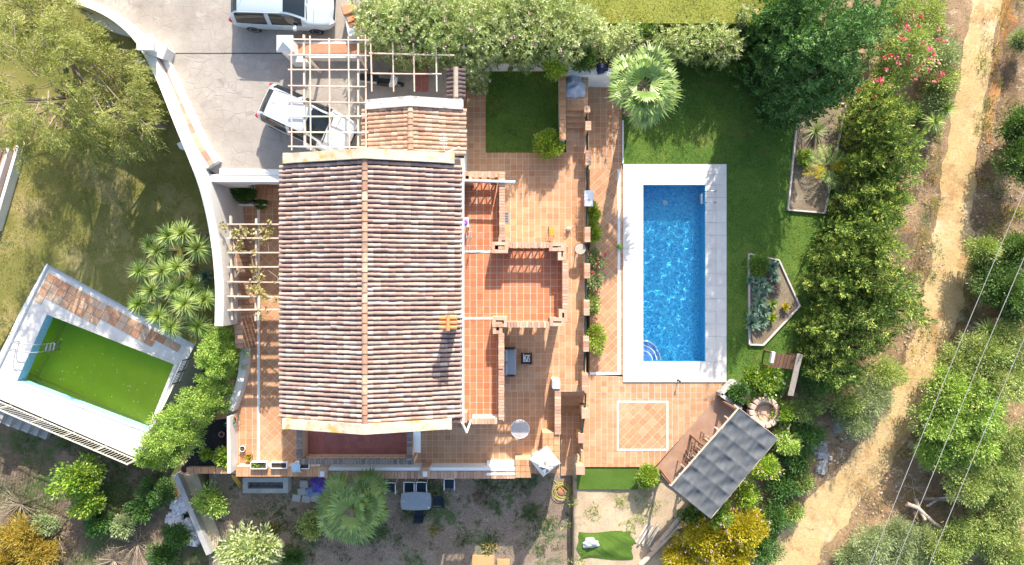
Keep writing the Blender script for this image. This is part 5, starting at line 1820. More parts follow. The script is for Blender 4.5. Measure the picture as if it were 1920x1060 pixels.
def cr(P0, t):
    """Catmull-Rom through rows of P0 at parameter t"""
    n = len(P0) - 1
    i = int(min(max(math.floor(t), 0), n - 1)); f = t - i
    p = [P0[max(i - 1, 0)], P0[i], P0[i + 1], P0[min(i + 2, n)]]
    return .5 * ((2 * p[1]) + (-p[0] + p[2]) * f + (2 * p[0] - 5 * p[1] + 4 * p[2] - p[3]) * f * f + (-p[0] + 3 * p[1] - 3 * p[2] + p[3]) * f ** 3)

def car(label, px, py, z, ang, L_, W_, Hk, paint, wagon=False):
    x, y, _ = P(px, py, z + .7)
    t = thing('parked_car', label, 'car', (x, y, z), ang)
    k = L_ / 4.2; wk = W_ / 1.8
    # x, half width, bottom, belt, top half width, top
    st = [(-2.10, .60, .42, .70, .50, .78), (-2.06, .74, .34, .84, .60, .95), (-1.98, .81, .30, .90, .62, 1.06), (-1.86, .85, .28, .93, .625, 1.20), (-1.62, .875, .26, .94, .62, 1.40),
          (-1.10, .895, .25, .94, .63, 1.475), (-.40, .90, .24, .93, .64, 1.49), (.20, .90, .24, .92, .63, 1.45), (.55, .90, .24, .91, .64, 1.33), (1.05, .895, .24, .90, .71, 1.02),
          (1.30, .885, .25, .87, .73, .95), (1.65, .86, .26, .80, .70, .87), (1.92, .78, .28, .70, .62, .76), (2.06, .66, .34, .58, .52, .62), (2.10, .56, .40, .54, .46, .56)]
    if wagon:
        st[3] = (-1.96, .85, .28, .93, .63, 1.20); st[4] = (-1.80, .875, .26, .94, .63, 1.40)
    st = np.array(st)
    st[:, 0] *= k; st[:, (1)] *= wk; st[:, 4] *= wk; st[:, 5] *= Hk; st[:, 3] *= Hk ** .5
    NU, NS = 56, 15
    rows, xs = [], []
    for i in range(NU):
        s = cr(st, (len(st) - 1) * i / (NU - 1))
        X_, w_, zb, zbelt, tw_, zt_ = s
        sec = np.array([(0, zb), (.80 * w_, zb), (.985 * w_, zb + .14), (w_, (zb + zbelt) / 2 + .05), (.965 * w_, zbelt), (tw_ + (.965 * w_ - tw_) * .18, zbelt + (zt_ - zbelt) * .80), (tw_ * .82, zt_ - .005), (0, zt_ + .035)])
        r_ = [cr(sec, 7 * j / (NS * 1.0 - 1)) for j in range(NS)]
        rows.append(r_); xs.append(X_)
    V, idx = [], {}
    for i in range(NU):
        for sgn in (1, -1):
            for j in range(NS):
                if sgn < 0 and j in (0, NS - 1):
                    idx[i, sgn, j] = idx[i, 1, j]
                    continue
                idx[i, sgn, j] = len(V)
                V.append((xs[i], sgn * rows[i][j][0], rows[i][j][1]))
    body, glass = [], {'windscreen': [], 'rear_window': [], 'side_window': []}
    def cls(i, j):
        xm = (xs[i] + xs[i + 1]) / 2 / k; u = 7 * (j + .5) / (NS - 1)
        if 4.15 < u < 5.75 and (-1.72 if not wagon else -1.86) < xm < .92:
            if abs(xm + .42) < .035 or abs(xm - .30) < .0:
                return None
            # leave the lower rear and front triangle painted
            return 'side_window'
        if u > 5.75 and .30 < xm < 1.04:
            return 'windscreen'
        if u > 5.75 and (-1.93 < xm < -1.60 if not wagon else -1.99 < xm < -1.80):
            return 'rear_window'
        return None
    for i in range(NU - 1):
        for sgn in (1, -1):
            for j in range(NS - 1):
                q = (idx[i, sgn, j], idx[i + 1, sgn, j], idx[i + 1, sgn, j + 1], idx[i, sgn, j + 1])
                q = tuple(dict.fromkeys(q))
                if len(q) < 3:
                    continue
                if sgn > 0:
                    q = tuple(reversed(q))
                body.append(q)
                c = cls(i, j)
                if c:
                    glass[c].append(q)
    for i, flip in ((0, False), (NU - 1, True)):
        ring = [idx[i, 1, j] for j in range(NS)] + [idx[i, -1, j] for j in range(NS - 2, 0, -1)]
        body.append(tuple(reversed(ring)) if flip else tuple(ring))
    MB().add(V, body).build('body', paint, t, True, True)
    VA = np.array(V)
    me = t.children[0].data
    nrm = np.array([v.normal[:] for v in me.vertices])
    VO = VA + nrm * (.009 if nrm[VA[:, 2].argmax(), 2] > 0 else -.009)
    for nm, fs in glass.items():
        if fs:
            used = sorted({i for f in fs for i in f}); mp = {u: i for i, u in enumerate(used)}
            MB().add([tuple(VO[u]) for u in used], [tuple(mp[i] for i in f) for f in fs]).build(nm, GLASS_C, t, True, True)
    for sx in (-1.28 * k, 1.30 * k):
        for sy in (-1, 1):
            wx, wy = sx, sy * (.80 * wk)
            m = MB()
            prof = [(.20, -.10), (.29, -.105), (.315, -.06), (.315, .06), (.29, .105), (.20, .10)]
            def axle(mb, prof, seg=20):
                vs, fs = [], []
                for rr, h in prof:
                    for a in range(seg):
                        q = 2 * math.pi * a / seg
                        vs.append((wx + rr * math.cos(q), wy + h * sy, .315 + rr * math.sin(q)))
                for a in range(len(prof) - 1):
                    for b in range(seg):
                        c = (b + 1) % seg
                        fs.append((a * seg + b, a * seg + c, (a + 1) * seg + c, (a + 1) * seg + b))
                fs.append(tuple(range(seg))); fs.append(tuple(range((len(prof) - 1) * seg, len(prof) * seg)))
                mb.add(vs, fs)
            axle(m, prof)
            wh = m.build('wheel', RUBBER, t, local=True)
            m = MB(); axle(m, [(.205, .0), (.205, .108), (.06, .09), (.05, .10)]); m.build('rim', STEEL, wh, local=True)
    for sy in (-1, 1):
        MB().bevbox((.62 * k, sy * 1.0 * wk, .98), (.16, .22, .14), .03).build('wing_mirror', paint, t, local=True)
        MB().bevbox((1.97 * k, sy * .60 * wk, .66), (.26, .26, .10), .03, sy * -.55).build('headlight', CLEARL, t, local=True)
        MB().bevbox((-2.02 * k, sy * .70 * wk, .86), (.16, .18, .18), .03, sy * .4).build('tail_light', REDL, t, local=True)
        MB().bar((-1.55 * k, sy * .60 * wk, 1.47 * Hk), (.15 * k, sy * .60 * wk, 1.48 * Hk), .03, .03).build('roof_rail', paint, t, local=True)
    MB().bevbox((2.07 * k, 0, .55), (.08, .9, .14), .02).build('grille', PLAST, t, local=True)
    MB().bevbox((-2.09 * k, 0, .62), (.04, .5, .11), .01).build('number_plate', WHITE_CLEAN, t, local=True)
    MB().bar((1.06 * k, .55, 1.04), (1.10 * k, .0, 1.045), .03, .02).bar((1.06 * k, -.1, 1.045), (1.10 * k, -.62, 1.03), .03, .02).build('wipers', PLAST, t, local=True)
    MB().tube([(-1.3 * k, 0, 1.49 * Hk), (-1.5 * k, 0, 1.68 * Hk)], [.012, .005], 5).build('antenna', PLAST, t, local=True)
    MB().bar((1.36 * k, -.7 * wk, .955), (1.36 * k, .7 * wk, .955), .008, .012).build('bonnet_seam', PLAST, t, local=True)
    return t
car('pale silver blue hatchback with dark side windows parked along the drive', 530, 11, 3.0, R(-2), 4.25, 1.82, 1.0, car_paint('silver_blue_paint', (.40, .46, .50)))
car('white hatchback parked askew under the rustic pole pergola', 577, 227, 3.0, R(-25), 3.95, 1.74, 1.0, car_paint('white_car_paint', (.52, .54, .56)))

# scooter
def scooter():
    x, y, _ = P(716, 153, 3.4)
    t = thing('motor_scooter', 'black and silver motor scooter parked in shade behind the planter', 'scooter', (x, y, 3.0), R(-6))
    GR = M('grey_scooter_paint', [(.34, .36, .38)], .3, 3, .05, 0)
    MB().bevbox((.0, 0, .34), (1.0, .30, .16), .05).build('floorboard', PLAST, t, local=True)
    m = MB(); m.add([(-.85, -.14, .45), (-.2, -.17, .45), (-.2, .17, .45), (-.85, .14, .45), (-.95, -.08, .74), (-.15, -.13, .72), (-.15, .13, .72), (-.95, .08, .74)],
                    [(3, 2, 1, 0), (4, 5, 6, 7), (0, 1, 5, 4), (1, 2, 6, 5), (2, 3, 7, 6), (3, 0, 4, 7)]); m.build('rear_body', GR, t, local=True)
    MB().bevbox((-.45, 0, .80), (.78, .28, .10), .04).build('seat', RUBBER, t, local=True)
    MB().add([(.32, -.2, .35), (.5, -.18, .35), (.5, .18, .35), (.32, .2, .35), (.42, -.24, .95), (.72, -.12, .78), (.72, .12, .78), (.42, .24, .95)],
             [(3, 2, 1, 0), (4, 5, 6, 7), (0, 1, 5, 4), (1, 2, 6, 5), (2, 3, 7, 6), (3, 0, 4, 7)]).build('front_shield', WHITE, t, local=True)
    MB().tube([(.40, -.34, 1.02), (.46, -.12, 1.05), (.46, .12, 1.05), (.40, .34, 1.02)], .02, 6).build('handlebar', DARKM, t, local=True)
    MB().bevbox((.68, 0, .90), (.10, .18, .10), .03).build('headlight', CLEARL, t, local=True)
    for wx in (-.68, .68):
        vs = MB()
        n = 16
        vv, ff = [], []
        prof = [(.12, -.05), (.22, -.055), (.24, 0), (.22, .055), (.12, .05)]
        for rr, h in prof:
            for a in range(n):
                q = 6.283 * a / n
                vv.append((wx + rr * math.cos(q), h, .24 + rr * math.sin(q)))
        for a in range(4):
            for b in range(n):
                ff.append((a * n + b, a * n + (b + 1) % n, (a + 1) * n + (b + 1) % n, (a + 1) * n + b))
        w = vs.add(vv, ff).build('wheel', RUBBER, t, local=True)
        MB().tube([(wx, -.06, .24), (wx, .06, .24)], .11, 10).build('rim', GREYM, w, local=True)
    MB().bar((-.75, .16, .50), (-.95, .16, .80), .03).build('rear_rack', GREYM, t, local=True)
scooter()
# small things on the drive
t = thing('orange_tile_steps', 'three orange roof tiles stepped beside the oleander', 'tiles', P(660, 50, 3.0))
for i in range(3):
    a = np.array(P(652 + i * 2.5, 38 + i * 9, 3.9 - .05 * i)); b = np.array(P(669 + i * 2.5, 32 + i * 9, 3.9 - .05 * i))
    MB().bar(a, b, .20, .05).build('tile', ORANGE_T, t)
MB().bevbox((*P(662, 52, 3.45)[:2], 3.42), (.42, 1.0, .84), .03, .2).build('masonry', WHITE, t)
MB().bevbox((*P(654, 18, 3.9)[:2], 3.5), (.55, .42, 1.0), .03, .3).build('top_block', CLAY, t)
t = thing('red_brick_path', 'strip of dark red paving crossing the shaded yard', 'path', P(790, 140, 3.0))
for i in range(9):
    for j in range(2):
        a = P(783 + j * 14, 100 + i * 8.5, 3.02)
        MB().box((a[0], a[1], 3.005), (.29, .175, .03)).build('brick', TILE_RED, t)
t = thing('yellow_handcart', 'bright yellow bent metal frame beside the planter', 'cart', P(694, 94, 3.0))
YM = M('yellow_paint', [(.70, .42, .01)], .5, 4, .1, 0)
MB().tube([P(684, 84, 3.9), P(688, 92, 3.6), P(694, 102, 3.2), P(697, 106, 3.03)], .035, 6).build('frame', YM, t)
MB().tube([P(703, 92, 3.7), P(704, 100, 3.5), P(702, 108, 3.05)], .035, 6).build('frame', YM, t)
MB().bar(P(688, 92, 3.6), P(703, 96, 3.6), .03).bar(P(692, 100, 3.3), P(703, 102, 3.3), .03).build('crossbar', YM, t)

# ------------------------------------------------------------------ pots and planters
def pot(label, px, py, z, r, h, mat=CLAY, plant=None, group=None, nleaf=40, L_=.16, name='flower_pot'):
    x, y, _ = P(px, py, z + h)
    t = thing(name, label, 'pot', (x, y, z), 0, group)
    MB().lathe([(r * .68, 0), (r * .95, h * .82), (r * 1.06, h * .84), (r * 1.06, h), (r * .86, h), (r * .84, h * .86)], (0, 0, 0), 16).build('pot_body', mat, t, True, True)
    MB().lathe([(r * .85, h * .86), (0, h * .89)], (0, 0, 0), 16).build('soil', SOIL, t, local=True)
    if plant is not None:
        lv = Leaves()
        k = nleaf
        d = unit(rdir(k) * .9 + np.array((0, 0, .7)))
        lv.leaf(np.array((0, 0, h * .9)) + rdir(k) * r * .5 + d * r * .6 * RNG.random((k, 1)), d, unit(np.array((0, 0, 1.)) + rdir(k) * .6), L_ * RNG.uniform(.7, 1.3, k), L_ * .42)
        lv.build('foliage', plant, t, (0, 0, 0))
    return t
pot('clay pot holding a spiky green rosette beside the black bed', 436, 788, .15, .20, .30, CLAY, L_AGAVE, None, 26, .24)
pot('clay pot of round green leaves beside the black bed', 433, 800, .10, .17, .26, CLAY, L_HEDGE, None, 60, .10)
pot('tipped pink plastic pot lying on the black gravel', 415, 815, ZP + .35, .13, .2, M('pink_plastic', [(.60, .26, .22)], .6, 3, .1, 0))
pot('white pot with brown soil on the sunny west terrace', 454, 842, 0, .14, .22, WHITE_CLEAN, L_GOLD, None, 14, .10)
pot('clay pot with yellowing leaves near the terrace wall', 466, 858, 0, .16, .26, CLAY, L_YEL, None, 60, .13)
pot('brown clay bowl stacked below the cypress hedge', 346, 880, ZG + .5, .20, .25, CLAY)
pot('dark glazed bowl below the cypress hedge', 357, 880, ZG + .5, .18, .22, PLAST)
pot('clay pot holding the leaning plant in the cactus bed', 1472, 575, ZP, .11, .22, CLAY, L_YEL, None, 50, .2)
def trough(label, px, py, z, L_, W_, mat, plant=None, fill=SOIL):
    x, y, _ = P(px, py, z + .2)
    t = thing('window_box', label, 'planter', (x, y, z))
    for (dx, dy, a, b) in ((0, W_ / 2, L_, .03), (0, -W_ / 2, L_, .03), (L_ / 2, 0, .03, W_ - .03), (-L_ / 2, 0, .03, W_ - .03)):
        MB().box((dx, dy, .11), (a, b, .22)).build('side', mat, t, local=True)
    MB().box((0, 0, .09), (L_ - .03, W_ - .03, .16)).build('soil', fill, t, local=True)
    if plant:
        lv = Leaves(); k = 60
        p = np.stack([RNG.uniform(-L_ / 2, L_ / 2, k) * .8, RNG.uniform(-W_ / 2, W_ / 2, k) * .7, np.full(k, .18)], 1)
        lv.leaf(p, unit(rdir(k) + np.array((0, 0, .7))), rdir(k), .10, .05)
        lv.build('foliage', plant, t, (0, 0, 0))
trough('long white planter with green seedlings on the west wall', 485, 873, .6, .72, .30, WHITE_CLEAN, L_CITRUS)
trough('long white planter of bare brown soil on the west wall', 523, 873, .6, .72, .26, WHITE_CLEAN)
trough('white planter with a dark well on the west wall', 566, 873, .6, .66, .30, WHITE_CLEAN)
t = thing('blue_cloth', 'pale blue cloth draped over a white planter', 'cloth', P(556, 876, .85))
g = MB(); n = 8
vv = [(-.2 + .4 * i / n, -.28 + .5 * j / n, .10 - (.25 if j < 2 else 0) * (1 - j / 2) + .03 * math.sin(i * 1.3 + j)) for j in range(n + 1) for i in range(n + 1)]
g.add(vv, [(j * (n + 1) + i, j * (n + 1) + i + 1, (j + 1) * (n + 1) + i + 1, (j + 1) * (n + 1) + i) for j in range(n) for i in range(n)])
g.build('cloth_sheet', M('blue_cloth_fabric', [(.40, .58, .70)], .9, 8, .1, .1), t, True, True)

# black gravel bed with low walls
bed = thing('gravel_bed', 'black gravel planting bed walled beside the west terrace', 'planting bed', P(390, 835, ZP))
poly = [P(a, b, -.45)[:2] for a, b in ((392, 785), (428, 785), (428, 876), (345, 876))]
MB().prism(poly, ZF, -.45).build('gravel', BLACKSOIL, bed)
for (p, q) in (((390, 783), (446, 776)), ((434, 782), (434, 880)), ((350, 882), (446, 882))):
    a, b = np.array(P(*p, -.1)), np.array(P(*q, -.1))
    n = max(3, int(np.linalg.norm(b - a) / .34))
    MB().bar((a[0], a[1], -1.8), (b[0], b[1], -1.8), .22, 3.3).build('bed_wall', CONC, bed)
    for i in range(n):
        c0, c1 = a + (b - a) * (i + .03) / n, a + (b - a) * (i + .97) / n
        MB().bar(c0, c1, .30, .08).build('cap_tile', TILE, bed)
MB().bar(P(440, 776, .2), P(441, 880, .2), .14, 1.4).build('white_side', WHITE, bed)
# concrete trough under the wall
tr = thing('water_trough', 'rectangular grey concrete trough of dark water below the terrace wall', 'trough', P(497, 909, ZG))
a, b = P(455, 896, ZG + .55), P(540, 925, ZG + .55)
for (x0_, x1_, y0_, y1_) in ((a[0], b[0], b[1], b[1] + .22), (a[0], b[0], a[1] - .22, a[1]), (a[0], a[0] + .24, b[1] + .22, a[1] - .22), (b[0] - .24, b[0], b[1] + .22, a[1] - .22)):
    MB().box(((x0_ + x1_) / 2, (y0_ + y1_) / 2, ZG + .25), (x1_ - x0_, y1_ - y0_, .6)).build('trough_side', CONC, tr)
MB().box(((a[0] + b[0]) / 2, (a[1] + b[1]) / 2, ZG + .15), (b[0] - a[0] - .4, a[1] - b[1] - .4, .3)).build('trough_fill', M('dark_wet_rubble', [(.04, .05, .06), (.14, .15, .16)], .3, 9, .5, .5, by='noise', cs=4), tr)

# ------------------------------------------------------------------ furniture
def table_round(label, px, py, z, r, h, mat, legmat, group=None, cross=True):
    x, y, _ = P(px, py, z + h)
    t = thing('round_table', label, 'table', (x, y, z), 0, group)
    MB().lathe([(0, h - .025), (r, h - .025), (r + .008, h - .012), (r, h), (0, h)], (0, 0, 0), 32).build('table_top', mat, t, local=True)
    MB().tube([(r * math.cos(a), r * math.sin(a), h - .01) for a in np.linspace(0, 6.283, 33)], .014, 6).build('rim', legmat, t, local=True)
    for k in range(4):
        a = k * math.pi / 2 + .5
        MB().tube([(r * .75 * math.cos(a), r * .75 * math.sin(a), 0), (r * .35 * math.cos(a + .4), r * .35 * math.sin(a + .4), h - .03)], .016, 6).build('leg', legmat, t, local=True)
    return t
table_round('round beige bistro table on thin crossed legs near the railing', 1088, 467, 0, .26, .72, M('beige_tabletop', [(.40, .35, .28)], .5, 3, .06, 0), DARKM)
table_round('round frosted glass table with white rim on the lounge terrace', 975, 805, 0, .42, .72, M('frosted_glass', [(.36, .33, .33), (.44, .41, .40)], .25, 2.0, .2, 0, by='noise', cs=3), WHITE_CLEAN)
# sofa with curved grey cushion
sx, sy, _ = P(955, 679, .45)
t = thing('garden_sofa', 'grey cushioned garden sofa against the white lattice wall', 'sofa', (sx, sy, 0))
SOFA = M('grey_cushion_fabric', [(.30, .33, .37), (.34, .37, .41)], .95, 6, .08, .2)
MB().bevbox((.03, 0, .20), (.52, 1.30, .36), .03).build('frame', DARKM, t, local=True)
MB().bevbox((.06, 0, .42), (.50, 1.22, .14), .05).build('seat_cushion', SOFA, t, local=True)
for s in (-1, 1):
    MB().bevbox((-.17, s * .31, .58), (.18, .58, .30), .06).build('back_cushion', SOFA, t, local=True)
MB().bevbox((-.0, .64, .46), (.50, .07, .30), .02).build('armrest', DARKM, t, local=True)
MB().bevbox((-.0, -.64, .40), (.50, .05, .24), .02).build('armrest', DARKM, t, local=True)
t = thing('side_table', 'square black stool with a white striped cushion pattern', 'stool', P(987, 671, 0))
MB().bevbox((0, 0, .36), (.52, .52, .08), .02).build('seat', DARKM, t, local=True)
for a in (-1, 1):
    for b in (-1, 1):
        MB().box((a * .22, b * .22, .16), (.05, .05, .33)).build('leg', DARKM, t, local=True)
st = MB()
for i in range(4):
    st.box((-.06 + i * .075 - .05, -.02 + .01 * i, .402), (.035, .26 - .02 * i, .006), .25 if i % 2 else -.2)
st.box((-.13, .05, .4025), (.03, .34, .006)).box((.05, .15, .403), (.24, .04, .006)).box((.02, -.12, .4035), (.26, .03, .006))
st.build('white_stripes', WHITE_CLEAN, t, local=True)
# folding chair with an orange seat
x, y, _ = P(1034, 436, .4)
t = thing('folding_chair', 'small folding chair with orange seat on the pale terrace', 'chair', (x, y, 0), R(5))
MB().bevbox((.02, .02, .40), (.20, .38, .06), .02).build('seat', M('orange_fabric', [(.60, .28, .04)], .9, 8, .1, .1), t, local=True)
MB().bar((-.14, -.18, .42), (-.14, .24, .60), .03, .05).build('backrest', DARKM, t, local=True)
for a, b in ((-.12, -.16), (.1, -.16), (-.12, .2), (.1, .2)):
    MB().bar((a, b, 0), (a, b, .40), .022).build('leg', DARKM, t, local=True)
x, y, _ = P(1066, 429, .2)
t = thing('watering_can', 'small white can with a brown handle on the pale terrace', 'can', (x, y, 0), R(30))
MB().lathe([(.09, 0), (.10, .02), (.09, .2), (.05, .24), (.05, .26)], (0, 0, 0), 14).build('can_body', WHITE_CLEAN, t, True, True)
MB().tube([(.08, 0, .06), (.20, 0, .20), (.26, 0, .28)], [.022, .016, .02], 7).build('spout', WHITE_CLEAN, t, True, True)
MB().tube([(-.09, 0, .05), (-.18, 0, .12), (-.16, 0, .24), (-.04, 0, .30), (.04, 0, .24)], .014, 6).build('handle', WOODB, t, True, True)
# towel over a pier
x, y, _ = P(1104, 372, .98)
t = thing('white_towel', 'white towel with a red stripe spread over a railing pier', 'towel', (x, y, .86))
n = 10; g = MB()
vv = []
for j in range(n + 1):
    for i in range(n + 1):
        a, b = -1 + 2 * i / n, -1 + 2 * j / n
        vv.append((a * .20, b * .36, .135 - .18 * max(0, abs(a) - .72) - .05 * max(0, abs(b) - .8) + .012 * math.sin(5 * a + 3 * b)))
g.add(vv, [(j * (n + 1) + i, j * (n + 1) + i + 1, (j + 1) * (n + 1) + i + 1, (j + 1) * (n + 1) + i) for j in range(n) for i in range(n)])
cl = g.build('towel_sheet', M('white_towelling', [(.70, .73, .78)], .95, 20, .06, .2), t, True, True)
MB().bar((-.18, -.02, .165), (.04, -.06, .17), .02, .006).build('red_stripe', REDL, cl, local=True)
# drain grille and basin things by the north terrace wall
t = thing('drain_grille', 'narrow grey floor grille beside the north terrace parapet', 'grille', P(950, 408, 0))
MB().box((0, 0, .008), (.20, .52, .012)).build('frame', GREYM, t, local=True)
for i in range(6):
    MB().box((0, -.2 + i * .08, .018), (.16, .03, .010)).build('slat', DARKM, t, local=True)
# things on the north roof terrace
x, y, _ = P(872, 417, 3.5)
t = thing('purple_basket', 'white stool holding a purple bundle on the roof terrace', 'stool', (x, y, ZU))
MB().bevbox((0, 0, .46), (.30, .42, .06), .02).build('seat', WHITE_CLEAN, t, local=True)
for a in (-.12, .12):
    for b in (-.17, .17):
        MB().box((a, b, .22), (.04, .04, .44)).build('leg', WHITE_CLEAN, t, local=True)
MB().lathe([(.11, .49), (.13, .55), (.09, .60), (.03, .57), (.0, .56)], (0, 0, 0), 14).build('bundle', M('purple_plastic', [(.30, .10, .45)], .5, 5, .2, .1), t, True, True)
x, y, _ = P(878, 448, 3.3)
t = thing('clothes_airer', 'folding clothes airer with a bent hoop on the roof terrace', 'airer', (x, y, ZU))
for a in (-.10, .10):
    MB().tube([(a, .42, 0), (a + .05, 0, .8), (a - .02, -.45, 0)], .014, 5).build('frame', GREYM, t, local=True)
for i in range(4):
    MB().tube([(-.10, .30 - i * .2, .25 + .12 * (i % 2)), (.14, .30 - i * .2, .25 + .12 * (i % 2))], .010, 5).build('bar', GREYM, t, local=True)
MB().tube([(-.1 + 1.0 * s, .0 + .26 * math.sin(s * 3.0), .35 + .2 * math.sin(s * 3.1)) for s in np.linspace(0, 1, 10)], .012, 5).build('hoop', GREYM, t, local=True)
t = thing('hose_bundle', 'small grey coiled bundle in the shaded terrace corner', 'bundle', P(926, 331, ZU))
for k in range(4):
    MB().tube([((.12 - .01 * k) * math.cos(a), (.12 - .01 * k) * math.sin(a), .04 + .04 * k) for a in np.linspace(0, 6.283, 16)], .022, 5).build('coil', M('mauve_hose', [(.40, .34, .36)], .6, 5, .1, 0) if k == 0 else bpy.data.materials['mauve_hose'], t, local=True)
# satellite-like white garden chair on the west terrace
x, y, _ = P(433, 752, .5)
t = thing('metal_chair', 'pale metal garden chair with a green cushion by the hedge', 'chair', (x, y, 0), .3)
PALEM = M('pale_blue_metal', [(.56, .60, .66)], .5, 5, .1, 0)
MB().lathe([(0, .44), (.20, .44), (.21, .455), (.20, .47), (0, .47)], (0, 0, 0), 14).build('seat', PALEM, t, local=True)
MB().lathe([(0, .47), (.12, .47), (.13, .49), (0, .50)], (0, 0, 0), 12).build('cushion', L_CITRUS, t, local=True)
for k in range(4):
    a = k * 1.571 + .78
    MB().tube([(.19 * math.cos(a), .19 * math.sin(a), .44), (.27 * math.cos(a), .27 * math.sin(a), 0)], .014, 5).build('leg', PALEM, t, local=True)
MB().tube([(-.20, -.1, .45), (-.26, -.1, .85), (-.26, .1, .85), (-.20, .1, .45)], .014, 5).build('backrest', PALEM, t, local=True)
for s in (-1, 1):
    MB().tube([(-.24, s * .12, .66), (-.05, s * .27, .66), (.12, s * .26, .64), (.14, s * .2, .45)], .013, 5).build('armrest', PALEM, t, local=True)

# west court box and shrubs
t = thing('court_step_block', 'square terracotta tiled block in the entry court', 'plinth', P(496, 360, .0))
A, B = P(476, 342, .6), P(534, 374, .6)
MB().box(((A[0] + B[0]) / 2, (A[1] + B[1]) / 2, .27), (B[0] - A[0], A[1] - B[1], .54)).build('masonry', CREAMW, t)
for i in range(5):
    for j in range(3):
        w_, h_ = (B[0] - A[0]) / 5, (A[1] - B[1]) / 3
        MB().box((A[0] + (i + .5) * w_, B[1] + (j + .5) * h_, .56), (w_ - .015, h_ - .015, .05)).build('top_tile', TILE, t)
t = thing('court_planter', 'grey plank planter box holding dark shrubs in the court', 'planter', P(452, 375, 0))
A, B = P(428, 338, .45), P(476, 380, .45)
MB().box(((A[0] + B[0]) / 2, (A[1] + B[1]) / 2 + .05, .2), (B[0] - A[0], A[1] - B[1] - .1, .40)).build('soil_box', SOIL, t)
for i in range(5):
    MB().box((A[0] + (i + .5) * (B[0] - A[0]) / 5, B[1] - .02, .22), ((B[0] - A[0]) / 5 - .02, .08, .45)).build('plank', WOODG, t)
MB().bar(P(434, 385, .3), P(500, 385, .3), .06, .5).build('white_edge', WHITE_CLEAN, t)

# barbecue
x, y, _ = P(1023, 872, 1.6)
t = thing('barbecue', 'white masonry barbecue with a pyramid hood and vented cap', 'barbecue', (x, y, 0), R(38))
MB().bevbox((0, 0, -.35), (.80, .80, 2.5), .03).build('body', WHITE, t, local=True)
k = .50
MB().add([(-k, -k, .9), (k, -k, .9), (k, k, .9), (-k, k, .9), (-k, -k, 1.0), (k, -k, 1.0), (k, k, 1.0), (-k, k, 1.0), (-.17, -.17, 1.75), (.17, -.17, 1.75), (.17, .17, 1.75), (-.17, .17, 1.75)],
         [(3, 2, 1, 0), (0, 1, 5, 4), (1, 2, 6, 5), (2, 3, 7, 6), (3, 0, 4, 7), (4, 5, 9, 8), (5, 6, 10, 9), (6, 7, 11, 10), (7, 4, 8, 11), (8, 9, 10, 11)]).build('hood', WHITE_CLEAN, t, local=True)
for a in (-1, 1):
    for b in (-1, 1):
        MB().box((a * .14, b * .14, 1.85), (.07, .07, .2)).build('vent_post', WHITE_CLEAN, t, local=True)
cp = MB().add([(-.22, -.22, 1.95), (.22, -.22, 1.95), (.22, .22, 1.95), (-.22, .22, 1.95), (0, 0, 2.12)], [(3, 2, 1, 0), (0, 1, 4), (1, 2, 4), (2, 3, 4), (3, 0, 4)]).build('vent_cap', WHITE_CLEAN, t, local=True)
MB().add([(-.20, -.2205, 1.958), (-.0, -.222, 1.96), (0, -.02, 2.106)], [(0, 1, 2)]).add([(.20, .2205, 1.958), (.0, .222, 1.96), (0, .02, 2.106)], [(0, 1, 2)]).add([(.2205, -.2, 1.958), (.222, 0, 1.96), (.02, 0, 2.106)], [(0, 1, 2)]).add([(-.2205, .2, 1.958), (-.222, 0, 1.96), (-.02, 0, 2.106)], [(0, 1, 2)]).build('dark_panels', BRICK_OLD, cp, local=True)  # dark triangle over half of each cap face, a checkered pattern

# garden dining set
x, y, _ = P(780, 940, ZG + .73)
t = thing('glass_dining_table', 'grey glass topped garden table with bowed edges', 'table', (x, y, ZG))
n = 8
top = []
for i in range(n + 1): top.append((-.68 + 1.36 * i / n, -.38 - .05 * math.sin(math.pi * i / n)))
for i in range(n + 1): top.append((.68 + .05 * math.sin(math.pi * i / n), -.38 + .76 * i / n))
for i in range(n + 1): top.append((.68 - 1.36 * i / n, .38 + .05 * math.sin(math.pi * i / n)))
for i in range(n + 1): top.append((-.68 - .05 * math.sin(math.pi * i / n), .38 - .76 * i / n))
tp = [top[0]]
for q in top[1:]:
    if math.hypot(q[0] - tp[-1][0], q[1] - tp[-1][1]) > .01: tp.append(q)
if math.hypot(tp[0][0] - tp[-1][0], tp[0][1] - tp[-1][1]) < .01: tp.pop()
GT = M('grey_table_glass', [(.26, .30, .33), (.30, .34, .37)], .15, 6, .08, 0, by='noise', cs=2)
MB().prism(tp, .72, .735).build('table_top', GT, t, local=True)
MB().tube([(q[0], q[1], .728) for q in tp + tp[:1]], .016, 5).build('rim', GREYM, t, local=True)
for a in (-1, 1):
    for b in (-1, 1):
        MB().tube([(a * .55, b * .28, 0), (a * .5, b * .25, .72)], .022, 6).build('leg', GREYM, t, local=True)
MB().bar((-.5, .0, .30), (.5, .0, .30), .03).build('stretcher', GREYM, t, local=True)
for (px_, py_, lb) in ((757, 939, 'small white cup on the palm side of the glass table'), (804, 951, 'small white cup on the glass table by the dark end chair')):
    q = thing('white_cup', lb, 'cup', P(px_, py_, ZG + .736), 0, 'cups on the glass table')
    MB().lathe([(.03, 0), (.045, .06), (.042, .065), (.028, .01)], (0, 0, 0), 12).build('bowl', WHITE_CLEAN, q, True, True)
    MB().tube([(.04, 0, .05), (.065, 0, .04), (.05, 0, .015)], .006, 4).build('handle', WHITE_CLEAN, q, local=True)
NET = M('navy_mesh_fabric', [(.012, .026, .045), (.02, .036, .06)], .85, 30, .2, .1)
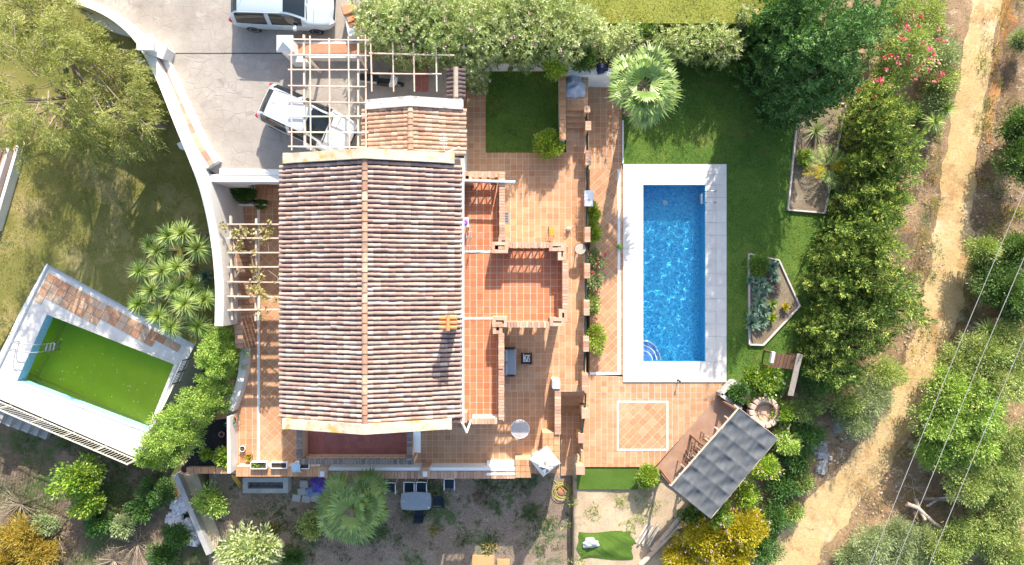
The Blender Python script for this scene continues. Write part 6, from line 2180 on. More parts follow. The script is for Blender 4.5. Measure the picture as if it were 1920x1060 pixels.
def garden_chair(label, px, py, rot, group, frame):
    x, y, _ = P(px, py, ZG + .45)
    t = thing('garden_chair', label, 'chair', (x, y, ZG), rot, group)
    MB().bevbox((0, 0, .43), (.46, .44, .03), .015).build('seat', NET, t, local=True)
    MB().add([(-.22, .20, .45), (.22, .20, .45), (.21, .36, .92), (-.21, .36, .92), (-.22, .225, .45), (.22, .225, .45), (.21, .385, .92), (-.21, .385, .92)],
             [(0, 1, 2, 3), (7, 6, 5, 4), (0, 4, 5, 1), (1, 5, 6, 2), (2, 6, 7, 3), (3, 7, 4, 0)]).build('backrest', NET, t, local=True)
    MB().tube([(-.235, .21, .45), (-.225, .38, .93), (-.1, .40, .955), (.1, .40, .955), (.225, .38, .93), (.235, .21, .45)], .018, 6).build('back_frame', frame, t, local=True)
    for s in (-1, 1):
        MB().tube([(s * .245, -.24, 0), (s * .25, -.23, .62), (s * .25, .22, .64), (s * .24, .30, .0)], .018, 6).build('leg_frame', frame, t, local=True)
        MB().bevbox((s * .25, -.02, .655), (.045, .46, .025), .01).build('armrest', frame, t, local=True)
    return t
for (a, b, lb) in ((768, 914, 'white framed navy chair of the touching pair, on the palm side'), (791, 914, 'white framed navy chair of the touching pair, on the lone chair side')):
    garden_chair(lb, a, b, 0, 'chairs behind the glass table', WHITE_CLEAN)
garden_chair('white framed navy mesh chair standing alone below the brick wall', 843, 908, 0, None, WHITE_CLEAN)
garden_chair('white framed navy mesh chair half hidden by palm fronds', 733, 915, 0, None, WHITE_CLEAN)
garden_chair('dark framed chair at the short end of the glass table', 820, 940, R(-90), None, DARKM)
garden_chair('dark framed chair at the open long side of the glass table', 786, 960, R(180), None, DARKM)
# purple tarpaulin heap
def heap(name, label, cat, px, py, z, rx, ry, h, mat, n=18, seed=1.0, part='sheet', edge=.0, sq=False):
    x, y, _ = P(px, py, z + h * .5)
    t = thing(name, label, cat, (x, y, z))
    V = []; F = []
    for j in range(n + 1):
        for i in range(n + 1):
            a, b = -1 + 2 * i / n, -1 + 2 * j / n
            # square to disc with ragged edge
            q = max(abs(a), abs(b)); ang = math.atan2(b, a)
            rr = q * (1 + .15 * math.sin(3 * ang + seed) + .08 * math.sin(7 * ang + 2 * seed))
            zz = h * max(0, 1 - q ** 2) * (.75 + .35 * math.sin(5 * a + seed) * math.cos(4 * b + seed)) + h * .22 * abs(math.sin(9 * a * seed + 6 * b)) * (1 - q * .8)
            if sq:
                V.append((rx * a * (1 + .05 * math.sin(4 * b + seed)) + .06 * math.sin(6 * b), ry * b * (1 + .08 * math.sin(3 * a)), max(.015, zz)))
                continue
            V.append((rx * rr * math.cos(ang), ry * rr * math.sin(ang), max(.01, zz)))
    for j in range(n):
        for i in range(n):
            F.append((j * (n + 1) + i, j * (n + 1) + i + 1, (j + 1) * (n + 1) + i + 1, (j + 1) * (n + 1) + i))
    MB().add(V, F).build(part, mat, t, True, True)
    return t
heap('purple_tarpaulin', 'crumpled purple tarpaulin heaped under the fan palm', 'tarpaulin', 602, 910, ZG, .62, .36, .45, M('purple_tarp', [(.09, .06, .38), (.14, .10, .46)], .45, 4, .3, .1, by='noise', cs=3))
heap('blue_tarpaulin', 'faded blue tarpaulin corner beside the purple one', 'tarpaulin', 583, 925, ZG, .42, .26, .25, M('faded_blue_tarp', [(.16, .24, .44), (.24, .32, .50)], .5, 4, .3, .1, by='noise', cs=3), seed=2.3)
heap('grey_cover', 'pale grey plastic cover bundled on the shaded stairs', 'cover', 1079, 160, .68, .48, .58, .5, M('grey_blue_plastic', [(.40, .46, .56), (.50, .56, .66)], .4, 4, .2, .1, by='noise', cs=3), seed=3.1)
t = thing('flat_stones', 'worn paving slabs laid beside the concrete trough', 'paving', P(575, 930, ZG))
for i, (a, b) in enumerate(((570, 908), (566, 922), (574, 936), (590, 934), (556, 934))):
    x, y, _ = P(a, b, ZG + .08)
    MB().bevbox((x, y, ZG + .07), (.42, .36, .1), .03, random.uniform(-.2, .2)).build('slab', CONC, t)
t = thing('red_box', 'small dark red box on the white wall end', 'box', P(1107, 124, 1.1))
MB().bevbox((0, 0, .14), (.28, .26, .28), .02).build('box_body', M('red_box_paint', [(.30, .04, .02)], .6, 3, .1, 0), t, local=True)
MB().bevbox((0, 0, .30), (.30, .28, .04), .01).build('lid', M('dark_red_paint', [(.22, .03, .02)], .6, 3, .1, 0), t, local=True)
heap('blue_bag', 'dark blue bag slumped on the white wall end', 'bag', 1129, 127, 1.1, .26, .24, .3, M('navy_bag', [(.02, .03, .09)], .6, 4, .3, .1), seed=1.7)
# hose
t = thing('garden_hose', 'yellow garden hose coiled at the foot of the barbecue', 'hose', P(1053, 920, ZG))
pts = []
for k in range(90):
    a = k * .28
    rr = .36 + .05 * math.sin(a * .37)
    pts.append((.05 * math.sin(a * .21) + rr * math.cos(a), .04 * math.cos(a * .17) + rr * math.sin(a) * .95, .03 + .002 * k))
pts += [(-.35, .5, .05), (-.55, .62, .03)]
MB().tube(pts, .016, 5).build('hose_tube', M('yellow_hose', [(.42, .38, .08)], .5, 3, .1, 0), t, local=True)
MB().tube([(-.55, .62, .03), (-.65, .66, .03)], .022, 6).build('hose_nozzle', DARKM, t, local=True)
MB().lathe([(.18, 0), (.2, .08), (.1, .1), (0, .1)], (0, 0, .0), 12).build('reel_base', CLAY, t, local=True)
# plywood sheets and stump ring
t = thing('plywood_sheet', 'two orange plywood boards lying on the garden earth', 'board', P(915, 1052, ZG))
for (a, b, w_, h_) in ((906, 1053, 1.1, .62), (944, 1056, .62, .4)):
    x, y, _ = P(a, b, ZG + .06)
    MB().bevbox((x, y, ZG + .05), (w_, h_, .04), .008).build('board', M('plywood', [(.52, .30, .13)], .8, 4, .15, .1) if 'plywood' not in bpy.data.materials else bpy.data.materials['plywood'], t)
heap('earth_mound', 'low mound of dug brown earth in the shaded garden', 'mound', 898, 935, ZG, .38, .32, .22, M('dug_earth', [(.14, .095, .06), (.20, .14, .09)], .95, 12, .4, .7), seed=.6, part='soil')

# ------------------------------------------------------------------ planting beds on the pool lawn
def edged_bed(name, label, pts, z, fill, edge, h=.16):
    t = thing(name, label, 'planting bed', P(*pts[0], z))
    W = [P(a, b, z)[:2] for a, b in pts]
    MB().prism(W, z - .15, z + .05).build('bed_soil', fill, t)
    for i in range(len(pts)):
        a, b = np.array((*W[i], z + h / 2 - .03)), np.array((*W[(i + 1) % len(pts)], z + h / 2 - .03))
        MB().bar(a, b, .07, h + .02).build('edging', edge, t)
    return t
BEDS = ground_mat('sandy_bed', [(.16, .125, .09), (.24, .19, .13), (.30, .24, .17)], .8, [((.40, .33, .24), 1.6, .58, .1, .5), ((.08, .075, .04), 1.2, .58, .1, .5)], .7, 22)
PINKW = M('pale_edging', [(.56, .48, .45), (.62, .54, .50)], .85, 6, .15, .1)
edged_bed('long_planting_bed', 'long narrow earth bed with pale edging beside the conifer hedge', [(1497, 192), (1584, 196), (1545, 400), (1476, 394)], ZP, BEDS, PINKW)
edged_bed('cactus_bed', 'five sided earth bed of blue agaves on the pool lawn', [(1403, 476), (1459, 488), (1498, 574), (1430, 647), (1404, 646)], ZP, BEDS, PINKW)

# ------------------------------------------------------------------ shade net arbour
ar = thing('shade_arbour', 'timber arbour roofed with sagging black shade netting', 'arbour', P(1350, 850, ZP))
NETM = M('black_shade_net', [(.075, .082, .088), (.105, .113, .12)], .7, 3, .2, .15, 40, by='noise', cs=1.4)
c4 = [(1386, 766), (1458, 822), (1332, 972), (1258, 912)]
zn = 1.75
Q = [np.array(P(a, b, zn)) for a, b in c4]
NU_, NV_ = 3, 7
def bil(u, v):
    return (1 - u) * (1 - v) * Q[0] + u * (1 - v) * Q[1] + u * v * Q[2] + (1 - u) * v * Q[3]
res = 10
V, F = [], []
nu, nv = NU_ * res, NV_ * res
for j in range(nv + 1):
    for i in range(nu + 1):
        u, v = i / nu, j / nv
        p = bil(u, v)
        sag = .09 * abs(math.sin(math.pi * u * NU_)) ** .6 * abs(math.sin(math.pi * v * NV_)) ** .6 * (.8 + .4 * math.sin(3.1 * int(u * NU_ - 1e-6) + 1.7 * int(v * NV_ - 1e-6)))
        sag += .015 * math.sin(23 * u + 31 * v) + .012 * math.sin(51 * u - 20 * v)
        V.append((p[0], p[1], p[2] + .03 - sag))
for j in range(nv):
    for i in range(nu):
        F.append((j * (nu + 1) + i, (j + 1) * (nu + 1) + i, (j + 1) * (nu + 1) + i + 1, j * (nu + 1) + i + 1))
MB().add(V, F).build('shade_net', NETM, ar, True)
for i in range(NU_ + 1):
    a, b = bil(i / NU_, -.0), bil(i / NU_, 1.0)
    MB().bar(a - (0, 0, .05), b - (0, 0, .05), .07, .10).build('purlin', WOODB if 0 < i < NU_ else BAMBOO, ar)
for j in range(NV_ + 1):
    a, b = bil(-.10 if j < 4 else -.02, j / NV_), bil(1.0, j / NV_)
    MB().bar(a - (0, 0, .14), b - (0, 0, .14), .06, .09).build('rafter', BAMBOO, ar)
for (u, v) in ((.02, .02), (.98, .02), (.02, .98), (.98, .98), (.02, .5), (.98, .5)):
    p = bil(u, v)
    MB().bevbox((p[0], p[1], (p[2] - .2 + ZP) / 2 - .4), (.11, .11, p[2] - .2 - ZP + .8), .015).build('post', WOODB, ar)
# concrete apron of the arbour
dk = [P(a, b, ZP + .02)[:2] for a, b in ((1346, 742), (1390, 776), (1440, 830), (1330, 960), (1256, 908), (1230, 878))]
kind(MB().prism(dk, ZF, ZP + .02).build('arbour_floor', M('brown_concrete', [(.30, .175, .115), (.36, .22, .15)], .85, 3, .15, .15, by='noise', cs=1.2)), 'structure')
# timber chairs under the front edge of the arbour
for k, (a, b) in enumerate(((1322, 826), (1304, 846), (1288, 868))):
    x, y, _ = P(a, b, ZP + .5)
    t = thing('slatted_chair', ('brown slatted timber chair of the arbour row, beside the bare rafters', 'brown slatted timber chair in the middle of the arbour row', 'brown slatted timber chair of the arbour row, by the round shrub')[k], 'chair', (x, y, ZP + .02), R(-135) + random.uniform(-.2, .2), 'timber chairs in the arbour')
    for i in range(5):
        MB().box((-.2 + i * .1, 0, .44), (.07, .46, .025)).build('slat', WOODB, t, local=True)
    for i in range(4):
        MB().bar((-.2 + i * .133, .24, .46), (-.2 + i * .133, .33, .95), .05, .02).build('back_slat', WOODG, t, local=True)
    MB().bar((-.24, .33, .95), (.24, .33, .95), .05, .03).build('top_rail', WOODB, t, local=True)
    for s in (-1, 1):
        MB().bar((s * .23, -.22, 0), (s * .23, -.22, .62), .04).build('leg', WOODB, t, local=True)
        MB().bar((s * .23, .24, 0), (s * .23, .26, .62), .04).build('leg', WOODB, t, local=True)
        MB().bar((s * .23, -.24, .63), (s * .23, .28, .63), .06, .025).build('armrest', WOODG, t, local=True)
# brick planter corner with a dark shrub
t = thing('corner_planter', 'L shaped white masonry planter at the corner of the pool terrace', 'planter', P(1380, 735, ZP))
for (p, q) in (((1378, 716), (1352, 740)), ((1352, 740), (1390, 768)), ((1378, 716), (1396, 730))):
    a, b = np.array(P(*p, ZP + .55)), np.array(P(*q, ZP + .55))
    MB().bar(a - (0, 0, .5), b - (0, 0, .5), .17, 1.0).build('planter_side', COPING_W, t)
MB().prism([P(a, b, ZP + .3)[:2] for a, b in ((1377, 720), (1356, 740), (1390, 764), (1408, 744))], ZF, ZP + .3).build('planter_soil', SOIL, t)
# stone well ring
t = thing('stone_well', 'round pink stone fire ring behind the arbour', 'well', P(1430, 772, ZP))
for k in range(14):
    a = k * 6.283 / 14
    MB().bevbox((.62 * math.cos(a), .62 * math.sin(a), .15), (.27, .26, .42), .04, a + 1.57).build('stone', M('pink_stone', [(.50, .36, .28), (.58, .44, .36), (.44, .32, .26)], .9, 8, .2, .3) if 'pink_stone' not in bpy.data.materials else bpy.data.materials['pink_stone'], t, local=True)
MB().lathe([(.52, .05), (0, .06)], (0, 0, 0), 20).build('ring_floor', BRICK, t, local=True)
MB().tube([(.4 * math.cos(a), .4 * math.sin(a), .38) for a in np.linspace(.3, 4.2, 12)], .014, 5).build('iron_hoop', DARKM, t, local=True)
# small timber hut roof by the lawn end
t = thing('garden_shed', 'weathered grey plank lean-to at the end of the lawn', 'shed', P(1478, 700, ZP))
A = [P(1452, 662, .3), P(1500, 668, .4), P(1493, 694, .15), P(1446, 688, .1)]
for i in range(7):
    f0, f1 = i / 7, (i + .9) / 7
    a = np.array(A[0]) * (1 - f0) + np.array(A[1]) * f0; b = np.array(A[0]) * (1 - f1) + np.array(A[1]) * f1
    c = np.array(A[3]) * (1 - f1) + np.array(A[2]) * f1; d = np.array(A[3]) * (1 - f0) + np.array(A[2]) * f0
    vs = [a, b, c, d] + [q - np.array((0, 0, .04)) for q in (a, b, c, d)]
    MB().add(vs, [(3, 2, 1, 0), (4, 5, 6, 7), (0, 1, 5, 4), (1, 2, 6, 5), (2, 3, 7, 6), (3, 0, 4, 7)]).build('roof_plank', WOODB, t)
MB().bar(P(1500, 664, .75), P(1482, 742, .25), .26, .04).build('barge_board', WOODG, t)
MB().bar(P(1450, 660, .62), P(1446, 680, .55), .14, .2).build('white_post', WHITE, t)
for q in A:
    MB().bar((q[0] * .995, q[1], -1.4), (q[0] * .995, q[1], q[2] - .05), .08).build('post', WOODB, t)
# turf offcut heap, grey sheet, plank pile and low log border
t = heap('turf_offcut', 'crumpled green sheet of artificial turf on the straw plot', 'turf', 1136, 1024, ZQ, 1.32, .66, .16, TURF, 26, 1.2, 'turf_sheet', sq=True)
heap('grey_fabric', 'torn grey fabric lying on the green turf sheet', 'fabric', 1108, 1020, ZQ + .12, .40, .26, .2, M('grey_fabric_cloth', [(.34, .35, .36), (.44, .45, .45)], .8, 5, .2, .1, by='noise', cs=4), 14, 2.6)
t = thing('plank_pile', 'pile of bleached planks on the straw plot', 'planks', P(1215, 1002, ZQ))
for i in range(9):
    MB().box((-.32 + i * .075, random.uniform(-.08, .08), .06 + .04 * (i % 3)), (.065, 1.15 + random.uniform(-.15, .1), .035), R(-32) + random.uniform(-.05, .05)).build('plank', L_DRYTWIG if i % 2 else COPING_W, t, local=True)
for k, (p, q) in enumerate((((1283, 962), (1222, 1032)), ((1290, 968), (1200, 1060)))):
    t = thing('log_border', ('shorter grey log lying against the straw plot', 'longer grey log lying along the yellow shrubs')[k], 'log', P(*p, ZQ), 0, 'logs edging the straw plot')
    MB().tube([P(*p, ZQ + .14), P((p[0] + q[0]) / 2 + 2, (p[1] + q[1]) / 2, ZQ + .16), P(*q, ZQ + .14)], [.11, .13, .12], 9).build('log_trunk', WOODG, t, True)
    MB().lathe([(.10, 0), (.06, .01), (0, .012)], P(p[0], p[1], ZQ + .2), 9).build('log_end', BAMBOO, t)
t = thing('washing_post', 'dark slim post leaning beside the round shrub', 'post', P(1237, 903, ZQ))
MB().tube([P(1237, 903, ZQ - .05), P(1238, 904, .35)], .035, 7).build('post_shaft', DARKM, t)
MB().bar(P(1234, 903, .35), P(1243, 905, .35), .04).build('post_arm', DARKM, t)
# retaining strip and path in the south-west corner
t = thing('concrete_kerb', 'grey concrete kerb beside the white rubble slope', 'kerb', P(375, 960, ZG))
MB().bar(P(336, 886, ZG + .1), P(398, 1034, ZG + .1), .26, .8).build('kerb_bar', CONC, t)
kind(MB().prism([P(a, b, ZG + .08)[:2] for a, b in ((342, 886), (368, 884), (414, 1010), (402, 1034))], ZF, ZG + .08).build('path', M('ochre_path', [(.40, .33, .21), (.46, .38, .25)], .9, 3, .2, .2, by='noise', cs=1.0)), 'structure')
t = thing('yellow_pole', 'yellow timber prop leaning on the terrace wall corner', 'prop', P(448, 905, ZG))
MB().bar(P(436, 893, .0), P(451, 914, ZG + .05), .07).bar(P(440, 893, .0), P(454, 912, ZG + .05), .05).build('prop_pole', M('yellow_timber', [(.55, .33, .05)], .7, 5, .15, .1), t)
# power lines
for k, (p, q) in enumerate((((1935, 350), (1690, 935)), ((1935, 476), (1640, 1180)), ((1935, 630), (1700, 1190)))):
    a, b = np.array(P(*p, 6.2)), np.array(P(*q, 5.6))
    d = b - a
    A_, B_ = a - d * .8, b + d * .6
    t = thing('power_line', ('overhead cable running closest to the dirt road', 'middle one of the three overhead cables', 'overhead cable farthest from the dirt road')[k], 'cable', tuple((a + b) / 2), 0, 'overhead cables')
    pts = [A_ + (B_ - A_) * s - np.array((0, 0, 1.2 * 4 * s * (1 - s) * .3)) for s in np.linspace(0, 1, 25)]
    MB().tube(pts, .011, 5).build('cable_strand', M('grey_cable', [(.34, .32, .30)], .6, 3, .05, 0) if 'grey_cable' not in bpy.data.materials else bpy.data.materials['grey_cable'], t)
# rubble
def rubble(name, label, spots, mat, n, lo=.06, hi=.20):
    mb = MB()
    for _ in range(n):
        px_, py_, z, rr = random.choice(spots)
        a, q = random.random() * 6.283, math.sqrt(random.random()) * rr
        x, y, _z = P(px_ + q * math.cos(a), py_ + q * math.sin(a), z)
        s = random.uniform(lo, hi)
        if px_ > 1450:
            z = float(hill_z(np.array([x]), np.array([y]))[0])
        vs = rdir(8) * .15
        c = [(x + dx * s * random.uniform(.6, 1), y + dy * s * random.uniform(.6, 1), z + .02 + dz * s * random.uniform(.5, .9)) for dx, dy, dz in ((-1, -1, -.5), (1, -1, -.5), (1, 1, -.5), (-1, 1, -.5), (-.6, -.6, .7), (.7, -.5, .6), (.6, .7, .8), (-.5, .6, .6))]
        mb.add(c, [(3, 2, 1, 0), (4, 5, 6, 7), (0, 1, 5, 4), (1, 2, 6, 5), (2, 3, 7, 6), (3, 0, 4, 7)])
    o = mb.build(name, mat); o['kind'] = 'stuff'; o['label'] = label
rubble('white_rubble', 'loose heap of white broken stone beside the concrete kerb', [(335, 950, ZL + .3, 14), (328, 975, ZL + .25, 16), (350, 985, ZL + .3, 12), (362, 1010, ZL + .3, 12), (345, 940, ZL + .35, 9)], M('white_rubble_stone', [(.56, .55, .55), (.66, .65, .65), (.44, .43, .44)], .9, 10, .15, .2), 260)
rubble('grey_rubble', 'scatter of grey stones beside the dirt road', [(1535, 840, -1.3, 14), (1545, 860, -1.3, 14), (1540, 878, -1.3, 10), (1570, 800, -1.3, 10)], M('grey_rubble_stone', [(.24, .23, .22), (.34, .33, .31)], .9, 10, .15, .2), 130)
rubble('road_stones', 'small stones scattered over the dry verges', [(1870, 380, -1.1, 50), (1850, 440, -1.15, 40), (1700, 870, -1.35, 50), (1650, 950, -1.4, 50), (1750, 480, -1.38, 30), (1720, 640, -1.38, 30), (1600, 850, -1.4, 40), (1870, 250, -1.2, 40)], M('ochre_stone', [(.44, .34, .23), (.54, .44, .32), (.36, .27, .18)], .9, 10, .15, .2), 420, .02, .07)
# ------------------------------------------------------------------ planting
# west: feathery trees
wispy_tree('wide feathery yellow green tree shading the dry lawn', 60, 150, 0, 6.8, 3.0, 3.1, 125, 14, .4)
wispy_tree('feathery tree with bare branches leaning to the curving wall', 205, 190, 0, 5.0, 1.8, 1.85, 50, 18, .5)
wispy_tree('feathery tree top at the corner behind the curving wall', 60, 20, 0, 5.0, 2.0, 1.6, 65, 10, .3)
# bare boughs
t = thing('fallen_branch', 'pale leafless branch spreading among the feathery foliage', 'branch', P(130, 112, 4.2))
off = P(130, 112, 4.2)
mb = MB()
b0 = np.array(P(116, 112, 3.9))
for (pts, r) in (([(116, 112), (150, 109), (172, 118), (210, 150)], .07), ([(150, 109), (205, 108), (245, 96)], .05), ([(172, 118), (190, 150), (225, 190)], .035), ([(128, 118), (165, 160), (195, 215)], .05), ([(165, 160), (180, 195), (190, 235)], .03), ([(205, 108), (225, 120), (250, 118)], .02), ([(172, 118), (200, 130), (235, 140)], .025)):
    mb.tube([P(a, b, 4.3 + .1 * i) for i, (a, b) in enumerate(pts)], [r * (1 - .25 * i) for i in range(len(pts))], 5)
mb.tube([P(122, 125, 0), P(118, 118, 2.0), P(116, 112, 4.3)], [.13, .10, .07], 6)
mb.build('boughs', BARK, t, True)
# yuccas
yg = 'yuccas by the green pool'
for i, (a, b, z, r) in enumerate(((318, 443, 1.9, .58), (344, 436, 2.1, .55), (372, 466, 2.1, .6), (296, 470, 1.5, .5), (283, 458, 1.4, .45), (262, 508, 1.2, .5), (306, 508, 1.8, .62), (334, 500, 1.9, .5), (286, 545, 1.5, .55), (262, 570, 1.2, .55), (298, 592, 1.4, .55), (326, 545, 1.6, .55),
                                  (348, 570, 1.8, .62), (322, 612, 1.3, .55), (372, 612, 1.1, .55), (385, 560, 1.3, .5), (362, 535, 1.2, .45))):
    yucca('spiky green yucca in the clump beside the green pool deck', a, b, 0 if b < 600 else ZD, z, r * 1.22, yg, 100)
agave('pale blue agave tucked between yuccas and the white wall', 388, 518, .0, .5, L_AGAVE, None, 40, .09)
# clipped cypresses by the pool
for i, (a, b, h, r, lb) in enumerate(((404, 668, 3.1, 1.05, 'dense clipped cypress between green pool and court parapet'), (378, 752, 3.0, .95, 'dense clipped cypress in the middle of the hedge row'), (318, 812, 3.3, 1.15, 'broad clipped cypress at the corner of the green pool deck'), (288, 850, 2.6, .8, 'smaller clipped cypress touching the cream railing'))):
    bush('clipped_cypress', lb, 'tree', a, b, ZD - .3, h, r, r * 1.1, L_HEDGE, 100, 95, .085, .042, .24, 'clipped cypresses', .9, .86, BARKD, None, -.75, .30, h * .52)
# lower west garden
bush('citrus_tree', 'bright green citrus tree standing alone below the cream railing', 'tree', 138, 905, ZL, 2.6, 1.05, 1.05, L_CITRUS, 46, 95, .15, .08, .34, None, .4, .45, BARKD, None, -.4, .4)
bush('citrus_tree', 'lower bright green citrus branch cluster above the rubble', 'tree', 162, 950, ZL, 1.8, .75, .7, L_CITRUS, 24, 90, .15, .08, .32, None, .4, .45)
for (a, b, h, r, m, lb) in ((290, 925, 1.2, .9, L_DARK, 'dark fern green shrub below the clipped cypress'), (260, 960, 1.0, .7, L_DARK, 'dark shrub with pale fronds beside white rubble'), (330, 1010, .9, .7, L_DARK, 'low dark shrub at the foot of the rubble slope'), (180, 985, 1.0, .8, L_DARK, 'dark green undergrowth below the citrus tree'),
                            (230, 990, .9, .6, L_GREY, 'small grey green shrub near the dry twigs'), (300, 1045, .9, .8, L_DARK, 'dark undergrowth at the bottom of the rubble'), (80, 985, .9, .6, L_GREY, 'grey green shrub among dry brush'), (392, 942, 1.3, .82, L_MASTIC, 'olive green shrub overhanging the ochre path')):
    bush('shrub', lb, 'shrub', a, b, ZL if a < 360 else ZG, h, r, r * .95, m, 28, 80, .13, .055, .30, None, .5, .5)
for (a, b, h, r, lb) in ((30, 1010, 1.4, 1.1, 'golden dry bush in the low corner of the garden'), (65, 1045, 1.3, 1.0, 'golden brown bush beside the dry brush'), (-5, 1060, 1.5, 1.0, 'golden bush half out of view below the dry brush')):
    bush('golden_bush', lb, 'shrub', a, b, ZL, h, r, r, L_GOLD, 40, 90, .16, .04, .32, None, .6, .6)
for (a, b, lb) in ((258, 1018, 'leafless pale bush beside the rubble slope'), (40, 945, 'leafless brown brush heap in the lower garden'), (215, 1050, 'leafless grey twigs at the garden bottom'), (110, 1000, 'leafless brush beside the grey green shrub')):
    t = thing('dry_bush', lb, 'shrub', P(a, b, ZL), 0)
    o_ = branchy(t, P(a, b, ZL), P(a, b, ZL), 34, 1.1, .55, .018)
    o_.location = (0, 0, 0)
bush('loquat_tree', 'pale green large leaved tree at the garden bottom edge', 'tree', 462, 1040, ZG, 2.6, 1.45, 1.1, L_OLE, 50, 70, .24, .08, .38, None, .5, .55)
bush('shrub', 'small dark shrub under the loquat tree', 'shrub', 545, 1050, ZG, .9, .6, .5, L_DARK, 20, 70, .13, .05, .28)
bush('shrub', 'yellowing shrub growing beside the garden palm', 'shrub', 580, 990, ZG, 1.0, .75, .85, L_SCRUB, 24, 70, .12, .06, .32, None, .4, .35)
fan_palm('green fan palm in the shaded garden below the terrace wall', 663, 952, ZG, 1.5, 1.62, 17)
fan_palm('sunlit fan palm beside the pool walk', 1208, 162, ZP, 3.3, 1.55, 17)
# dead leaves skirt near the palm hearts
# oleander hedge along the north
og = 'oleanders of the north hedge'
for (a, b, h, rx, ry, z0) in ((708, 52, 2.6, .95, .9, 3.0), (752, 38, 2.9, 1.1, 1.1, 3.0), (762, 88, 2.3, .9, .75, 3.0), (812, 60, 3.0, 1.15, 1.1, 3.0), (868, 40, 3.2, 1.2, 1.15, 2.0), (872, 104, 3.6, .95, .8, 1.0), (915, 70, 3.6, 1.15, 1.0, 1.0), (890, 140, 3.6, .55, .5, 0.0), (955, 40, 3.4, 1.2, 1.15, 1.0),
                              (985, 85, 3.0, .95, .75, 1.0), (1022, 48, 3.0, 1.2, 1.05, 1.0), (1062, 80, 2.8, 1.0, .85, 1.0), (1092, 45, 2.7, 1.1, .9, 1.0), (1130, 78, 2.7, 1.0, .85, -.4), (1172, 70, 2.6, 1.0, .8, -.4), (1235, 78, 2.0, .85, .8, -.4), (1278, 78, 2.2, 1.0, .9, -.4), (1322, 72, 2.2, 1.0, .95, -.4), (1360, 82, 2.1, .9, .9, -.4), (1398, 30, 2.1, .55, .5, -.4), (700, 8, 2.6, .9, .9, 3.0), (800, 8, 3.0, 1.1, 1.0, 3.0), (905, 4, 3.3, 1.2, 1.0, 1.0), (985, 8, 3.0, 1.1, .9, 1.0), (1050, 12, 2.7, .9, .8, 1.0)):
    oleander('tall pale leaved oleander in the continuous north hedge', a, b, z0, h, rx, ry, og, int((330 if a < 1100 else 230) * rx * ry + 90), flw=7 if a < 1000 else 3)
for (a, b, h, r, lb) in ((1205, 62, 1.9, .55, 'dark green gap shrub between two hedge oleanders'), (1388, 110, 1.3, .7, 'dark leafy shrub at the east end of the oleander hedge'), (1330, 118, 1.0, .5, 'dark low shrub under the hedge above the lawn'), (1040, 120, 1.9, .45, 'bright green shrub rising behind the yard wall'), (1420, 95, 1.3, .6, 'grey green shrub between the hedge and the cypress mass'), (1095, 108, 1.8, .5, 'dark green shrub under the hedge above the white wall')):
    bush('shrub', lb, 'shrub', a, b, .9 if a < 1100 else -.45, h, r, r * .9, L_CITRUS if 'bright' in lb else (L_SCRUB if 'grey' in lb else L_OLED), 26, 80, .14, .06, .26)
bush('round_shrub', 'round lime green shrub at the corner of the shaded yard', 'shrub', 1030, 268, 0, 1.15, .66, .66, L_CITRUS, 46, 90, .11, .055, .20, None, .5, .82, BARKD, None, -.3, .06)
bush('round_shrub', 'round lime green shrub beside the turf strip', 'shrub', 1216, 897, ZQ, 1.1, .54, .54, L_CITRUS, 40, 85, .10, .05, .20, None, .5, .82, BARKD, None, -.5, .06)
bush('shrub', 'dark green shrub filling the corner planter', 'shrub', 1386, 738, ZP + .2, .75, .52, .48, L_DARK, 28, 85, .11, .05, .20)
bush('court_shrub', 'dark glossy shrub filling the court planter', 'shrub', 452, 358, .35, .95, .58, .46, L_DARK, 34, 90, .12, .06, .22)
bush('round_shrub', 'small clipped dark ball shrub by the court block', 'shrub', 487, 382, 0, .75, .24, .26, L_DARK, 16, 70, .07, .04, .10, None, .4, .85, BARKD, None, -.5, .04)
bush('bed_plant', 'lime green leafy plant in the black gravel bed', 'plant', 420, 860, -.45, .8, .55, .46, L_CITRUS, 16, 60, .17, .11, .22)
bush('bed_plant', 'small yellow green plant in the black gravel bed', 'plant', 386, 852, -.45, .45, .3, .25, L_CITRUS, 9, 40, .18, .05, .16)
# plants spilling over the pool path from the terrace wall
for (a, b, rx, ry, m, fl, lb) in ((1112, 400, .30, .55, L_CITRUS, None, 'light green plant in front of the towel pier'), (1114, 440, .34, .5, L_CITRUS, None, 'bushy green plant below the railing'), (1118, 485, .45, .5, L_GREY, (F_PINK, 9, .07), 'pink flowered climber below the railing'),
                                  (1116, 525, .45, .5, L_GREY, (F_PINK, 7, .07), 'pink flowered geranium on the pool path edge'), (1112, 570, .28, .5, L_SCRUB, None, 'straggly plant at the railing foot'), (1117, 640, .50, .75, L_CITRUS, None, 'arching lime green shrub at the railing end')):
    bush('path_plant', lb, 'plant', a, b, ZP, .95, rx, ry, m, 18, 60, .14, .045, .22, None, .7, .45, BARKD, fl)
# cypress mass in the north-east
cg = 'dark cypresses beyond the lawn'
for (a, b, h, r) in ((1475, 50, 4.2, 1.0), (1515, 15, 6.4, 1.25), (1560, 55, 8.6, 1.3), (1608, 15, 9.0, 1.35), (1508, 95, 5.0, 1.0), (1565, 115, 8.4, 1.2), (1622, 75, 9.4, 1.3), (1655, 25, 8.6, 1.15), (1530, -30, 7.0, 1.3), (1462, 105, 3.2, .7), (1595, 142, 8.0, 1.0), (1445, 55, 3.2, .7)):
    conifer('dense dark cypress in the group at the north end of the lawn', a, b, ZP - .3, h, r, L_CYP, cg, 8, 2000, .58, L=.12, W=.06, top=.45)
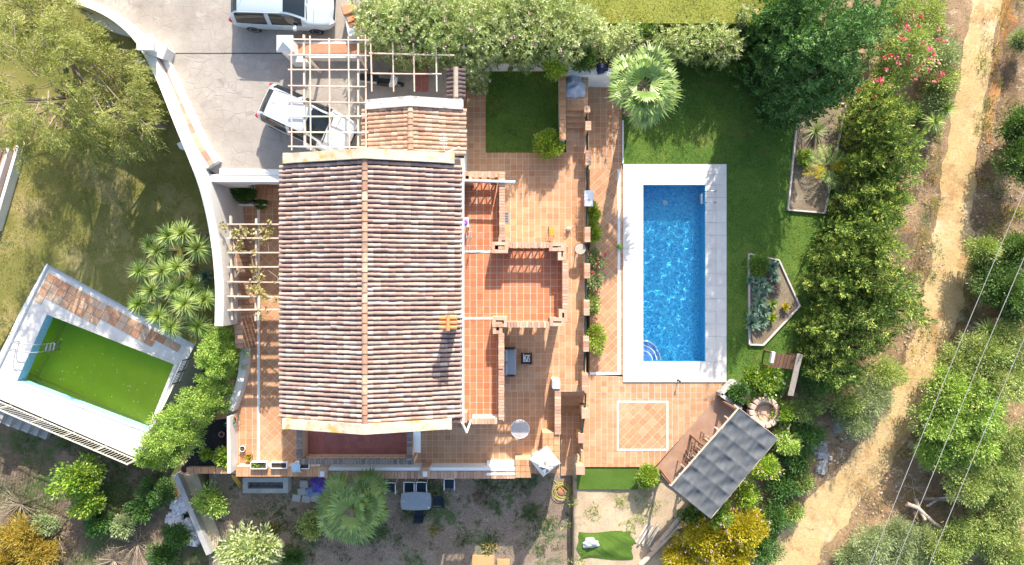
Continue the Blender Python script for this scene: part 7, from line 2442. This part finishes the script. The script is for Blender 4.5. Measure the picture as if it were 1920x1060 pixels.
# sunny conifer row along the road
rg = 'conifers along the road'
for (a, b, h, r, z0) in ((1665, 190, 3.9, 0.82, -1.2), (1705, 212, 4.5, 0.82, -1.2), (1668, 242, 3.9, 0.82, -1.2), (1718, 262, 4.7, 0.82, -1.2), (1690, 290, 4.3, 0.82, -1.2), (1650, 300, 3.6, 0.82, -1.2), (1712, 330, 4.6, 0.82, -1.2), (1668, 350, 3.9, 0.82, -1.2), (1690, 385, 4.3, 0.82, -1.2), (1640, 385, 3.4, 0.82, -1.2), (1675, 420, 4.9, 0.82, -1.2), (1620, 430, 3.9, 0.82, -1.2), (1650, 462, 4.5, 0.82, -1.2), (1690, 470, 5.2, 0.82, -1.2), (1600, 480, 3.6, 0.82, -1.2), (1668, 515, 4.8, 0.82, -1.2), (1622, 530, 4.0, 0.82, -1.2), (1700, 545, 5.3, 0.82, -1.2), (1580, 545, 3.2, 0.82, -1.2), (1655, 575, 4.5, 0.82, -1.2), (1712, 585, 5.5, 0.82, -1.2), (1600, 600, 3.6, 0.82, -1.2), (1660, 625, 4.6, 0.82, -1.2), (1565, 620, 3.0, 0.82, -1.2), (1620, 655, 3.9, 0.82, -1.2), (1570, 680, 3.1, 0.82, -1.2), (1598, 705, 3.6, 0.82, -1.2)):
    conifer('sunlit plumed conifer in the hedge between lawn and road', a, b, z0, h, r, L_CYPY, rg, 6, 1900, .85, 'conifer', .115, .036, .30)
t = bush('bougainvillea', 'bougainvillea with magenta flowers beside the cypress group', 'shrub', 1712, 88, -1.2, 3.6, 1.35, 1.4, L_SCRUB, 60, 80, .11, .06, .36, None, .5, .5, BARK, (F_PINK, 42, .10), -.4, .35)
bush('bougainvillea', 'bougainvillea branch of dark pink flowers under the cypress', 'shrub', 1640, 168, -1.2, 3.0, .6, .5, L_SCRUB, 20, 60, .11, .06, .3, None, .5, .5, BARK, (F_PINK, 12, .10))
for (a, b, h, r, m, lb) in ((1680, 140, 3.2, .9, L_SCRUB, 'yellow green shrub below the flowering bougainvillea'), (1770, 90, 2.0, 1.0, L_GREY, 'soft grey green shrub on the verge beside the bougainvillea'), (1775, 150, 1.7, .9, L_SCRUB, 'green verge shrub near the top of the road'), (1745, 30, 2.2, 1.1, L_SCRUB, 'loose green shrub at the top of the road'), (1690, 15, 3.0, 1.0, L_SCRUB, 'loose shrub between cypress and bougainvillea'), (1760, 185, 1.2, .7, L_GREY, 'low grey shrub above the small yuccas')):
    bush('verge_shrub', lb, 'shrub', a, b, -1.2, h, r, r, m, 40, 80, .12, .04, .36, None, .6, .45, BARK)
yucca('small yucca with wide blades on the road verge', 1772, 205, -1.2, -.3, .6)
yucca('second small yucca on the road verge', 1752, 228, -1.2, -.4, .62)
yucca('dark yucca under the bushes across the road', 1852, 618, -.6, .1, .6)
agave('dark spiky agave in the long narrow bed', 1528, 246, ZP, .72, L_GREY, None, 60, .04)
bush('round_shrub', 'small yellow green ball shrub in the long narrow bed', 'shrub', 1509, 296, ZP, .55, .40, .40, L_CITRUS, 22, 70, .08, .035, .14, None, .5, .8, BARKD, None, -.3, .06)
# sago-like palm in the bed
c = P(1545, 318, ZP)
t = thing('feather_palm', 'young feather palm arching over the end of the long bed', 'palm', c)
for i in range(13):
    az = i * 2.4; el = R(random.uniform(15, 60))
    L_ = random.uniform(1.0, 1.5)
    lv = Leaves()
    s = np.linspace(.12, 1, 26)
    h = np.array((math.cos(az), math.sin(az), 0.0)); z = np.array((0, 0, 1.0))
    path = h * (s * L_ * math.cos(el))[:, None] + z * (s * L_ * math.sin(el) - .55 * L_ * s ** 2)[:, None] + z * .35
    sd = np.cross(h, z)
    for sg in (-1, 1):
        lv.leaf(path, unit(sd * sg + h * .6 + z * .1) + rdir(26) * .08, unit(z + rdir(26) * .2), .30 * np.sin(np.clip(s * 2.9, 0, 3.0)) + .06, .03)
    lv.build('frond', L_YEL if i % 4 == 0 else L_YUCCA, t, (0, 0, 0))
MB().lathe([(.10, -.05), (.12, .2), (.07, .36), (0, .38)], (0, 0, 0), 9).build('trunk', PALMBARK, t, local=True)
# agaves in the cactus bed
ag = 'blue agaves of the cactus bed'
for (a, b, r) in ((1447, 500, .42), (1450, 520, .36), (1426, 530, .38), (1434, 540, .42), (1416, 546, .36), (1422, 568, .52), (1430, 586, .42), (1410, 586, .36), (1408, 606, .56), (1428, 604, .36), (1405, 525, .30)):
    agave('blue green agave rosette in the five sided bed', a, b, ZP + .15, r, L_AGAVE, ag, 30, .13)
agave('yellow edged agave rosette in the five sided bed', 1447, 570, ZP + .1, .34, L_YUCCA, None, 26, .11)
agave('pale green agave rosette at the sunny edge of the bed', 1446, 596, ZP + .1, .34, L_CITRUS, None, 26, .11)
bush('groundcover_plant', 'mat of olive green succulents at the head of the agave bed', 'plant', 1424, 498, ZP, .32, .60, .66, L_HEDGE, 60, 70, .08, .045, .16, None, .7, .3, BARKD, None, .1, .1)
bush('lavender_bush', 'round mauve grey bush beside the agaves', 'shrub', 1457, 540, ZP, .42, .28, .30, LEAF('mauve_leaf', [(.20, .16, .15), (.27, .22, .20), (.33, .28, .24)], .2, .03), 22, 60, .07, .02, .13)
# around the arbour
for (a, b, h, r, m, fl, lb) in ((1440, 715, 1.5, .95, L_CITRUS, (F_PALE, 6, .06), 'lime yellow flowering shrub beside the plank lean-to'), (1412, 708, 1.0, .5, L_CITRUS, None, 'lime shrub behind the corner planter'), (1470, 775, 1.4, .6, L_CITRUS, (F_PINK, 6, .06), 'leafy climber beside the stone fire ring'),
                                (1478, 830, 1.7, .7, L_MASTIC, (F_PALE, 8, .06), 'pink flowered climber at the arbour corner'), (1440, 880, 1.9, .75, L_CITRUS, (F_PALE, 8, .06), 'climber along the long side of the arbour'), (1400, 925, 1.9, .75, L_CITRUS, (F_PALE, 10, .06), 'flowering climber at the lower arbour side'),
                                (1350, 965, 2.6, .7, L_CITRUS, (F_PALE, 10, .06), 'climber reaching over the corner of the black netting'), (1300, 970, 1.5, .65, L_DARK, (F_PALE, 8, .06), 'dark leafed shrub below the netting corner')):
    bush('climber', lb, 'shrub', a, b, ZG + .3, h, r, r, m, 28, 75, .13, .06, .30, None, .5, .4, BARKD, fl)
for (a, b, h, r, lb) in ((1322, 1015, 1.9, 1.25, 'bright yellow shrub in front of the log border'), (1398, 1000, 2.1, 1.35, 'bright yellow shrub with pale flowers below the arbour'), (1280, 1055, 1.5, .9, 'bright yellow shrub at the bottom of the straw plot'), (1370, 1060, 1.9, 1.2, 'bright yellow shrub at the bottom edge of the plot')):
    bush('yellow_shrub', lb, 'shrub', a, b, ZQ - .2, h, r, r * .85, L_YEL, 52, 85, .13, .06, .32, None, .5, .6, BARKD, (F_PALE, 14, .06))
# undergrowth between plot and road
ug = 'undergrowth below the arbour'
for (a, b, h, r, m) in ((1520, 770, 1.6, .9, L_SCRUB), (1545, 720, 2.0, 1.0, L_DARK), (1525, 690, 2.0, .8, L_DARK), (1590, 760, 1.6, .9, L_SCRUB), (1500, 860, 1.2, .8, L_DARK), (1470, 920, 1.2, .8, L_DARK), (1455, 975, 1.2, .8, L_DARK), (1520, 815, 1.4, .8, L_DARK), (1440, 1030, 1.2, .9, L_DARK), (1490, 960, .8, .5, L_SCRUB), (1505, 905, .9, .6, L_SCRUB)):
    bush('undergrowth_bush', 'low tangled green bush in the thicket between arbour and road', 'shrub', a, b, -1.5, h, r, r, m, 32, 75, .12, .045, .32, ug, .5, .4)
for (a, b, h, r, m, lb) in ((1640, 750, 1.3, 1.25, L_GREY, 'feathery grey green shrub spreading to the road edge'), (1610, 790, 1.2, 1.0, L_GREY, 'grey green shrub above the scattered stones'), (1670, 700, 1.2, .9, L_SCRUB, 'sunny scrub on the inside of the road bend')):
    bush('roadside_shrub', lb, 'shrub', a, b, -1.4, h, r, r, m, 60, 80, .12, .025, .36, None, .6, .4, BARK)
# bushes across the road
eg = 'mastic bushes across the road'
for (a, b, h, r) in ((1925, 235, 1.8, 1.0), (1925, 300, 2.0, 1.1), (1922, 470, 1.8, .9), (1890, 530, 2.2, 1.2), (1915, 560, 2.4, 1.2), (1780, 800, 2.4, 1.3), (1795, 740, 2.4, 1.3), (1840, 770, 2.8, 1.4), (1840, 840, 2.6, 1.2), (1765, 850, 1.8, .9)):
    bush('mastic_bush', 'glossy dark green bush on the bank across the road', 'shrub', a, b, -.9, h, r, r, L_MASTIC if b > 700 else L_OLED, 52, 85, .13, .055, .36, eg, .5, .5)
eg2 = 'pale bushes across the road'
for (a, b, h, r) in ((1860, 660, 2.2, 1.3), (1910, 650, 2.4, 1.3), (1805, 690, 1.9, 1.1), (1900, 720, 2.4, 1.3), (1830, 910, 2.2, 1.2), (1880, 890, 2.4, 1.3), (1912, 830, 2.4, 1.2), (1905, 950, 2.2, 1.2), (1870, 1000, 2.0, 1.2), (1810, 1010, 1.6, 1.0), (1775, 1040, 1.5, 1.0), (1905, 1040, 2.2, 1.2), (1850, 470, 1.4, .7)):
    bush('pale_bush', 'soft yellow green bush on the bank beneath the cables', 'shrub', a, b, -.9, h, r, r, L_SCRUB, 58, 85, .12, .04, .36, eg2, .5, .5)
eg3 = 'grey bushes by the road'
for (a, b, h, r) in ((1640, 1025, 1.2, 1.0), (1690, 1010, 1.2, 1.0), (1600, 1050, 1.0, .8), (1735, 1015, 1.2, .9), (1705, 1055, 1.2, 1.0), (1850, 505, 1.3, .8), (1918, 75, 1.0, .5)):
    bush('grey_bush', 'feathery grey green bush beside the lower road', 'shrub', a, b, -1.3, h, r, r, L_GREY, 54, 80, .13, .028, .34, eg3, .6, .45, BARK)
# fallen trunks across the road
t = thing('dead_trunk', 'grey fallen trunk with broken limbs below the cables', 'log', P(1760, 945, -1.1))
mb = MB()
for (pts, r) in (([(1700, 945), (1720, 952), (1750, 980), (1800, 1015), (1835, 1035)], .12), ([(1716, 935), (1725, 958), (1735, 975)], .09), ([(1730, 935), (1770, 936), (1830, 942)], .10), ([(1738, 950), (1760, 935), (1790, 930)], .06)):
    mb.tube([P(a, b, -.75 + .1 * i) for i, (a, b) in enumerate(pts)], [r * (1 - .12 * i) for i in range(len(pts))], 7)
mb.build('trunk', WOODG, t, True)
branchy(t, P(1712, 915, -1.0), P(1760, 945, -1.1), 12, .9, .4, .02)
t = thing('reed_heap', 'heap of dry orange palm thatch across the road', 'thatch', P(1890, 585, -.4))
lv = Leaves(); k = 420
p = np.stack([RNG.uniform(-.9, .9, k), RNG.normal(size=k) * .22, RNG.uniform(.3, .65, k)], 1)
lv.leaf(p, unit(np.array((1, -.1, -.1)) + rdir(k) * .25), unit(np.array((0, 0, 1.)) + rdir(k) * .4), .6, .03)
lv.build('dry_fronds', L_GOLD, t, (0, 0, 0))['kind'] = 'stuff'
MB().bevbox((0, 0, .12), (1.6, .5, .5), .1).build('stump', BARKD, t, local=True)
# low weeds in the earth
tufts('garden_weeds', 'patchy low green weeds on the shaded garden earth', [(690, 905, ZG, .5), (720, 900, ZG, .5), (800, 905, ZG, .6), (825, 925, ZG, .4), (905, 900, ZG, .5), (935, 905, ZG, .7), (975, 905, ZG, .6), (1000, 900, ZG, .4), (905, 925, ZG, .5), (920, 945, ZG, .4), (1000, 960, ZG, .6), (990, 975, ZG, .6), (1010, 1000, ZG, .6), (925, 1005, ZG, .45),
       (600, 1010, ZG, .6), (570, 1040, ZG, .6), (760, 965, ZG, .4), (480, 960, ZG, .3), (530, 985, ZG, .4), (1010, 1030, ZG, .4), (560, 1000, ZG, .6), (1030, 985, ZG, .5), (820, 985, ZG, .3)], L_DARK, 30, .13, .03)
tufts('plot_weeds', 'thin green weeds on the straw coloured plot', [(1110, 960, ZQ, .4), (1200, 930, ZQ, .5), (1205, 970, ZQ, .4), (1060, 985, ZQ, .3), (1165, 945, ZQ, .3), (1180, 985, ZQ, .4), (1070, 940, ZQ, .3), (1225, 950, ZQ, .35), (1085, 1050, ZQ, .4)], L_CITRUS, 22, .12, .025)
tufts('lower_weeds', 'rough green weeds in the lower garden', [(180, 830, ZL, 1.2), (240, 850, ZL, 1.0), (130, 820, ZL, .9), (210, 890, ZL, .9), (270, 890, ZL, .9), (60, 830, ZL, .7), (230, 940, ZL, .8), (200, 940, ZL, .6), (20, 900, ZL, .5), (310, 900, ZL, .7)], L_DARK, 16, .16, .03)
tufts('verge_grass', 'dry tufts of grass on the road verges', [(1750, 330, -1.35, .5), (1760, 380, -1.35, .5), (1735, 450, -1.35, .6), (1730, 500, -1.35, .5), (1720, 660, -1.35, .6), (1690, 800, -1.35, .5), (1690, 850, -1.35, .6), (1640, 930, -1.35, .7), (1700, 930, -1.3, .7), (1860, 330, -1.1, .7), (1880, 400, -1.0, .8), (1850, 480, -1.1, .6), (1830, 560, -1.1, .5), (1890, 20, -1.2, .6), (1760, 290, -1.35, .4), (1870, 450, -1.1, .6), (1905, 400, -.9, .5)], L_GOLD, 12, .22, .018)
tufts('lawn_edge_groundcover', 'dark leafy ground cover along the foot of the conifer hedge', [(1560, 420, ZP + .0, .5), (1556, 470, ZP, .5), (1545, 520, ZP, .5), (1535, 570, ZP, .5), (1525, 620, ZP, .5), (1515, 665, ZP, .5), (1575, 300, ZP, .4), (1580, 240, ZP, .4), (1560, 180, ZP, .5), (1500, 170, ZP, .5), (1470, 150, ZP, .4), (1540, 640, ZP - .3, .6), (1560, 560, ZP - .3, .6)], L_DARK, 40, .14, .06)
tufts('fig_weeds', 'golden dry weed clumps in the shaded garden', [(812, 995, ZG, .25), (918, 1025, ZG, .3), (515, 990, ZG, .22)], L_VINE, 60, .2, .06)

tufts('dry_litter', 'straw and dry litter over the lower garden earth', [(60, 880, ZL, .9), (30, 930, ZL, .9), (100, 950, ZL, .8), (150, 1010, ZL, .8), (210, 1030, ZL, .8), (20, 860, ZL, .6), (260, 1000, ZL, .6), (120, 1045, ZL, .7), (330, 1055, ZL, .5), (60, 970, ZL, .7)], L_DRYTWIG, 16, .24, .016)
tufts('bank_grass', 'dry yellow grass over the bank across the road', [(random.uniform(1845, 1915), random.uniform(20, 470), -1.0, random.uniform(.3, .6)) for _ in range(26)] + [(random.uniform(1700, 1760), random.uniform(230, 640), -1.28, random.uniform(.25, .5)) for _ in range(22)] + [(random.uniform(1600, 1720), random.uniform(840, 1000), -1.3, random.uniform(.25, .5)) for _ in range(16)], L_DRYTWIG, 10, .24, .016)
tufts('bank_weeds', 'low olive weeds over the road banks', [(random.uniform(1845, 1915), random.uniform(20, 470), -1.0, random.uniform(.2, .45)) for _ in range(22)] + [(random.uniform(1720, 1765), random.uniform(60, 640), -1.28, random.uniform(.2, .45)) for _ in range(26)], L_SCRUB, 16, .18, .03)

tufts('shade_weeds', 'patches of green weeds across the shaded south garden', [(random.uniform(480, 1035), random.uniform(930, 1058), ZG, random.uniform(.15, .5)) for _ in range(34)], L_DARK, 26, .11, .03)
tufts('garden_litter', 'dry leaf litter across the shaded south garden', [(random.uniform(430, 1035), random.uniform(900, 1058), ZG, random.uniform(.2, .6)) for _ in range(30)], L_DRYTWIG, 7, .09, .03)

grass('pool_lawn_grass', 'short mown grass blades of the pool lawn', [[(1172, 120), (1545, 120), (1560, 306), (1172, 306)], [(1368, 306), (1560, 306), (1500, 680), (1368, 700)]], ZP, 330, L_GRASS)
grass('yard_grass', 'short grass blades of the shaded yard', [[(914, 118), (1048, 118), (1048, 284), (914, 284)]], .03, 330, L_GRASS)
grass('west_lawn_grass', 'thin dry grass blades of the west lawn', [[(-30, 200), (300, 200), (385, 470), (90, 480)], [(-30, 200), (90, 480), (0, 680), (-60, 680)]], 0.0, 200, L_STRAW, .09, .024)
grass('neighbour_grass', 'sunlit grass blades of the neighbouring lawn', [[(1080, -30), (1470, -30), (1460, 42), (1080, 42)]], 1.0, 260, L_STRAW, .08, .024)
